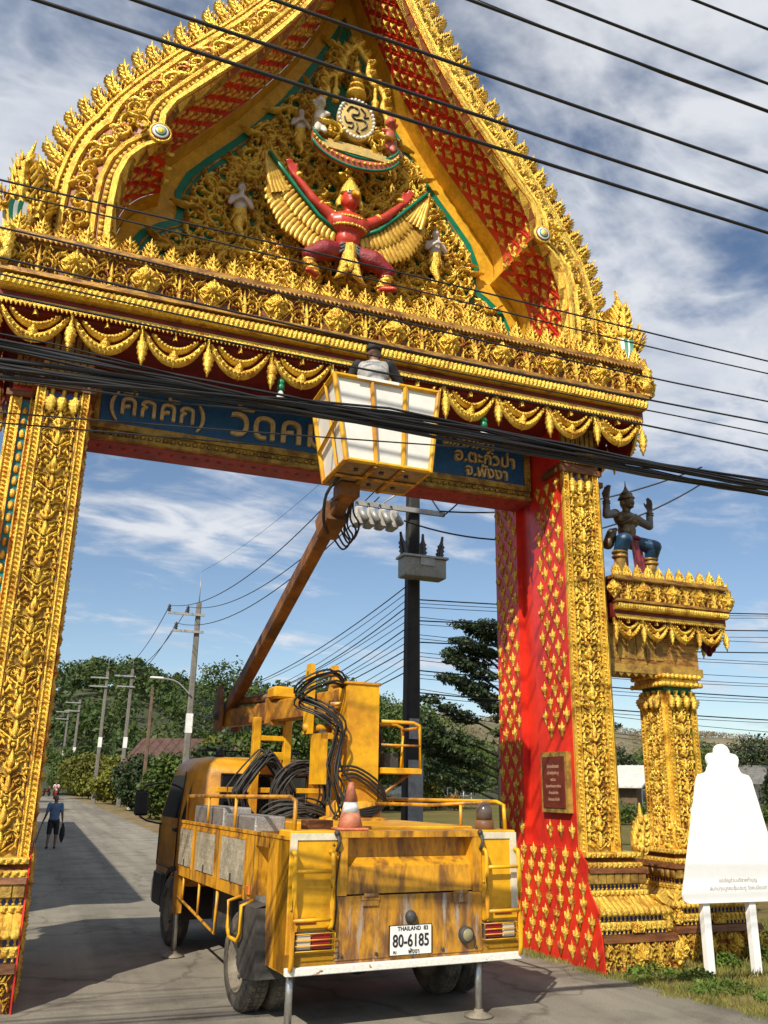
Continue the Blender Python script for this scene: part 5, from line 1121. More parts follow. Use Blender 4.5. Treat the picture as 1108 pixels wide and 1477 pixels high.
for s in (-1, 1):
    def sidepane(b, y0, y1, z0, z1, off=.012): b.add([(s*(poly_at([(1.04, 1.4), (1.04, 1.7), (.98, 2.2), (.94, 2.4)], z)+off), y, z) for y, z in ((y0, z0), (y1, z0), (y1-.28*(z1-z0)/.5, z1), (y0, z1))], [(0, 1, 2, 3) if s > 0 else (3, 2, 1, 0)])
    b = MB(); sidepane(b, 5.0, 6.0, 1.62, 2.2); tp('side_window', b, GLASS, cab_)
    b = MB(); sidepane(b, 4.55, 4.8, 1.62, 2.1); tp('quarter_window', b, GLASS, cab_)
    b = MB(); b.tube([(s*1.062, 4.92, .95), (s*1.062, 4.92, 1.55), (s*1.0, 4.92, 2.25)], .009, 6); b.tube([(s*1.065, 6.02, .95), (s*1.062, 6.02, 1.5)], .009, 6); b.tube([(s*1.065, 4.92, .95), (s*1.065, 6.02, .95)], .009, 6); tp('door_seam', b, BLACKR, cab_)
    tp('door_handle', MB().cbox(min(s*1.05, s*1.08), max(s*1.05, s*1.08), 5.0, 5.16, 1.44, 1.49, .006), BLACKR, cab_)
    tp('wheel_arch', MB().loft([[(s*.6, 5.0+math.cos(a)*q, .43+math.sin(a)*q), (s*1.07, 5.0+math.cos(a)*q, .43+math.sin(a)*q)] for q in (.56,) for a in np.linspace(-.15, PI+.1, 14)], False, False, True).loft([[(s*1.07, 5.0+math.cos(a)*.56, .43+math.sin(a)*.56), (s*1.07, 5.0+math.cos(a)*.49, .43+math.sin(a)*.49)] for a in np.linspace(-.15, PI+.1, 14)], False, False, True), BLACKR, cab_)
    tp('cab_sill', MB().cbox(min(s*.7, s*1.06), max(s*.7, s*1.06), 5.62, 6.2, .4, .86, .03), BLACKR, cab_)
    mr_ = tp('mirror', MB().cbox(s*1.36-.1, s*1.36+.1, 6.02, 6.1, 1.62, 1.98, .03), BLACKR, cab_); tp('mirror_arm', rail([(s*1.0, 5.95, 2.1), (s*1.3, 6.08, 2.05), (s*1.36, 6.06, 1.9), (s*1.36, 6.06, 1.6), (s*1.02, 6.0, 1.5)], .014, 3), BLACKR, cab_)
tp('windscreen', MB().add([(-.86, 6.135, 1.62), (.86, 6.135, 1.62), (.8, 5.88, 2.2), (-.8, 5.88, 2.2)], [(3, 2, 1, 0)]), GLASS, cab_); tp('front_bumper', MB().cbox(-1.05, 1.05, 6.15, 6.32, .42, .78, .04), WCHIP, cab_)
for x in (-.55, .05, .5): tp('roof_lamp', MB().lathe([(.06, 2.44), (.065, 2.5), (.05, 2.56), (.001, 2.58)], 10, T((x, 4.85, 0))), BLACKR, cab_)
tp('roof_rack_bar', rail([(-.8, 5.2, 2.47), (-.8, 5.2, 2.56), (.8, 5.2, 2.56), (.8, 5.2, 2.47)], .018), DSTEEL, cab_)
# headboard and boom cradle
tp('headboard_bar', MB().cbox(-.75, 1.05, 4.18, 4.23, 1.98, 2.05, .006), TY)
for x in (-.24, .22): tp('cradle_post', MB().cbox(x-.055, x+.055, 4.12, 4.22, 1.56, 3.0, .008), TY)
tp('cradle_tie', MB().cbox(-.19, .17, 4.13, 4.2, 2.42, 2.53, .008).cbox(-.19, .17, 4.13, 4.2, 2.68, 2.75, .008), TY)
# crane ----------------------------------------------------------------------
tp('slew_base', MB().lathe([(.42, 1.56), (.42, 1.72), (.34, 1.74), (.34, 1.9), (.3, 1.92)], 24, T((.42, 2.25, 0))), TYR)
b = MB(); b.loft([[(x0, 2.02, z), (x1, 2.02, z), (x1, 2.5, z), (x0, 2.5, z)] for x0, x1, z in ((.24, .62, 1.75), (.21, .63, 2.2), (.19, .63, 3.22), (.2, .62, 3.3))]); tur = tp('crane_column', b, TY)
tp('column_cap', MB().cbox(.17, .65, 2.0, 2.52, 3.29, 3.325, .008), TYR, tur); tp('pivot_pin', MB().tube([(.05, 2.26, 3.05), (.72, 2.26, 3.05)], .05, 14), TYR, tur)
tp('hose_bracket', MB().bb(-.12, .16, 2.0, 2.06, 2.62, 2.69).bb(-.12, -.06, 2.0, 2.4, 2.1, 2.69), TY, tur)
cage = tp('operator_cage', MB().cbox(.68, 1.22, 1.98, 2.5, 2.24, 2.31, .006), TY)
for y in (2.0, 2.48): tp('cage_rail', rail([(.66, y, 2.86), (1.1, y, 2.86), (1.19, y, 2.83), (1.2, y, 2.76), (1.2, y, 2.3)], .022), TY, cage); tp('cage_mid_rail', rail([(.66, y, 2.58), (1.2, y, 2.58)], .014), TYR, cage)
tp('cage_rail', rail([(1.2, 2.0, 2.8), (1.2, 2.48, 2.8)], .02), TY, cage); tp('control_lever', rail([(.98, 2.1, 2.31), (1.0, 2.08, 2.7)], .014), TY, cage); tp('control_box', MB().cbox(.84, 1.06, 2.3, 2.42, 2.31, 2.5, .015), DSTEEL, cage)
tp('cage_strut', rail([(.66, 2.1, 1.95), (1.1, 2.1, 2.24)], .018), TYR, cage)
def beam(b, A, B, w0, h0, w1, h1, t0=0, t1=1):
    A, B = Vector(A), Vector(B); d = (B-A).normalized(); sd = d.cross(Vector((0, 0, 1))).normalized(); u = sd.cross(d); rings = []
    for t_, w, h in ((t0, w0, h0), (t1, w1, h1)):
        p = A.lerp(B, t_); c = .018; rings.append([p+sd*x*w/2+u*y*h/2 for x, y in ((-1+c/w*2, -1), (1-c/w*2, -1), (1, -1+c/h*2), (1, 1-c/h*2), (1-c/w*2, 1), (-1+c/w*2, 1), (-1, 1-c/h*2), (-1, -1+c/h*2))])
    return b.loft(rings)
E0 = Vector((.28, 2.3, 3.1)); E1 = Vector((-.18, 5.85, 3.08))
LBM = rust_mat('lower_boom_rusty_yellow', (.50, .23, .02), (.16, .065, .02), .5, .12, 2.2, (1, 1, 1), .5)
lb = tp('lower_boom', beam(MB(), E0, E1, .22, .3, .2, .26), LBM)
tp('boom_collar', beam(MB(), E0, E1, .29, .37, .29, .37, .52, .55), TYR, lb); p = E0.lerp(E1, .5); tp('boom_saddle', MB().cbox(p.x-.17, p.x+.17, p.y-.22, p.y+.1, p.z+.16, p.z+.33, .03), TY, lb)
b = MB(); p = E0.lerp(E1, .17)
for s in (-1, 1): b.add([(p.x+s*.17+dx, p.y+dy, z) for dx in (-.03, .03) for dy, z in ((-.12, 2.72), (.1, 2.72), (.1, 3.45), (.04, 3.62), (-.1, 3.62), (-.14, 3.4))], [(0, 1, 2, 3, 4, 5), (11, 10, 9, 8, 7, 6)]+[(i, (i+1) % 6+0, (i+1) % 6+6, i+6) for i in range(6)])
hb = tp('boom_bracket', b, TY, lb); tp('bracket_pin', MB().tube([(p.x-.2, p.y, 3.5), (p.x+.2, p.y, 3.5)], .03, 10), TYR, lb); tp('bracket_pin', MB().tube([(p.x-.24, p.y-.02, 2.8), (p.x+.24, p.y-.02, 2.8)], .05, 10), TYR, lb)
tp('lift_cylinder', MB().tube([tuple(E0+Vector((0, .1, -.5))), tuple(E0.lerp(E1, .3)+Vector((0, 0, -.2)))], .05, 10), DSTEEL, lb)
TMi = TM.inverted(); U1 = TMi @ Vector((2.92, 9.0, 5.36)); U0 = E1+Vector((.0, .0, .12))
ub = tp('upper_boom', beam(MB(), U0, U1, .165, .21, .16, .19, -.06, 1), BOOM)
b = MB()
for s in (-1, 1): q = E1+Vector((s*.15, 0, 0)); b.add([(q.x+dx, q.y+dy, q.z+dz) for dx in (-.02, .02) for dy, dz in ((-.16, -.2), (.18, -.2), (.25, .1), (.12, .5), (-.05, .52), (-.2, .1))], [(0, 1, 2, 3, 4, 5), (11, 10, 9, 8, 7, 6)]+[(i, (i+1) % 6, (i+1) % 6+6, i+6) for i in range(6)])
tp('elbow_plate', b, BOOM, ub); tp('elbow_pin', MB().tube([tuple(E1+Vector((-.22, 0, .05))), tuple(E1+Vector((.22, 0, .05)))], .07, 12), DSTEEL, ub)
tp('elbow_cylinder', MB().tube([tuple(E1+Vector((0, -.1, .25))), tuple(E0.lerp(E1, .6)+Vector((0, 0, .22)))], .06, 12), BOOM, ub)
for f in (.3, .52, .72): q = U0.lerp(U1, f); tp('boom_lug', MB().box((q.x, q.y, q.z+.14), (.05, .08, .05)), BOOM, ub)
q = U0.lerp(U1, .9); tp('boom_tip_clamp', beam(MB(), U0, U1, .25, .28, .25, .28, .86, .93), BOOM, ub)
b = MB()
for k in range(4):
    a0 = U0.lerp(U1, .86+.02*k); b.tube([tuple(v) for v in smooth_line([a0+Vector((.12, 0, -.1)), a0+Vector((.22, -.03, -.22-.03*k)), a0+Vector((.3, -.06, -.12)), a0+Vector((.2, -.1, .02)), U1+Vector((.08, 0, -.02))], 4)], .012, 6)
tp('tip_hose', b, BLACKR, ub)
tp('tip_hose', rail([tuple(U1+Vector((-.16, -.15, .1))), tuple(U1+Vector((-.26, .0, -.1))), tuple(U1+Vector((-.2, .2, -.35))), tuple(U1.lerp(U0, .12)+Vector((0, 0, -.12)))], .018, 4), BLACKR, ub)
# hoses round the column
rng = random.Random(5)
for k in range(8):
    o_ = Vector((rng.uniform(-.07, .07), rng.uniform(-.06, .03), rng.uniform(-.09, .09)))
    tp('hydraulic_hose', rail([Vector((.24, 2.2, 3.28))+o_*.5, Vector((.0, 2.0, 3.36))+o_, Vector((-.3, 2.05, 3.25))+o_, Vector((-.38, 2.2, 3.08))+o_, Vector((-.15, 2.0, 2.95))+o_, Vector((.06, 1.9, 2.75))+o_, Vector((.04, 1.93, 2.5))+o_, Vector((.0, 1.93, 2.2))+o_*1.5, Vector((.12, 1.9, 1.9))+o_*2, Vector((.0+.05*k, 1.9, 1.72))], .0125, 4), BLACKR, tur)
for k in range(4): tp('hydraulic_hose', rail([Vector((.05+.03*k, 1.95, 2.3-.05*k)), Vector((.3, 1.93, 2.3-.04*k)), Vector((.62, 1.94, 2.12-.05*k)), Vector((.72, 2.0, 1.9)), Vector((.5, 1.9, 1.76+.03*k)), Vector((.2, 1.85, 1.8))], .014, 4), BLACKR, tur)
tp('hydraulic_hose', rail([(.75, 2.3, 2.85), (.78, 2.25, 2.6), (.7, 2.25, 2.3), (.72, 2.2, 2.0)], .025, 4), BLACKR, tur)
# bucket (built where it hangs) ------------------------------------------------
def bp(name, b, m, par=None): return obj(name, b, m, par or truck)
BW = mat('bucket_white', (.80, .78, .73), .5, 0, .08, 4, bump=.05, fine=.08); BB = mat('bucket_bottom_ply', (.36, .25, .14), .7, 0, .35, 4)
bz0, bz1 = 5.44, 6.43
def bk(u, v, t):                                     # u 0..1 left-right, v 0..1 front-back, t height
    x0, x1 = lerp(2.67, 2.48, t), lerp(3.66, 3.74, t); y0, y1 = lerp(8.30, 8.24, t), lerp(9.12, 9.08, t); return Vector((lerp(x0, x1, u), lerp(y0, y1, v), lerp(bz0, bz1, t)))
def bar(P, w=.05, d=.04):
    b = MB(); A, B = Vector(P[0]), Vector(P[1]); beam(b, A, B, w, d, w, d); return b
bkt = bp('work_bucket', MB().add([bk(0, 0, 0), bk(1, 0, 0), bk(1, 1, 0), bk(0, 1, 0), bk(0, 0, .03), bk(1, 0, .03), bk(1, 1, .03), bk(0, 1, .03)], [(0, 3, 2, 1), (4, 5, 6, 7), (0, 1, 5, 4), (1, 2, 6, 5), (2, 3, 7, 6), (3, 0, 4, 7)]), BB)
for n_, (a, c) in dict(front=((0, .02), (1, .02)), back=((0, .98), (1, .98)), left=((.02, 0), (.02, 1)), right=((.98, 0), (.98, 1))).items():
    nrm_ = Vector((0, .012, 0)) if n_ in ('front', 'back') else Vector((.012, 0, 0)); q = [bk(a[0], a[1], .02), bk(c[0], c[1], .02), bk(c[0], c[1], .98), bk(a[0], a[1], .98)]
    bp('bucket_panel', MB().add(q+[v+nrm_ for v in q], [(0, 1, 2, 3), (7, 6, 5, 4), (0, 4, 5, 1), (1, 5, 6, 2), (2, 6, 7, 3), (3, 7, 4, 0)]), BW, bkt)
for u in (0, 1):
    for v in (0, 1): bp('corner_post', bar((bk(u, v, 0), bk(u, v, 1)), .055, .055), TY, bkt)
for t_ in (0.015, .985):
    for a, c in (((0, 0), (1, 0)), ((0, 1), (1, 1)), ((0, 0), (0, 1)), ((1, 0), (1, 1))): bp('frame_bar', bar((bk(*a, t_), bk(*c, t_)), .052, .05), TY, bkt)
for u in (.345, .67): bp('panel_rib', bar((bk(u, -.01, .0), bk(u, -.012, 1)), .055, .03), TY, bkt); bp('panel_rib', bar((bk(u, 1.01, .0), bk(u, 1.012, 1)), .055, .03), TY, bkt); bp('floor_rib', bar((bk(u, 0, -.02), bk(u, 1, -.02)), .06, .03), TYR, bkt)
for v in (.36,): 
    for u in (-.012, 1.012): bp('panel_rib', bar((bk(u, v, 0), bk(u, v, 1)), .045, .03), TY, bkt)
bp('panel_rib', bar((bk(-.014, .02, .5), bk(-.014, .98, .36)), .05, .03), TY, bkt); bp('floor_rib', bar((bk(0, .5, -.021), bk(1, .5, -.021)), .06, .03), TYR, bkt)
bp('top_tape', MB().add([bk(.2, -.045, .965), bk(.6, -.045, .965), bk(.6, -.045, 1.0), bk(.2, -.045, 1.0)], [(0, 1, 2, 3)]), BW, bkt)
bp('bucket_mount', MB().bb(2.8, 3.04, 8.9, 9.16, 5.26, 5.42), BOOM, bkt)
for x in (2.85, 3.15, 3.45):
    for y in (8.5, 8.92): bp('floor_bolt', MB().lathe([(.028, 0), (.028, .02), (.001, .022)], 8, T((x, y, 5.435)) @ Rx(PI)), DSTEEL, bkt)

# loose things on the truck ----------------------------------------------------
CONE = mat('faded_cone', (.58, .2, .11), .6, 0, .25, 8); MCN = TM @ T((-.57, .15, 1.677))
cn = thing('traffic_cone', MCN.translation, 'faded orange traffic cone with white band on the rear ledge of the truck', 'cone')
obj('cone_body', MB().lathe([(.125, .02), (.088, .16)], 20, None).lathe([(.066, .255), (.03, .42), (.026, .44), (.001, .44)], 20, None), CONE, cn, MCN)
obj('white_band', MB().lathe([(.088, .16), (.066, .255)], 20), WHITE, cn, MCN); obj('cone_foot', MB().cbox(-.14, .14, -.14, .14, 0, .025, .008), CONE, cn, MCN)
CABG = mat('dusty_cable', (.045, .043, .04), .65, 0, .4, 9)
def coil(name, c, n, rx, rz, tilt, label, seed, sag=0.):
    rg = random.Random(seed); b = MB()
    for k in range(n):
        a0 = rg.uniform(0, 6); ox, oy, oz = rg.gauss(0, .035), rg.gauss(0, .05), rg.gauss(0, .03); s_ = rg.uniform(.82, 1.08); pts = []
        for i in range(25):
            a = 2*PI*i/24; x = math.cos(a)*rx*s_; z = math.sin(a)*rz*s_; pts.append((ox+x*(1-sag*(1 if z > 0 else 0)*z/rz), oy+.05*math.sin(a*2+a0), oz+z))
        b.tube(pts, .0125, 6, True, False)
    return tag(obj(name, b, CABG, None, TM @ T(c) @ Rx(tilt)), label, 'cable', 'coiled cables on the truck bed')
coil('cable_coil', (-.28, 3.6, 2.02), 44, .36, .46, R(8), 'thick grey cable coil hanging by its tied top behind the cab', 1, .7)
coil('cable_coil', (.1, 3.2, 1.95), 26, .38, .4, R(12), 'black cable coil lying on edge beside the crane column', 2)
coil('cable_coil', (-.2, 2.6, 1.72), 22, .42, .24, R(70), 'low black cable coil lying flat on the deck', 3)
tag(obj('wood_block', MB().cbox(-.92, -.66, .35, .55, 1.63, 1.76, .006), BROWN, None, TM), 'short brown timber block on the rear corner of the truck bed', 'timber block')
# ------------------------------------------------------------------ vegetation
def leaf_mat(name, c1, c2, tr=.25):
    m = bpy.data.materials.new(name); m.use_nodes = True; t = m.node_tree; b = t.nodes['Principled BSDF']; b.inputs['Roughness'].default_value = .55; b.inputs['Specular IOR Level'].default_value = .3
    g = t.nodes.new('ShaderNodeNewGeometry'); mx = t.nodes.new('ShaderNodeMixRGB'); t.links.new(g.outputs['Random Per Island'], mx.inputs[0]); mx.inputs[1].default_value = (*c1, 1); mx.inputs[2].default_value = (*c2, 1)
    n = t.nodes.new('ShaderNodeTexNoise'); n.inputs['Scale'].default_value = .22; n.inputs['Detail'].default_value = 3; t.links.new(g.outputs['Position'], n.inputs['Vector'])
    r_ = t.nodes.new('ShaderNodeMapRange'); t.links.new(n.outputs['Fac'], r_.inputs[0]); r_.inputs[1].default_value = .3; r_.inputs[2].default_value = .7; r_.inputs[3].default_value = .6; r_.inputs[4].default_value = 1.3
    m2 = t.nodes.new('ShaderNodeMixRGB'); m2.blend_type = 'MULTIPLY'; m2.inputs[0].default_value = 1; t.links.new(mx.outputs[0], m2.inputs[1]); t.links.new(r_.outputs[0], m2.inputs[2]); t.links.new(m2.outputs[0], b.inputs['Base Color'])
    tl = t.nodes.new('ShaderNodeBsdfTranslucent'); t.links.new(m2.outputs[0], tl.inputs[0]); ms = t.nodes.new('ShaderNodeMixShader'); ms.inputs[0].default_value = tr; t.links.new(b.outputs[0], ms.inputs[1]); t.links.new(tl.outputs[0], ms.inputs[2]); t.links.new(ms.outputs[0], t.nodes['Material Output'].inputs[0])
    return m
LF_MID = leaf_mat('leaf_mid_green', (.045, .085, .016), (.11, .15, .03)); LF_DARK = leaf_mat('leaf_dark_green', (.018, .035, .012), (.045, .07, .02), .12); LF_YEL = leaf_mat('leaf_yellow_green', (.10, .13, .02), (.22, .20, .03))
LF_HILL = leaf_mat('leaf_forest', (.028, .058, .014), (.085, .12, .026)); LF_DRY = leaf_mat('leaf_dry_brown', (.16, .12, .065), (.28, .22, .13)); BARK = mat('grey_bark', (.13, .10, .075), .9, 0, .4, 6, bump=.5)
def leaves(cl, n, size, seed, flat=1.0):
    """n leaf faces in ellipsoidal clumps cl = [(x,y,z,rx,ry,rz)]"""
    rg = np.random.RandomState(seed); cl = np.array(cl, float); vol = (cl[:, 3]*cl[:, 4]*cl[:, 5])**.72; idx = rg.choice(len(cl), n, p=vol/vol.sum()); c = cl[idx]
    d = rg.normal(size=(n, 3)); d /= np.linalg.norm(d, axis=1)[:, None]; r_ = rg.uniform(.35, 1.0, n)**.6*(1+.12*rg.normal(size=n)); P = c[:, :3]+d*r_[:, None]*c[:, 3:6]
    nrm_ = d*.7+rg.normal(size=(n, 3))*.75+np.array([0, 0, .45*flat]); nrm_ /= np.linalg.norm(nrm_, axis=1)[:, None]
    a = np.cross(nrm_, rg.normal(size=(n, 3))); a /= np.linalg.norm(a, axis=1)[:, None]; b2 = np.cross(nrm_, a); s_ = size*rg.uniform(.6, 1.3, n)[:, None]
    V = np.stack([P-a*s_, P+b2*s_*.55, P+a*s_, P-b2*s_*.55], 1).reshape(-1, 3)
    me = bpy.data.meshes.new('leaves'); F = np.arange(4*n).reshape(-1, 4); me.from_pydata(V.tolist(), [], F.tolist()); me.update(); return me
def tree(name, x, y, h, rad, label, m, seed, n=5200, size=.16, trunk_r=.16, clumps=16, base=.35, group=None, squash=.75, lean=0, spread=1.):
    rg = random.Random(seed); z0 = gz(x, y)-.1; o = thing(name, (x, y, z0), label, 'tree', group); cl = []; tops = []
    for k in range(clumps):
        a = k*2.4+rg.uniform(-.4, .4); u = (k+.5)/clumps; zz = z0+h*(base+(1-base)*(.12+.8*u)); q = rad*spread*math.sqrt(max(.05, 1-(2*u-.85)**2))*rg.uniform(.35, .78); r_ = rad*rg.uniform(.3, .5)
        cx, cy = x+q*math.cos(a)+lean*u, y+q*math.sin(a); cl.append((cx, cy, min(zz, z0+h-r_*squash*.8), r_*rg.uniform(.9, 1.3), r_, r_*squash)); tops.append((cx, cy, zz-r_*.2))
    b = MB(); b.tube([(x, y, z0), (x+lean*.1, y+.05, z0+h*base*.6), (x+lean*.3, y, z0+h*.6), (x+lean*.5, y, z0+h*.85)], [trunk_r, trunk_r*.8, trunk_r*.5, trunk_r*.2], 8)
    for t_ in tops[::2]: zs = z0+h*base*rg.uniform(.7, 1.3); b.tube([(x+lean*.1, y, zs), ((x+t_[0])/2, (y+t_[1])/2, (zs+t_[2])/2+.1), t_], [trunk_r*.5, trunk_r*.32, trunk_r*.1], 5)
    obj('trunk', b, BARK, o); obj('crown', leaves(cl, n, size, seed), m, o); return o
# roadside shrubs
for i, (x, y, h, r_, m_, l) in enumerate([(7.6, 58, 4.0, 2.2, LF_MID, 'dense rounded green shrub beside the road below the red roof'), (8.3, 47, 4.3, 2.1, LF_DARK, 'dark green shrub beside the truck cab at the road edge'), (7.2, 72, 4.2, 2.3, LF_DARK, 'dark green shrub beyond the rounded shrub on the road edge'), (6.4, 86, 4.2, 2.4, LF_YEL, 'yellow-green shrub with golden tips along the road'), (5.0, 100, 4.6, 2.8, LF_YEL, 'pale yellow-green shrub where the road swings left'), (3.6, 116, 5.5, 3.2, LF_MID, 'green shrub at the far bend of the road'), (-.6, 140, 7, 4.5, LF_MID, 'tall green tree closing the far end of the road')]):
    tree('roadside_shrub', x, y, h, r_, l, m_, 20+i, 4200, .13+.0006*y, .08, 14, .08, 'shrubs along the road', .95)
# broad trees behind the truck
for i, (x, y, h, r_, m_, l) in enumerate([(15.5, 62, 9.2, 4.2, LF_MID, 'broad leafy tree rising behind the boom and cab'), (22.5, 72, 11.2, 5.0, LF_MID, 'tall leafy tree behind the crane column'), (28, 76, 10.2, 4.6, LF_MID, 'leafy tree between crane column and utility pole'), (34.5, 82, 10.3, 5.0, LF_MID, 'light green tree seen right of the utility pole'), (17.5, 95, 14.5, 6.2, LF_HILL, 'large dense tree at the foot of the hill behind the red roof'), (10.4, 60, 5.3, 1.3, LF_YEL, 'young yellow-green tree in front of the red-roofed house'), (40, 96, 8.5, 5, LF_DARK, 'dark low tree beyond the dry field'), (48, 100, 8, 5, LF_MID, 'green low tree beyond the dry field')]):
    tree('broadleaf_tree', x, y, h, r_, l, m_, 40+i, 7000, .2, .2, 20, .22, 'trees behind the truck')
# layered dark tree by the right pillar
rg = random.Random(9); tx, ty = 17.6, 32.5; o = thing('layered_tree', (tx, ty, -.06), 'dark tree with flat layered branches beside the right pillar', 'tree'); cl = []; b = MB(); b.tube([(tx, ty, -.1), (tx-.1, ty, 3), (tx+.05, ty, 5.5), (tx, ty, 8.2)], [.2, .16, .1, .03], 8)
for k in range(22):
    zz = 2.0+6.2*k/21; a = k*2.4 if k % 3 else PI+rg.uniform(-.5, .5); L = (4.6-.5*abs(zz-3.0))*rg.uniform(.75, 1.05); ex_, ey_ = tx+L*math.cos(a), ty+L*math.sin(a); ze = zz+.25*L
    b.tube([(tx, ty, zz-.4), (tx+L*.5*math.cos(a), ty+L*.5*math.sin(a), zz+.08*L), (ex_, ey_, ze)], [.06, .035, .01], 5)
    for f in (.4, .6, .8, 1.0): cl.append((tx+L*f*math.cos(a)+rg.gauss(0, .12), ty+L*f*math.sin(a)+rg.gauss(0, .12), zz+.25*L*f*f+.05, .55*(1.15-.4*f)+.15, .55, .2))
obj('trunk', b, mat('dark_bark', (.05, .038, .03), .9, 0, .3, 6), o); obj('crown', leaves(cl, 26000, .085, 5, 2.), LF_DARK, o)
# trees and hedge right of the gate
for i, (x, y, h, r_, m_, l) in enumerate([(46, 66, 6.0, 3.2, LF_DARK, 'dark bushy tree behind the house with the white roof'), (39, 62, 5.2, 2.0, LF_MID, 'green shrubby tree beside the right pillar'), (62, 74, 7.2, 4, LF_MID, 'green tree behind the grey roof'), (74, 78, 8.2, 4.5, LF_DARK, 'dark green tree right of the grey roof'), (66, 66, 5, 2.6, LF_DARK, 'dark shrub in front of the grey roof'), (54, 70, 6.4, 3.4, LF_MID, 'round green tree behind the small column')]):
    tree('field_tree', x, y, h, r_, l, m_, 60+i, 4200, .19, .14, 14, .15, 'trees beyond the field', .85)
for i, (x, y, h, r_) in enumerate([(-6, 66, 9, 4), (-6.5, 84, 9, 4.2), (-7, 104, 10, 4.5)]): tree('shade_tree', x, y, h, r_, 'leafy shade tree on the left side of the road', LF_MID, 80+i, 4200, .2, .2, 14, .3, 'trees on the left of the road')
def hedge(name, x0, x1, y, h, n, m_, label, seed):
    rg_ = random.Random(seed); cl = [(lerp(x0, x1, k/20)+rg_.uniform(-.4, .4), y+rg_.uniform(-.5, .5), h*rg_.uniform(.3, .6), abs(x1-x0)/24+.5, .7, h*.5) for k in range(21)]
    return tag(obj(name, leaves(cl, n, .14, seed), m_), label, 'hedge')
hedge('hedge', 34, 52, 54, 1.5, 5000, LF_MID, 'low clipped green hedge across the field behind the pillar', 3); hedge('hedge', 17, 33, 78, 1.6, 4200, LF_DARK, 'dark scrubby hedge at the far side of the dry field', 4)
# ------------------------------------------------------------------ hills and forest
def hill(name, f, xs_, ys_, m_):
    b = MB(); n = len(xs_); V = [(x, y, f(x, y)) for y in ys_ for x in xs_]; b.add(V, [(i*n+j, i*n+j+1, (i+1)*n+j+1, (i+1)*n+j) for i in range(len(ys_)-1) for j in range(n-1)], True); return tag(obj(name, b, m_), kind='structure')
def hL(x, y): return -1+sstep(95, 230, y)*(21.5+3*math.sin(x*.045+1)+1.6*math.sin(x*.13))*(1-sstep(55, 130, x))*(.55+.45*sstep(-120, -20, x))
def hR(x, y): return -2+sstep(230, 430, y-.12*x)*(43+3*math.sin(x*.012)+1.2*math.sin(x*.05))*sstep(20, 150, x)
EARTH = mat('hill_earth', (.06, .07, .025), .95, 0, .4, .05); DRYH = mat('bare_plantation_hill', (.20, .16, .095), .95, 0, col2=(.12, .11, .05), vscale=.03, bump=1, bscale=.6)
hill('hill', hL, np.linspace(-160, 150, 50), np.linspace(90, 330, 30), EARTH); hill('hill', hR, np.linspace(0, 1100, 50), np.linspace(220, 760, 24), DRYH)
rg = random.Random(12); cl = []
while len(cl) < 1700:
    x, y = rg.uniform(-90, 120), rg.uniform(98, 245)
    if abs(x-(-1+bend(min(y, 150)))) < 9 and y < 140: continue
    z = hL(x, y)
    if z < .4 and rg.random() < .6: continue
    h = rg.uniform(4.2, 7.5); r_ = rg.uniform(2.2, 3.8)
    for q in range(2): cl.append((x+rg.uniform(-1, 1), y+rg.uniform(-1, 1), z+h*rg.uniform(.5, .8), r_*rg.uniform(.6, 1), r_*.8, h*.36))
tag(obj('hill_forest', leaves(cl, 120000, .48, 8), LF_HILL), 'dense green forest covering the hill behind the road', 'forest', kind='stuff')
cl = []
while len(cl) < 700:
    x, y = rg.uniform(60, 620), rg.uniform(250, 560); z = hR(x, y); cl.append((x, y, z+1.8, 6, 6, 2.))
tag(obj('plantation', leaves(cl, 52000, .6, 9), LF_DRY), 'leafless brown tree plantation on the far right hill', 'forest', kind='stuff')
for px_, y, k in ((18, 210, 1.15), (-1.5, 208, .9), (8.6, 205, 1.)): tree('emergent_tree', px_*1., y, hL(px_, y)+5*k+1.5, 2.2*k, 'tall tree standing above the hill forest', LF_HILL, 90+int(px_), 2600, .45, .3, 12, .6, 'tall trees on the hill crest')
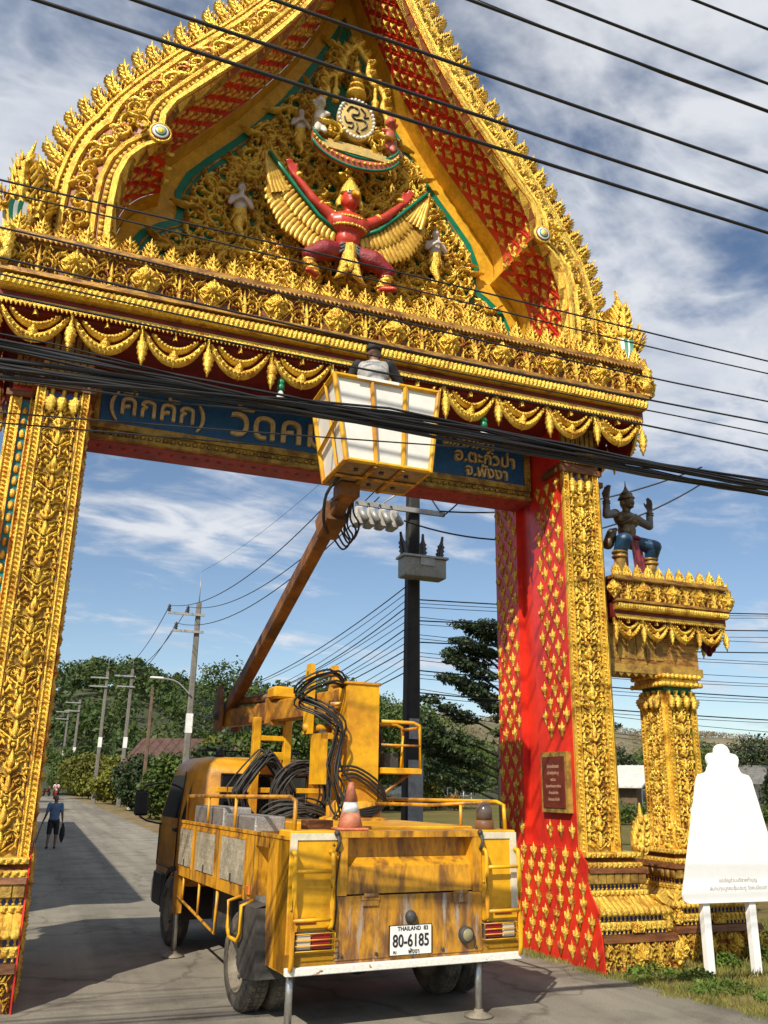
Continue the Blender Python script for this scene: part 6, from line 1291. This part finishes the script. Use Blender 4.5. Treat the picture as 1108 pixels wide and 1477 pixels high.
# ------------------------------------------------------------------ houses
WALLC = mat('cream_render', (.55, .5, .42), .8, 0, .15, 2); ROOFR = mat('red_brown_roof', (.11, .055, .04), .75, 0, .35, 2.5); ROOFG = mat('grey_sheet_roof', (.24, .23, .21), .6, .2, .3, 1.5); ROOFW = mat('pale_sheet_roof', (.62, .6, .55), .6, 0, .15, 1.5); WOOD = mat('weathered_wood', (.16, .1, .06), .8, 0, .3, 3)
def house(x, y, w, d, hw, hr, label, roofm, ov=.6, rot=0, wall=WALLC, rows=14):
    M = T((x, y, gz(x, y)-.06)) @ Rz(rot); o = bpy.data.objects.new('house', None); link(o, None, M); tag(o, label, 'house'); a, c = w/2, d/2
    obj('wall', MB().prism([(-a, 0), (a, 0), (a, hw), (0, hw+(hr-hw)*.93), (-a, hw)], -c, c), wall, o, M)
    for s in (-1, 1):
        rf = obj('roof', MB().add([(s*(a+ov), -c-ov, hw-ov*(hr-hw)/a), (s*(a+ov), c+ov, hw-ov*(hr-hw)/a), (0, c+ov, hr), (0, -c-ov, hr), (s*(a+ov), -c-ov, hw-ov*(hr-hw)/a-.1), (s*(a+ov), c+ov, hw-ov*(hr-hw)/a-.1), (0, c+ov, hr-.1), (0, -c-ov, hr-.1)], [(0, 1, 2, 3), (7, 6, 5, 4), (0, 4, 5, 1), (3, 2, 6, 7), (0, 3, 7, 4), (1, 5, 6, 2)]), roofm, o, M); b = MB()
        for k in range(rows): t_ = -c-ov+(d+2*ov)*(k+.5)/rows; b.add([(s*(a+ov), t_-.05, hw-ov*(hr-hw)/a+.005), (s*(a+ov), t_+.05, hw-ov*(hr-hw)/a+.005), (0, t_+.05, hr+.005), (0, t_-.05, hr+.005), (s*(a+ov), t_, hw-ov*(hr-hw)/a+.06), (0, t_, hr+.06)], [(0, 4, 5, 3), (4, 1, 2, 5)])
        obj('roof_ribs', b, roofm, o, M)
    obj('fascia', MB().add([(-a-ov, -c-ov-.02, hw-ov*(hr-hw)/a-.12), (0, -c-ov-.02, hr-.14), (a+ov, -c-ov-.02, hw-ov*(hr-hw)/a-.12), (a+ov, -c-ov-.02, hw-ov*(hr-hw)/a+.05), (0, -c-ov-.02, hr+.05), (-a-ov, -c-ov-.02, hw-ov*(hr-hw)/a+.05)], [(0, 1, 4, 5), (1, 2, 3, 4)]), WALLC, o, M)
    for xx in (-a*.55, a*.55): wn = obj('window', MB().bb(xx-.5, xx+.5, -c-.04, -c-.005, hw*.4, hw*.8), GLASS, o, M); obj('window_frame', MB().bb(xx-.58, xx-.5, -c-.07, -c-.005, hw*.38, hw*.82).bb(xx+.5, xx+.58, -c-.07, -c-.005, hw*.38, hw*.82).bb(xx-.5, xx+.5, -c-.07, -c-.005, hw*.8, hw*.82+.03).bb(xx-.5, xx+.5, -c-.07, -c-.005, hw*.38, hw*.4), WHITE, wn, M)
    obj('door', MB().bb(-.45, .45, -c-.05, -c-.006, 0, 2.0), WOOD, o, M); return o
house(12.6, 76, 8.2, 9, 3.5, 5.7, 'house with red-brown pitched roof behind the roadside shrubs', ROOFR, .9, R(62)); house(12.2, 56, 4.6, 5, 2.6, 3.5, 'low shed with grey sheet roof beside the red-roofed house', ROOFG, .5, R(-15))
house(45.5, 64, 6.5, 6, 2.9, 4.3, 'small house with pale sheet roof behind the right pillar', ROOFW, .8, R(30), WOOD); house(70, 80, 13, 9, 3.3, 5.0, 'long house with dark grey roof behind the white board', ROOFG, .9, R(40))
b = MB(); b.loft([[(-1.6, 0, 1.55), (-.8, 0, 1.95), (.2, 0, 2.05), (1.6, 0, 1.8)], [(-1.6, 2.4, 1.55), (-.8, 2.4, 1.95), (.2, 2.4, 2.05), (1.6, 2.4, 1.8)]], False, False, True); MC = T((38.9, 55.5, -.06)) @ Rz(R(28)); o = bpy.data.objects.new('canopy_tent', None); link(o, None, MC); tag(o, 'light blue and white canopy in front of the pale-roofed house', 'canopy'); obj('canopy_cloth', b, mat('light_blue_cloth', (.12, .42, .55), .6), o, MC); obj('side_cloth', MB().bb(-1.5, .4, -.02, .0, .1, 1.6), WHITE, o, MC)
for x in (-1.5, 1.5):
    for y in (.05, 2.3): obj('pole', MB().tube([(x, y, 0), (x, y, 1.7)], .03, 6), DSTEEL, o, MC)
# long row of shops left of the road: only its shadow shows
o = thing('shop_row', (-7, 31, 0), 'long two-storey shop row left of the road behind the gate', 'building'); obj('wall', MB().bb(-11, -3.2, 13.2, 49, 0, 5.6), WALLC, o); obj('roof', MB().prism([(-11.6, 5.6), (-2.5, 5.6), (-2.5, 6.0), (-7, 6.5), (-11.6, 6.0)], 12.9, 49.3), ROOFG, o)
for k in range(8): y = 15.3+k*4.3; obj('shop_door', MB().bb(-3.22, -3.17, y-1.5, y+1.5, .05, 2.7), DSTEEL, o); wn = obj('window', MB().bb(-3.21, -3.17, y-.9, y+.9, 3.5, 4.7), GLASS, o)
# ------------------------------------------------------------------ utility poles
CONC = mat('grey_concrete_pole', (.19, .175, .15), .85, 0, .25, 3, bump=.3); TARRED = mat('dark_pole', (.03, .027, .025), .75, 0, .4, 3, bump=.3); GALV = mat('galvanised', (.4, .4, .39), .5, .4, .2, 5); INSUL = mat('dark_insulator', (.035, .025, .025), .25)
def pole(x, y, h, r_, label, m_=CONC, arms=(), rod=1.5, group='utility poles along the road', band=True):
    z0 = gz(x, y)-.1; o = thing('utility_pole', (x, y, z0), label, 'pole', group)
    b = MB(); b.loft([[(x+sx_*q, y+sy_*q, z) for sx_, sy_ in ((-1, -.7), (-.7, -1), (.7, -1), (1, -.7), (1, .7), (.7, 1), (-.7, 1), (-1, .7))] for z, q in ((z0, r_*1.25), (z0+h, r_*.85))]); obj('shaft', b, m_, o)
    if rod: obj('lightning_rod', MB().tube([(x, y, z0+h), (x, y, z0+h+rod)], [.03, .015], 6), GALV, o)
    if band: obj('painted_band', MB().bb(x-r_*1.12, x+r_*1.12, y-r_*1.12, y+r_*1.12, z0+h*.42, z0+h*.42+.9), WHITE, o)
    for za, x0, x1, ins in arms:
        ar = obj('cross_arm', MB().bb(x+x0, x+x1, y-r_*1.3-.08, y-r_*1.3, za-.06, za+.06), GALV, o)
        for xi in ins: obj('insulator', MB().lathe([(.04, .06), (.1, .1), (.05, .15), (.11, .2), (.05, .26), (.1, .3), (.05, .36), (.03, .42)], 8, T((x+xi, y-r_*1.3-.04, za))), INSUL, ar)
    return o
P2 = (6.35, 43.); pole(*P2, 10.9, .135, 'tall grey concrete pole with lightning rod and street lamp arm above the truck cab', arms=((10.15, -1.5, .3, (-1.45, -.55)), (9.3, -1.2, .3, (-1.05,))))
P3 = (6.5, 80.); pole(*P3, 11.6, .15, 'grey concrete pole beside the rounded roadside shrub', arms=((11.2, -1.5, .3, (-1.45, -.55)), (10.3, -1.2, .3, (-1.05,))))
P4 = (4.75, 86.); pole(*P4, 11.9, .15, 'grey pole with a bracket arm beside the far shrubs', arms=((11.6, -1.5, .1, ()), (10.8, -1.5, .1, ())))
for i, (x, y, h) in enumerate([(3.5, 116, 11.5), (2.7, 136, 11.8), (.7, 156, 12)]): pole(x, y, h, .15, ('slim pole with a bracket arm at the first far bend', 'slim pole beyond the first far bend', 'slimmest pole at the end of the road')[i], arms=((h+.2, -1.7, .1, ()), (h-.8, -1.7, .1, ())), rod=0)
pole(6.4, 61, 8.4, .11, 'thin bare brown pole beside the red roof', WOOD, rod=0, band=False)
b = MB(); b.tube(smooth_line([(6.3, 42.8, 6.2), (5.6, 42.7, 6.8), (4.9, 42.7, 6.95)], 4), .035, 8); sl_ = thing('street_lamp', (6.3, 42.8, 6.2), 'small white street lamp on a curved arm of the tall pole', 'street lamp'); obj('lamp_arm', b, GALV, sl_); obj('lamp_head', MB().cbox(4.3, 4.95, 42.6, 42.8, 6.9, 7.0, .03), WHITE, sl_)
# big dark pole behind the gate with switchgear
P1 = (7.78, 18.7); o1 = pole(*P1, 12.0, .15, 'dark tarred pole with fuse switches and a grey bushing box behind the truck', TARRED, arms=((8.55, -1.55, .75, ()),), rod=0, band=False, group='pole behind the gate'); x, y = P1
obj('arm_brace', MB().tube([(x+.7, y-.2, 8.55), (x+.05, y-.2, 9.4)], .02, 6).tube([(x-.9, y-.2, 8.6), (x-.05, y-.2, 9.3)], .02, 6), GALV, o1)
for k in range(4):
    xx = x-1.55+.29*k; sw = obj('fuse_switch', MB().cbox(xx-.1, xx+.12, y-.5, y-.12, 7.95, 8.4, .03), mat('switch_grey', (.5, .48, .44), .5, 0, .2, 5), o1, T((0, 0, 0))); obj('switch_barrel', MB().tube([(xx, y-.52, 8.32), (xx+.12, y-.62, 8.02)], [.07, .085], 10), GALV, sw); obj('switch_neck', MB().tube([(xx, y-.3, 8.4), (xx, y-.25, 8.56)], .04, 8), INSUL, sw)
bx = obj('bushing_box', MB().cbox(x-.45, x+.62, y-.62, y-.18, 6.82, 7.28, .02), mat('box_grey', (.33, .33, .30), .6, 0, .2, 4), o1); obj('box_lid', MB().cbox(x-.5, x+.67, y-.66, y-.14, 7.28, 7.34, .01), GALV, bx); obj('name_plate', MB().bb(x-.05, x+.3, y-.64, y-.62, 7.1, 7.28), GALV, bx)
for k, (dx, tl_) in enumerate(((-.38, -.16), (.1, 0), (.52, .16))): obj('bushing', MB().lathe([(.06, 0), (.11, .06), (.075, .1), (.11, .16), (.075, .2), (.105, .26), (.07, .3), (.095, .36), (.06, .4), (.04, .48), (.03, .62)], 10, T((x+dx, y-.4, 7.3)) @ Ry(tl_)), INSUL, bx)
obj('paper_notice', MB().bb(x-.14, x+.1, y-.24, y-.215, 3.15, 3.6), mat('faded_notice', (.42, .40, .44), .7, 0, .3, 12), o1); obj('painted_patch', MB().bb(x-.15, x+.2, y-.235, y-.205, 1.2, 2.7), mat('pale_patch', (.36, .37, .38), .7, 0, .3, 4), o1)
# ------------------------------------------------------------------ wires
WIRE = mat('black_wire', (.012, .012, .014), .45)
def wire(A, B, sag, r_, label, group, n=24, name='power_cable', pts=None):
    A, B = Vector(A), Vector(B); P = pts or [A.lerp(B, i/n)-Vector((0, 0, sag*4*(i/n)*(1-i/n))) for i in range(n+1)]; b = MB(); b.tube([tuple(p) for p in P], r_, 6); return tag(obj(name, b, WIRE), label, 'cable', group)
for x in (-24., 26.): pole(x, 6.3, 12, .16, 'roadside concrete pole carrying the front cables, %s of the gate' % ('left' if x < 0 else 'right'), arms=((8.2, -.2, .9, ()), (9.9, -.2, .9, ()), (11.0, -.2, .9, ())), rod=0, group='poles beside the main road')
for i, (zl, zr, y) in enumerate(((8.0, 7.87, 6.0), (8.33, 8.17, 6.0), (8.86, 8.70, 6.0), (9.73, 9.60, 6.0), (10.15, 10.02, 6.0), (10.93, 10.89, 6.0))):
    f = lambda X: lerp(zl, zr, (X+.5)/7.2)+.0012*(X-4)**2; wire((-24, y, 0), (26, y, 0), 0, .0175, ('lowest', 'second lowest', 'third lowest', 'third highest', 'second highest', 'highest')[i]+' of the six thick black cables crossing before the gable', 'cables crossing in front of the gable', pts=[Vector((X, y, f(X))) for X in np.linspace(-24, 26, 40)])
wire((-24, 6, 0), (26, 6, 0), 0, .006, 'thin wire running down onto a thick cable above the gable', None, pts=[Vector((X, 6.02, 9.62+.05*(5.4-X)*(1 if X < 5.4 else .2))) for X in np.linspace(-24, 26, 40)])
for i, (z0, r_) in enumerate(((6.28, .007), (6.17, .006), (5.86, .007), (5.62, .008), (5.5, .006), (5.34, .008))): wire((-24, 6, 0), (26, 6, 0), 0, r_, ('highest', 'second highest', 'third highest', 'third lowest', 'second lowest', 'lowest')[i]+' thin dark wire stretched across the golden cornice', 'thin wires across the cornice', pts=[Vector((X, 5.35+.03*i, CAMH+(z0-CAMH)*.8917+.0016*(X-3-i)**2+.02*math.sin(X*.7+i))) for X in np.linspace(-24, 26, 48)])
rg = random.Random(4)
for i in range(18):
    a = i*2.399; q = .018+.08*math.sqrt(i/18); oy, oz = q*math.cos(a)*.8, q*math.sin(a)*.8; r_ = rg.choice((.005, .007, .009, .011, .013, .016)); ol = rg.uniform(-.25, .24)
    P = []
    for X in np.linspace(-24, 26, 60):
        sp = sstep(2.2, -2.5, X)*1.0 if False else (1-sstep(-2.0, 2.6, X)); c = 4.845+.06*math.exp(-((X-2.5)/2.5)**2)+.0011*(X-2)**2; P.append(Vector((X*.8833, 5.3+(oy*(1+.6*sp))*.88, CAMH+(c-CAMH+oz*(1-sp)+ol*sp+.02*math.sin(X*1.3+i*1.7)+.012*math.sin(X*3.1+i))*.8833)))
    wire((0, 0, 0), (1, 0, 0), 0, r_, 'black cable in the thick bundle crossing in front of the bucket', 'bundle of cables in front of the bucket', pts=P, name='bundled_cable')
for i, (xa, za, xb, zb) in enumerate(((-1.2, 4.2, 1.4, 4.55), (-1.0, 4.05, 3., 4.8))): wire((xa-12, 6.2, za-.3), (xb, 6.05, zb), .1, .006, 'thin loose wire crossing the left golden pillar', 'loose wires by the left pillar')
# slings from the pole behind the gate
for k in range(3): wire((P2[0]-(1.45, .55, 1.05)[k], P2[1]-.3, (10.5, 10.5, 9.65)[k]), (P1[0]-(1.3, .6, 1.0)[k], P1[1]-.3, (9.7, 9.5, 8.75)[k]), 1.1, .016, 'black line sagging from the tall pole to the switch arm', 'lines between the road poles')
for A, B in ((P3, P2), ):
    for k in range(3): wire((A[0]-(1.45, .55, 1.05)[k], A[1]-.3, (12.2, 12.2, 11.3)[k]), (B[0]-(1.45, .55, 1.05)[k], B[1]-.3, (10.5, 10.5, 9.65)[k]), 1.2, .02, 'black line sagging from the far pole to the tall pole', 'lines between the road poles')
wire((P2[0], P2[1], 12.4), (8.5, 14, 12.6), .7, .007, 'thin ground wire running up from the lightning rod', None)
for k in range(13): z = 6.7-.17*k; wire((P2[0]+.1, P2[1]-.2, 6.2-.12*k+.3*(k % 2)), (P1[0]-.15, P1[1], z), .7+.08*(k % 4), .009 if k % 3 else .014, 'dark service cable sagging from the pole behind the gate', 'service cables behind the gate')
for k in range(20): z = 6.4-.14*k; wire((P1[0]+.12, P1[1], z+.05*(k % 3)), (34, 16.5-.4*(k % 5), 8.2-.27*k+.45*(k % 3)), .35+.1*(k % 4), .008 if k % 4 else .016, 'dark cable running right from the pole behind the wing', 'cables behind the side wing')
wire((P1[0]+.6, P1[1]-.3, 8.6), (14, 15.5, 9.6), .4, .02, 'thick black line leaving the switch arm to the right', 'switch arm lines'); wire((P1[0]-.4, P1[1]-.4, 8.2), (14, 15.5, 9.2), .9, .02, 'thick black line leaving the switch arm to the right', 'switch arm lines'); wire((P1[0]+.7, P1[1]-.3, 8.5), (8.8, 14, 10.2), .3, .018, 'black jumper rising from the end of the switch arm', None)
for k, P in enumerate(([(x-.4, y-.4, 7.9), (x-.75, y-.5, 6.6), (x-.55, y-.4, 5.2), (x-.15, y-.25, 4.4)], [(x+.15, y-.4, 7.9), (x+.5, y-.5, 7.95), (x+1.0, y-.5, 7.0), (x+.7, y-.4, 5.6), (x+.45, y-.35, 5.2)], [(x+.6, y-.4, 7.9), (x+1.25, y-.5, 7.2), (x+1.5, y-.45, 5.4), (x+1.1, y-.4, 4.1)], [(x-1.5, y-.5, 7.95), (x-1.35, y-.55, 7.3), (x-1.2, y-.5, 7.9)], [(x-1.2, y-.5, 7.95), (x-1.05, y-.55, 7.2), (x-.95, y-.5, 7.95)], [(x+.3, y-.3, 9.5), (x+.5, y-.5, 6), (x+1.1, y-.6, 3), (x+1.4, y-.6, 0)], [(x+.15, y, 6.4), (x+.6, y-.5, 3), (x+1.0, y-.7, 0)], [(x+.1, y-.2, 6.5), (x+.35, y-.3, 5.3), (x+.15, y-.2, 5.0)], [(x+.1, y-.3, 5.6), (x+.9, y-.4, 5.4), (x+1.6, y-.4, 4.6), (x+2.6, y-.5, 4.3)], [(x-.2, y-.3, 5.2), (x-.5, y-.4, 4.7), (x-1.6, y-.2, 4.6)], [(x+.12, y-.2, 4.8), (x+.5, y-.3, 4.5), (x+1.9, y, 4.2), (x+3.2, y+.3, 4.6)], [(x-.16, y-.2, 6.4), (x-.3, y-.3, 5.8), (x-.18, y-.2, 5.2), (x-.28, y-.3, 4.6), (x-.16, y-.2, 3.9)])): wire(0, 0, 0, .012, 'loose jumper wire hanging at the pole behind the gate', 'jumper wires on the pole', pts=smooth_line(P, 5), name='jumper_wire') if False else wire((0, 0, 0), (0, 0, 1), 0, .012, 'loose jumper wire hanging at the pole behind the gate', 'jumper wires on the pole', pts=smooth_line(P, 5), name='jumper_wire')
b = MB()
for k in range(7): b.tube([(x-.28+.02*k, y-.25-.012*k, 4.85)]+[(x-.28+.3*math.cos(a)*(.75+.05*k)+.1, y-.25-.02*k, 4.85+.42*math.sin(a)*(.8+.04*k)) for a in np.linspace(0, 6.28, 18)], .012, 5)
tag(obj('spare_cable_loop', b, WIRE), 'spare black cable loop hung on the pole behind the gate', 'cable')
for k in range(3): P = [(-.3, 6.05, 6.1), (2.2, 8.5, 6.9), (5, 9.2, 6.9)]
# ------------------------------------------------------------------ small things at the gate
CORD = mat('green_plastic', (.01, .22, .1), .4)
for x, z, l in ((2.23, 6.98, 'white bulb in green holder hanging under the cornice left of the bucket'), (5.1, 6.96, 'white bulb in green holder hanging under the cornice right of the bucket')):
    o = thing('hanging_bulb', (x, 9.74, z), l, 'light bulb'); obj('cord', MB().tube([(x, 9.74, z+.3), (x, 9.74, z)], .008, 6), CORD, o); obj('holder', MB().lathe([(.03, 0), (.05, -.03), (.05, -.06), (.04, -.07), (.05, -.09), (.055, -.14), (.03, -.15)], 10, T((x, 9.74, z))), CORD, o); obj('glass_bulb', MB().lathe([(.025, -.15), (.04, -.19), (.055, -.24), (.045, -.285), (.001, -.3)], 12, T((x, 9.74, z))), WHITE, o)
# white board on two legs
BRD = mat('board_white', (.86, .86, .85), .4, 0, .03, 3, fine=.04); sx_, sy_ = 8.25, 9.33; o = thing('white_board', (sx_, sy_, 0), 'blank white tapered board with knob top standing on two legs by the pillar base', 'sign')
half = [(.06, .80), (.72, .80), (.79, .83), (.80, .90), (.44, 2.25), (.40, 2.31), (.30, 2.33), (.27, 2.35), (.235, 2.42), (.25, 2.46), (.26, 2.5), (.25, 2.54), (.21, 2.57), (.125, 2.585), (.12, 2.62), (.09, 2.665), (.04, 2.69), (0, 2.695)]
obj('panel', MB().prism([(sx_+a, z) for a, z in half]+[(sx_-a, z) for a, z in reversed(half[:-1])], sy_-.03, sy_), BRD, o)
for dx, yb in ((-.44, 0), (.27, 0)): obj('leg', MB().cbox(sx_+dx-.05, sx_+dx+.05, sy_+.002, sy_+.09, -.05, 1.9, .004), BRD, o)
for i, (tx, z) in enumerate((('ขอเชิญร่วมบริจาคทำบุญ', 1.05), ('สมทบทุนบูรณะซุ้มประตู วัดคมนียเขต', .96))): me = text_mesh(tx, .062, .0006); me.materials.append(mat('grey_print', (.18, .17, .17), .6)); obj('printed_line', me, None, o, T((sx_+.05, sy_-.0315, z)) @ Rx(PI/2))
# motorcycle with two riders far down the road
def motorbike(x, y, rot, label):
    M = T((x, y, gz(x, y))) @ Rz(rot); o = bpy.data.objects.new('motorcycle', None); link(o, None, M); tag(o, label, 'motorcycle', None); b = MB()
    for yy in (-.6, .6): w_ = obj('wheel', MB().lathe([(.27, -.05), (.3, -.03), (.3, .03), (.27, .05)], 18, T((0, yy, .3)) @ Ry(PI/2)), BLACKR, o, M); obj('rim', MB().lathe([(.02, -.06), (.2, -.02), (.26, -.03), (.26, .03), (.2, .02), (.02, .06)], 14, T((0, yy, .3)) @ Ry(PI/2)), RIM, w_, M)
    rd = mat('bike_red', (.4, .03, .03), .3)
    obj('body', MB().tube([(0, -.45, .75), (0, -.2, .5), (0, .2, .52), (0, .6, .72)], [.1, .12, .15, .08], 10).tube([(0, -.6, .3), (0, -.45, .85), (0, -.4, 1.0)], .04, 8).cbox(-.12, .12, -.6, -.4, .6, .95, .03), rd, o, M); obj('seat', MB().cbox(-.13, .13, -.1, .65, .72, .8, .03), BLACKR, o, M); obj('handlebar', MB().tube([(-.32, -.3, 1.02), (0, -.42, 1.0), (.32, -.3, 1.02)], .018, 8), DSTEEL, o, M); obj('headlamp', MB().ball((0, -.55, .92), .09, 10, 6), LWHT, o, M); return M
seat_pose = dict(hip=(0, .1, .88), chest=(0, .05, 1.26), neck=(0, .04, 1.43), head=(0, .02, 1.56), shR=(-.19, .05, 1.36), shL=(.19, .05, 1.36), hpR=(-.1, .08, .86), hpL=(.1, .08, .86), knR=(-.2, -.3, .78), knL=(.2, -.3, .78), anR=(-.2, -.18, .42), anL=(.2, -.18, .42), elR=(-.27, -.12, 1.14), elL=(.27, -.12, 1.14), wrR=(-.28, -.3, 1.06), wrL=(.28, -.3, 1.06))
MBK = motorbike(1.62, 96, R(8), 'red motorcycle carrying two riders far down the road'); person('person', MBK @ T((0, .0, -.02)), 'front rider in pinkish shirt on the red motorcycle', dict(shirt=mat('pink_shirt', (.5, .28, .28), .8), trousers=DARKC, long=1, hair=HAIR), seat_pose); person('person', MBK @ T((.12, .45, .03)), 'pillion rider in white shirt on the red motorcycle', dict(shirt=WHITE, trousers=DARKC, long=1, hair=HAIR), dict(seat_pose, wrR=(-.2, -.25, 1.0), wrL=(.2, -.25, 1.0)))
motorbike(.9, 112, R(30), 'dark motorcycle parked at the road edge beyond the riders')
# playground frame and bright stall across the dry field
def part_tubes(name, segs, r_, m_, o): return [obj(name, MB().tube(s_, r_, 6), m_, o) for s_ in segs]
o = thing('climbing_frame', (40, 84, 0), 'pale climbing frame standing at the far edge of the dry field', 'playground frame')
for k in range(4): part_tubes('upright', [[(39+k*.9, 84, 0), (39+k*.9, 84, 2.4)]], .05, WHITE, o)
for z in (.8, 1.6, 2.4): part_tubes('crossbar', [[(39, 84, z), (41.7, 84, z)]], .04, WHITE, o)
tree('flowering_shrub', 35.5, 80, 2.6, 1.4, 'bright yellow-green shrub at the far edge of the dry field', LF_YEL, 101, 1500, .15, .05, 8, .1); tree('flowering_shrub', 37.4, 79, 1.5, 1.0, 'small orange shrub beside the bright yellow one', leaf_mat('leaf_orange', (.3, .12, .03), (.4, .22, .06)), 102, 900, .12, .05, 6, .1)
o = thing('white_stall', (33.4, 82, 0), 'small white stall tent left of the bright shrub', 'stall'); obj('roof', MB().lathe([(1.6, 1.7), (1.5, 1.8), (.05, 2.6)], 4, T((33.4, 82, 0)), sm=False), WHITE, o); [obj('leg', MB().tube([(33.4+a, 82+c, 0), (33.4+a, 82+c, 1.75)], .04, 6), GALV, o) for a in (-1, 1) for c in (-1, 1)]
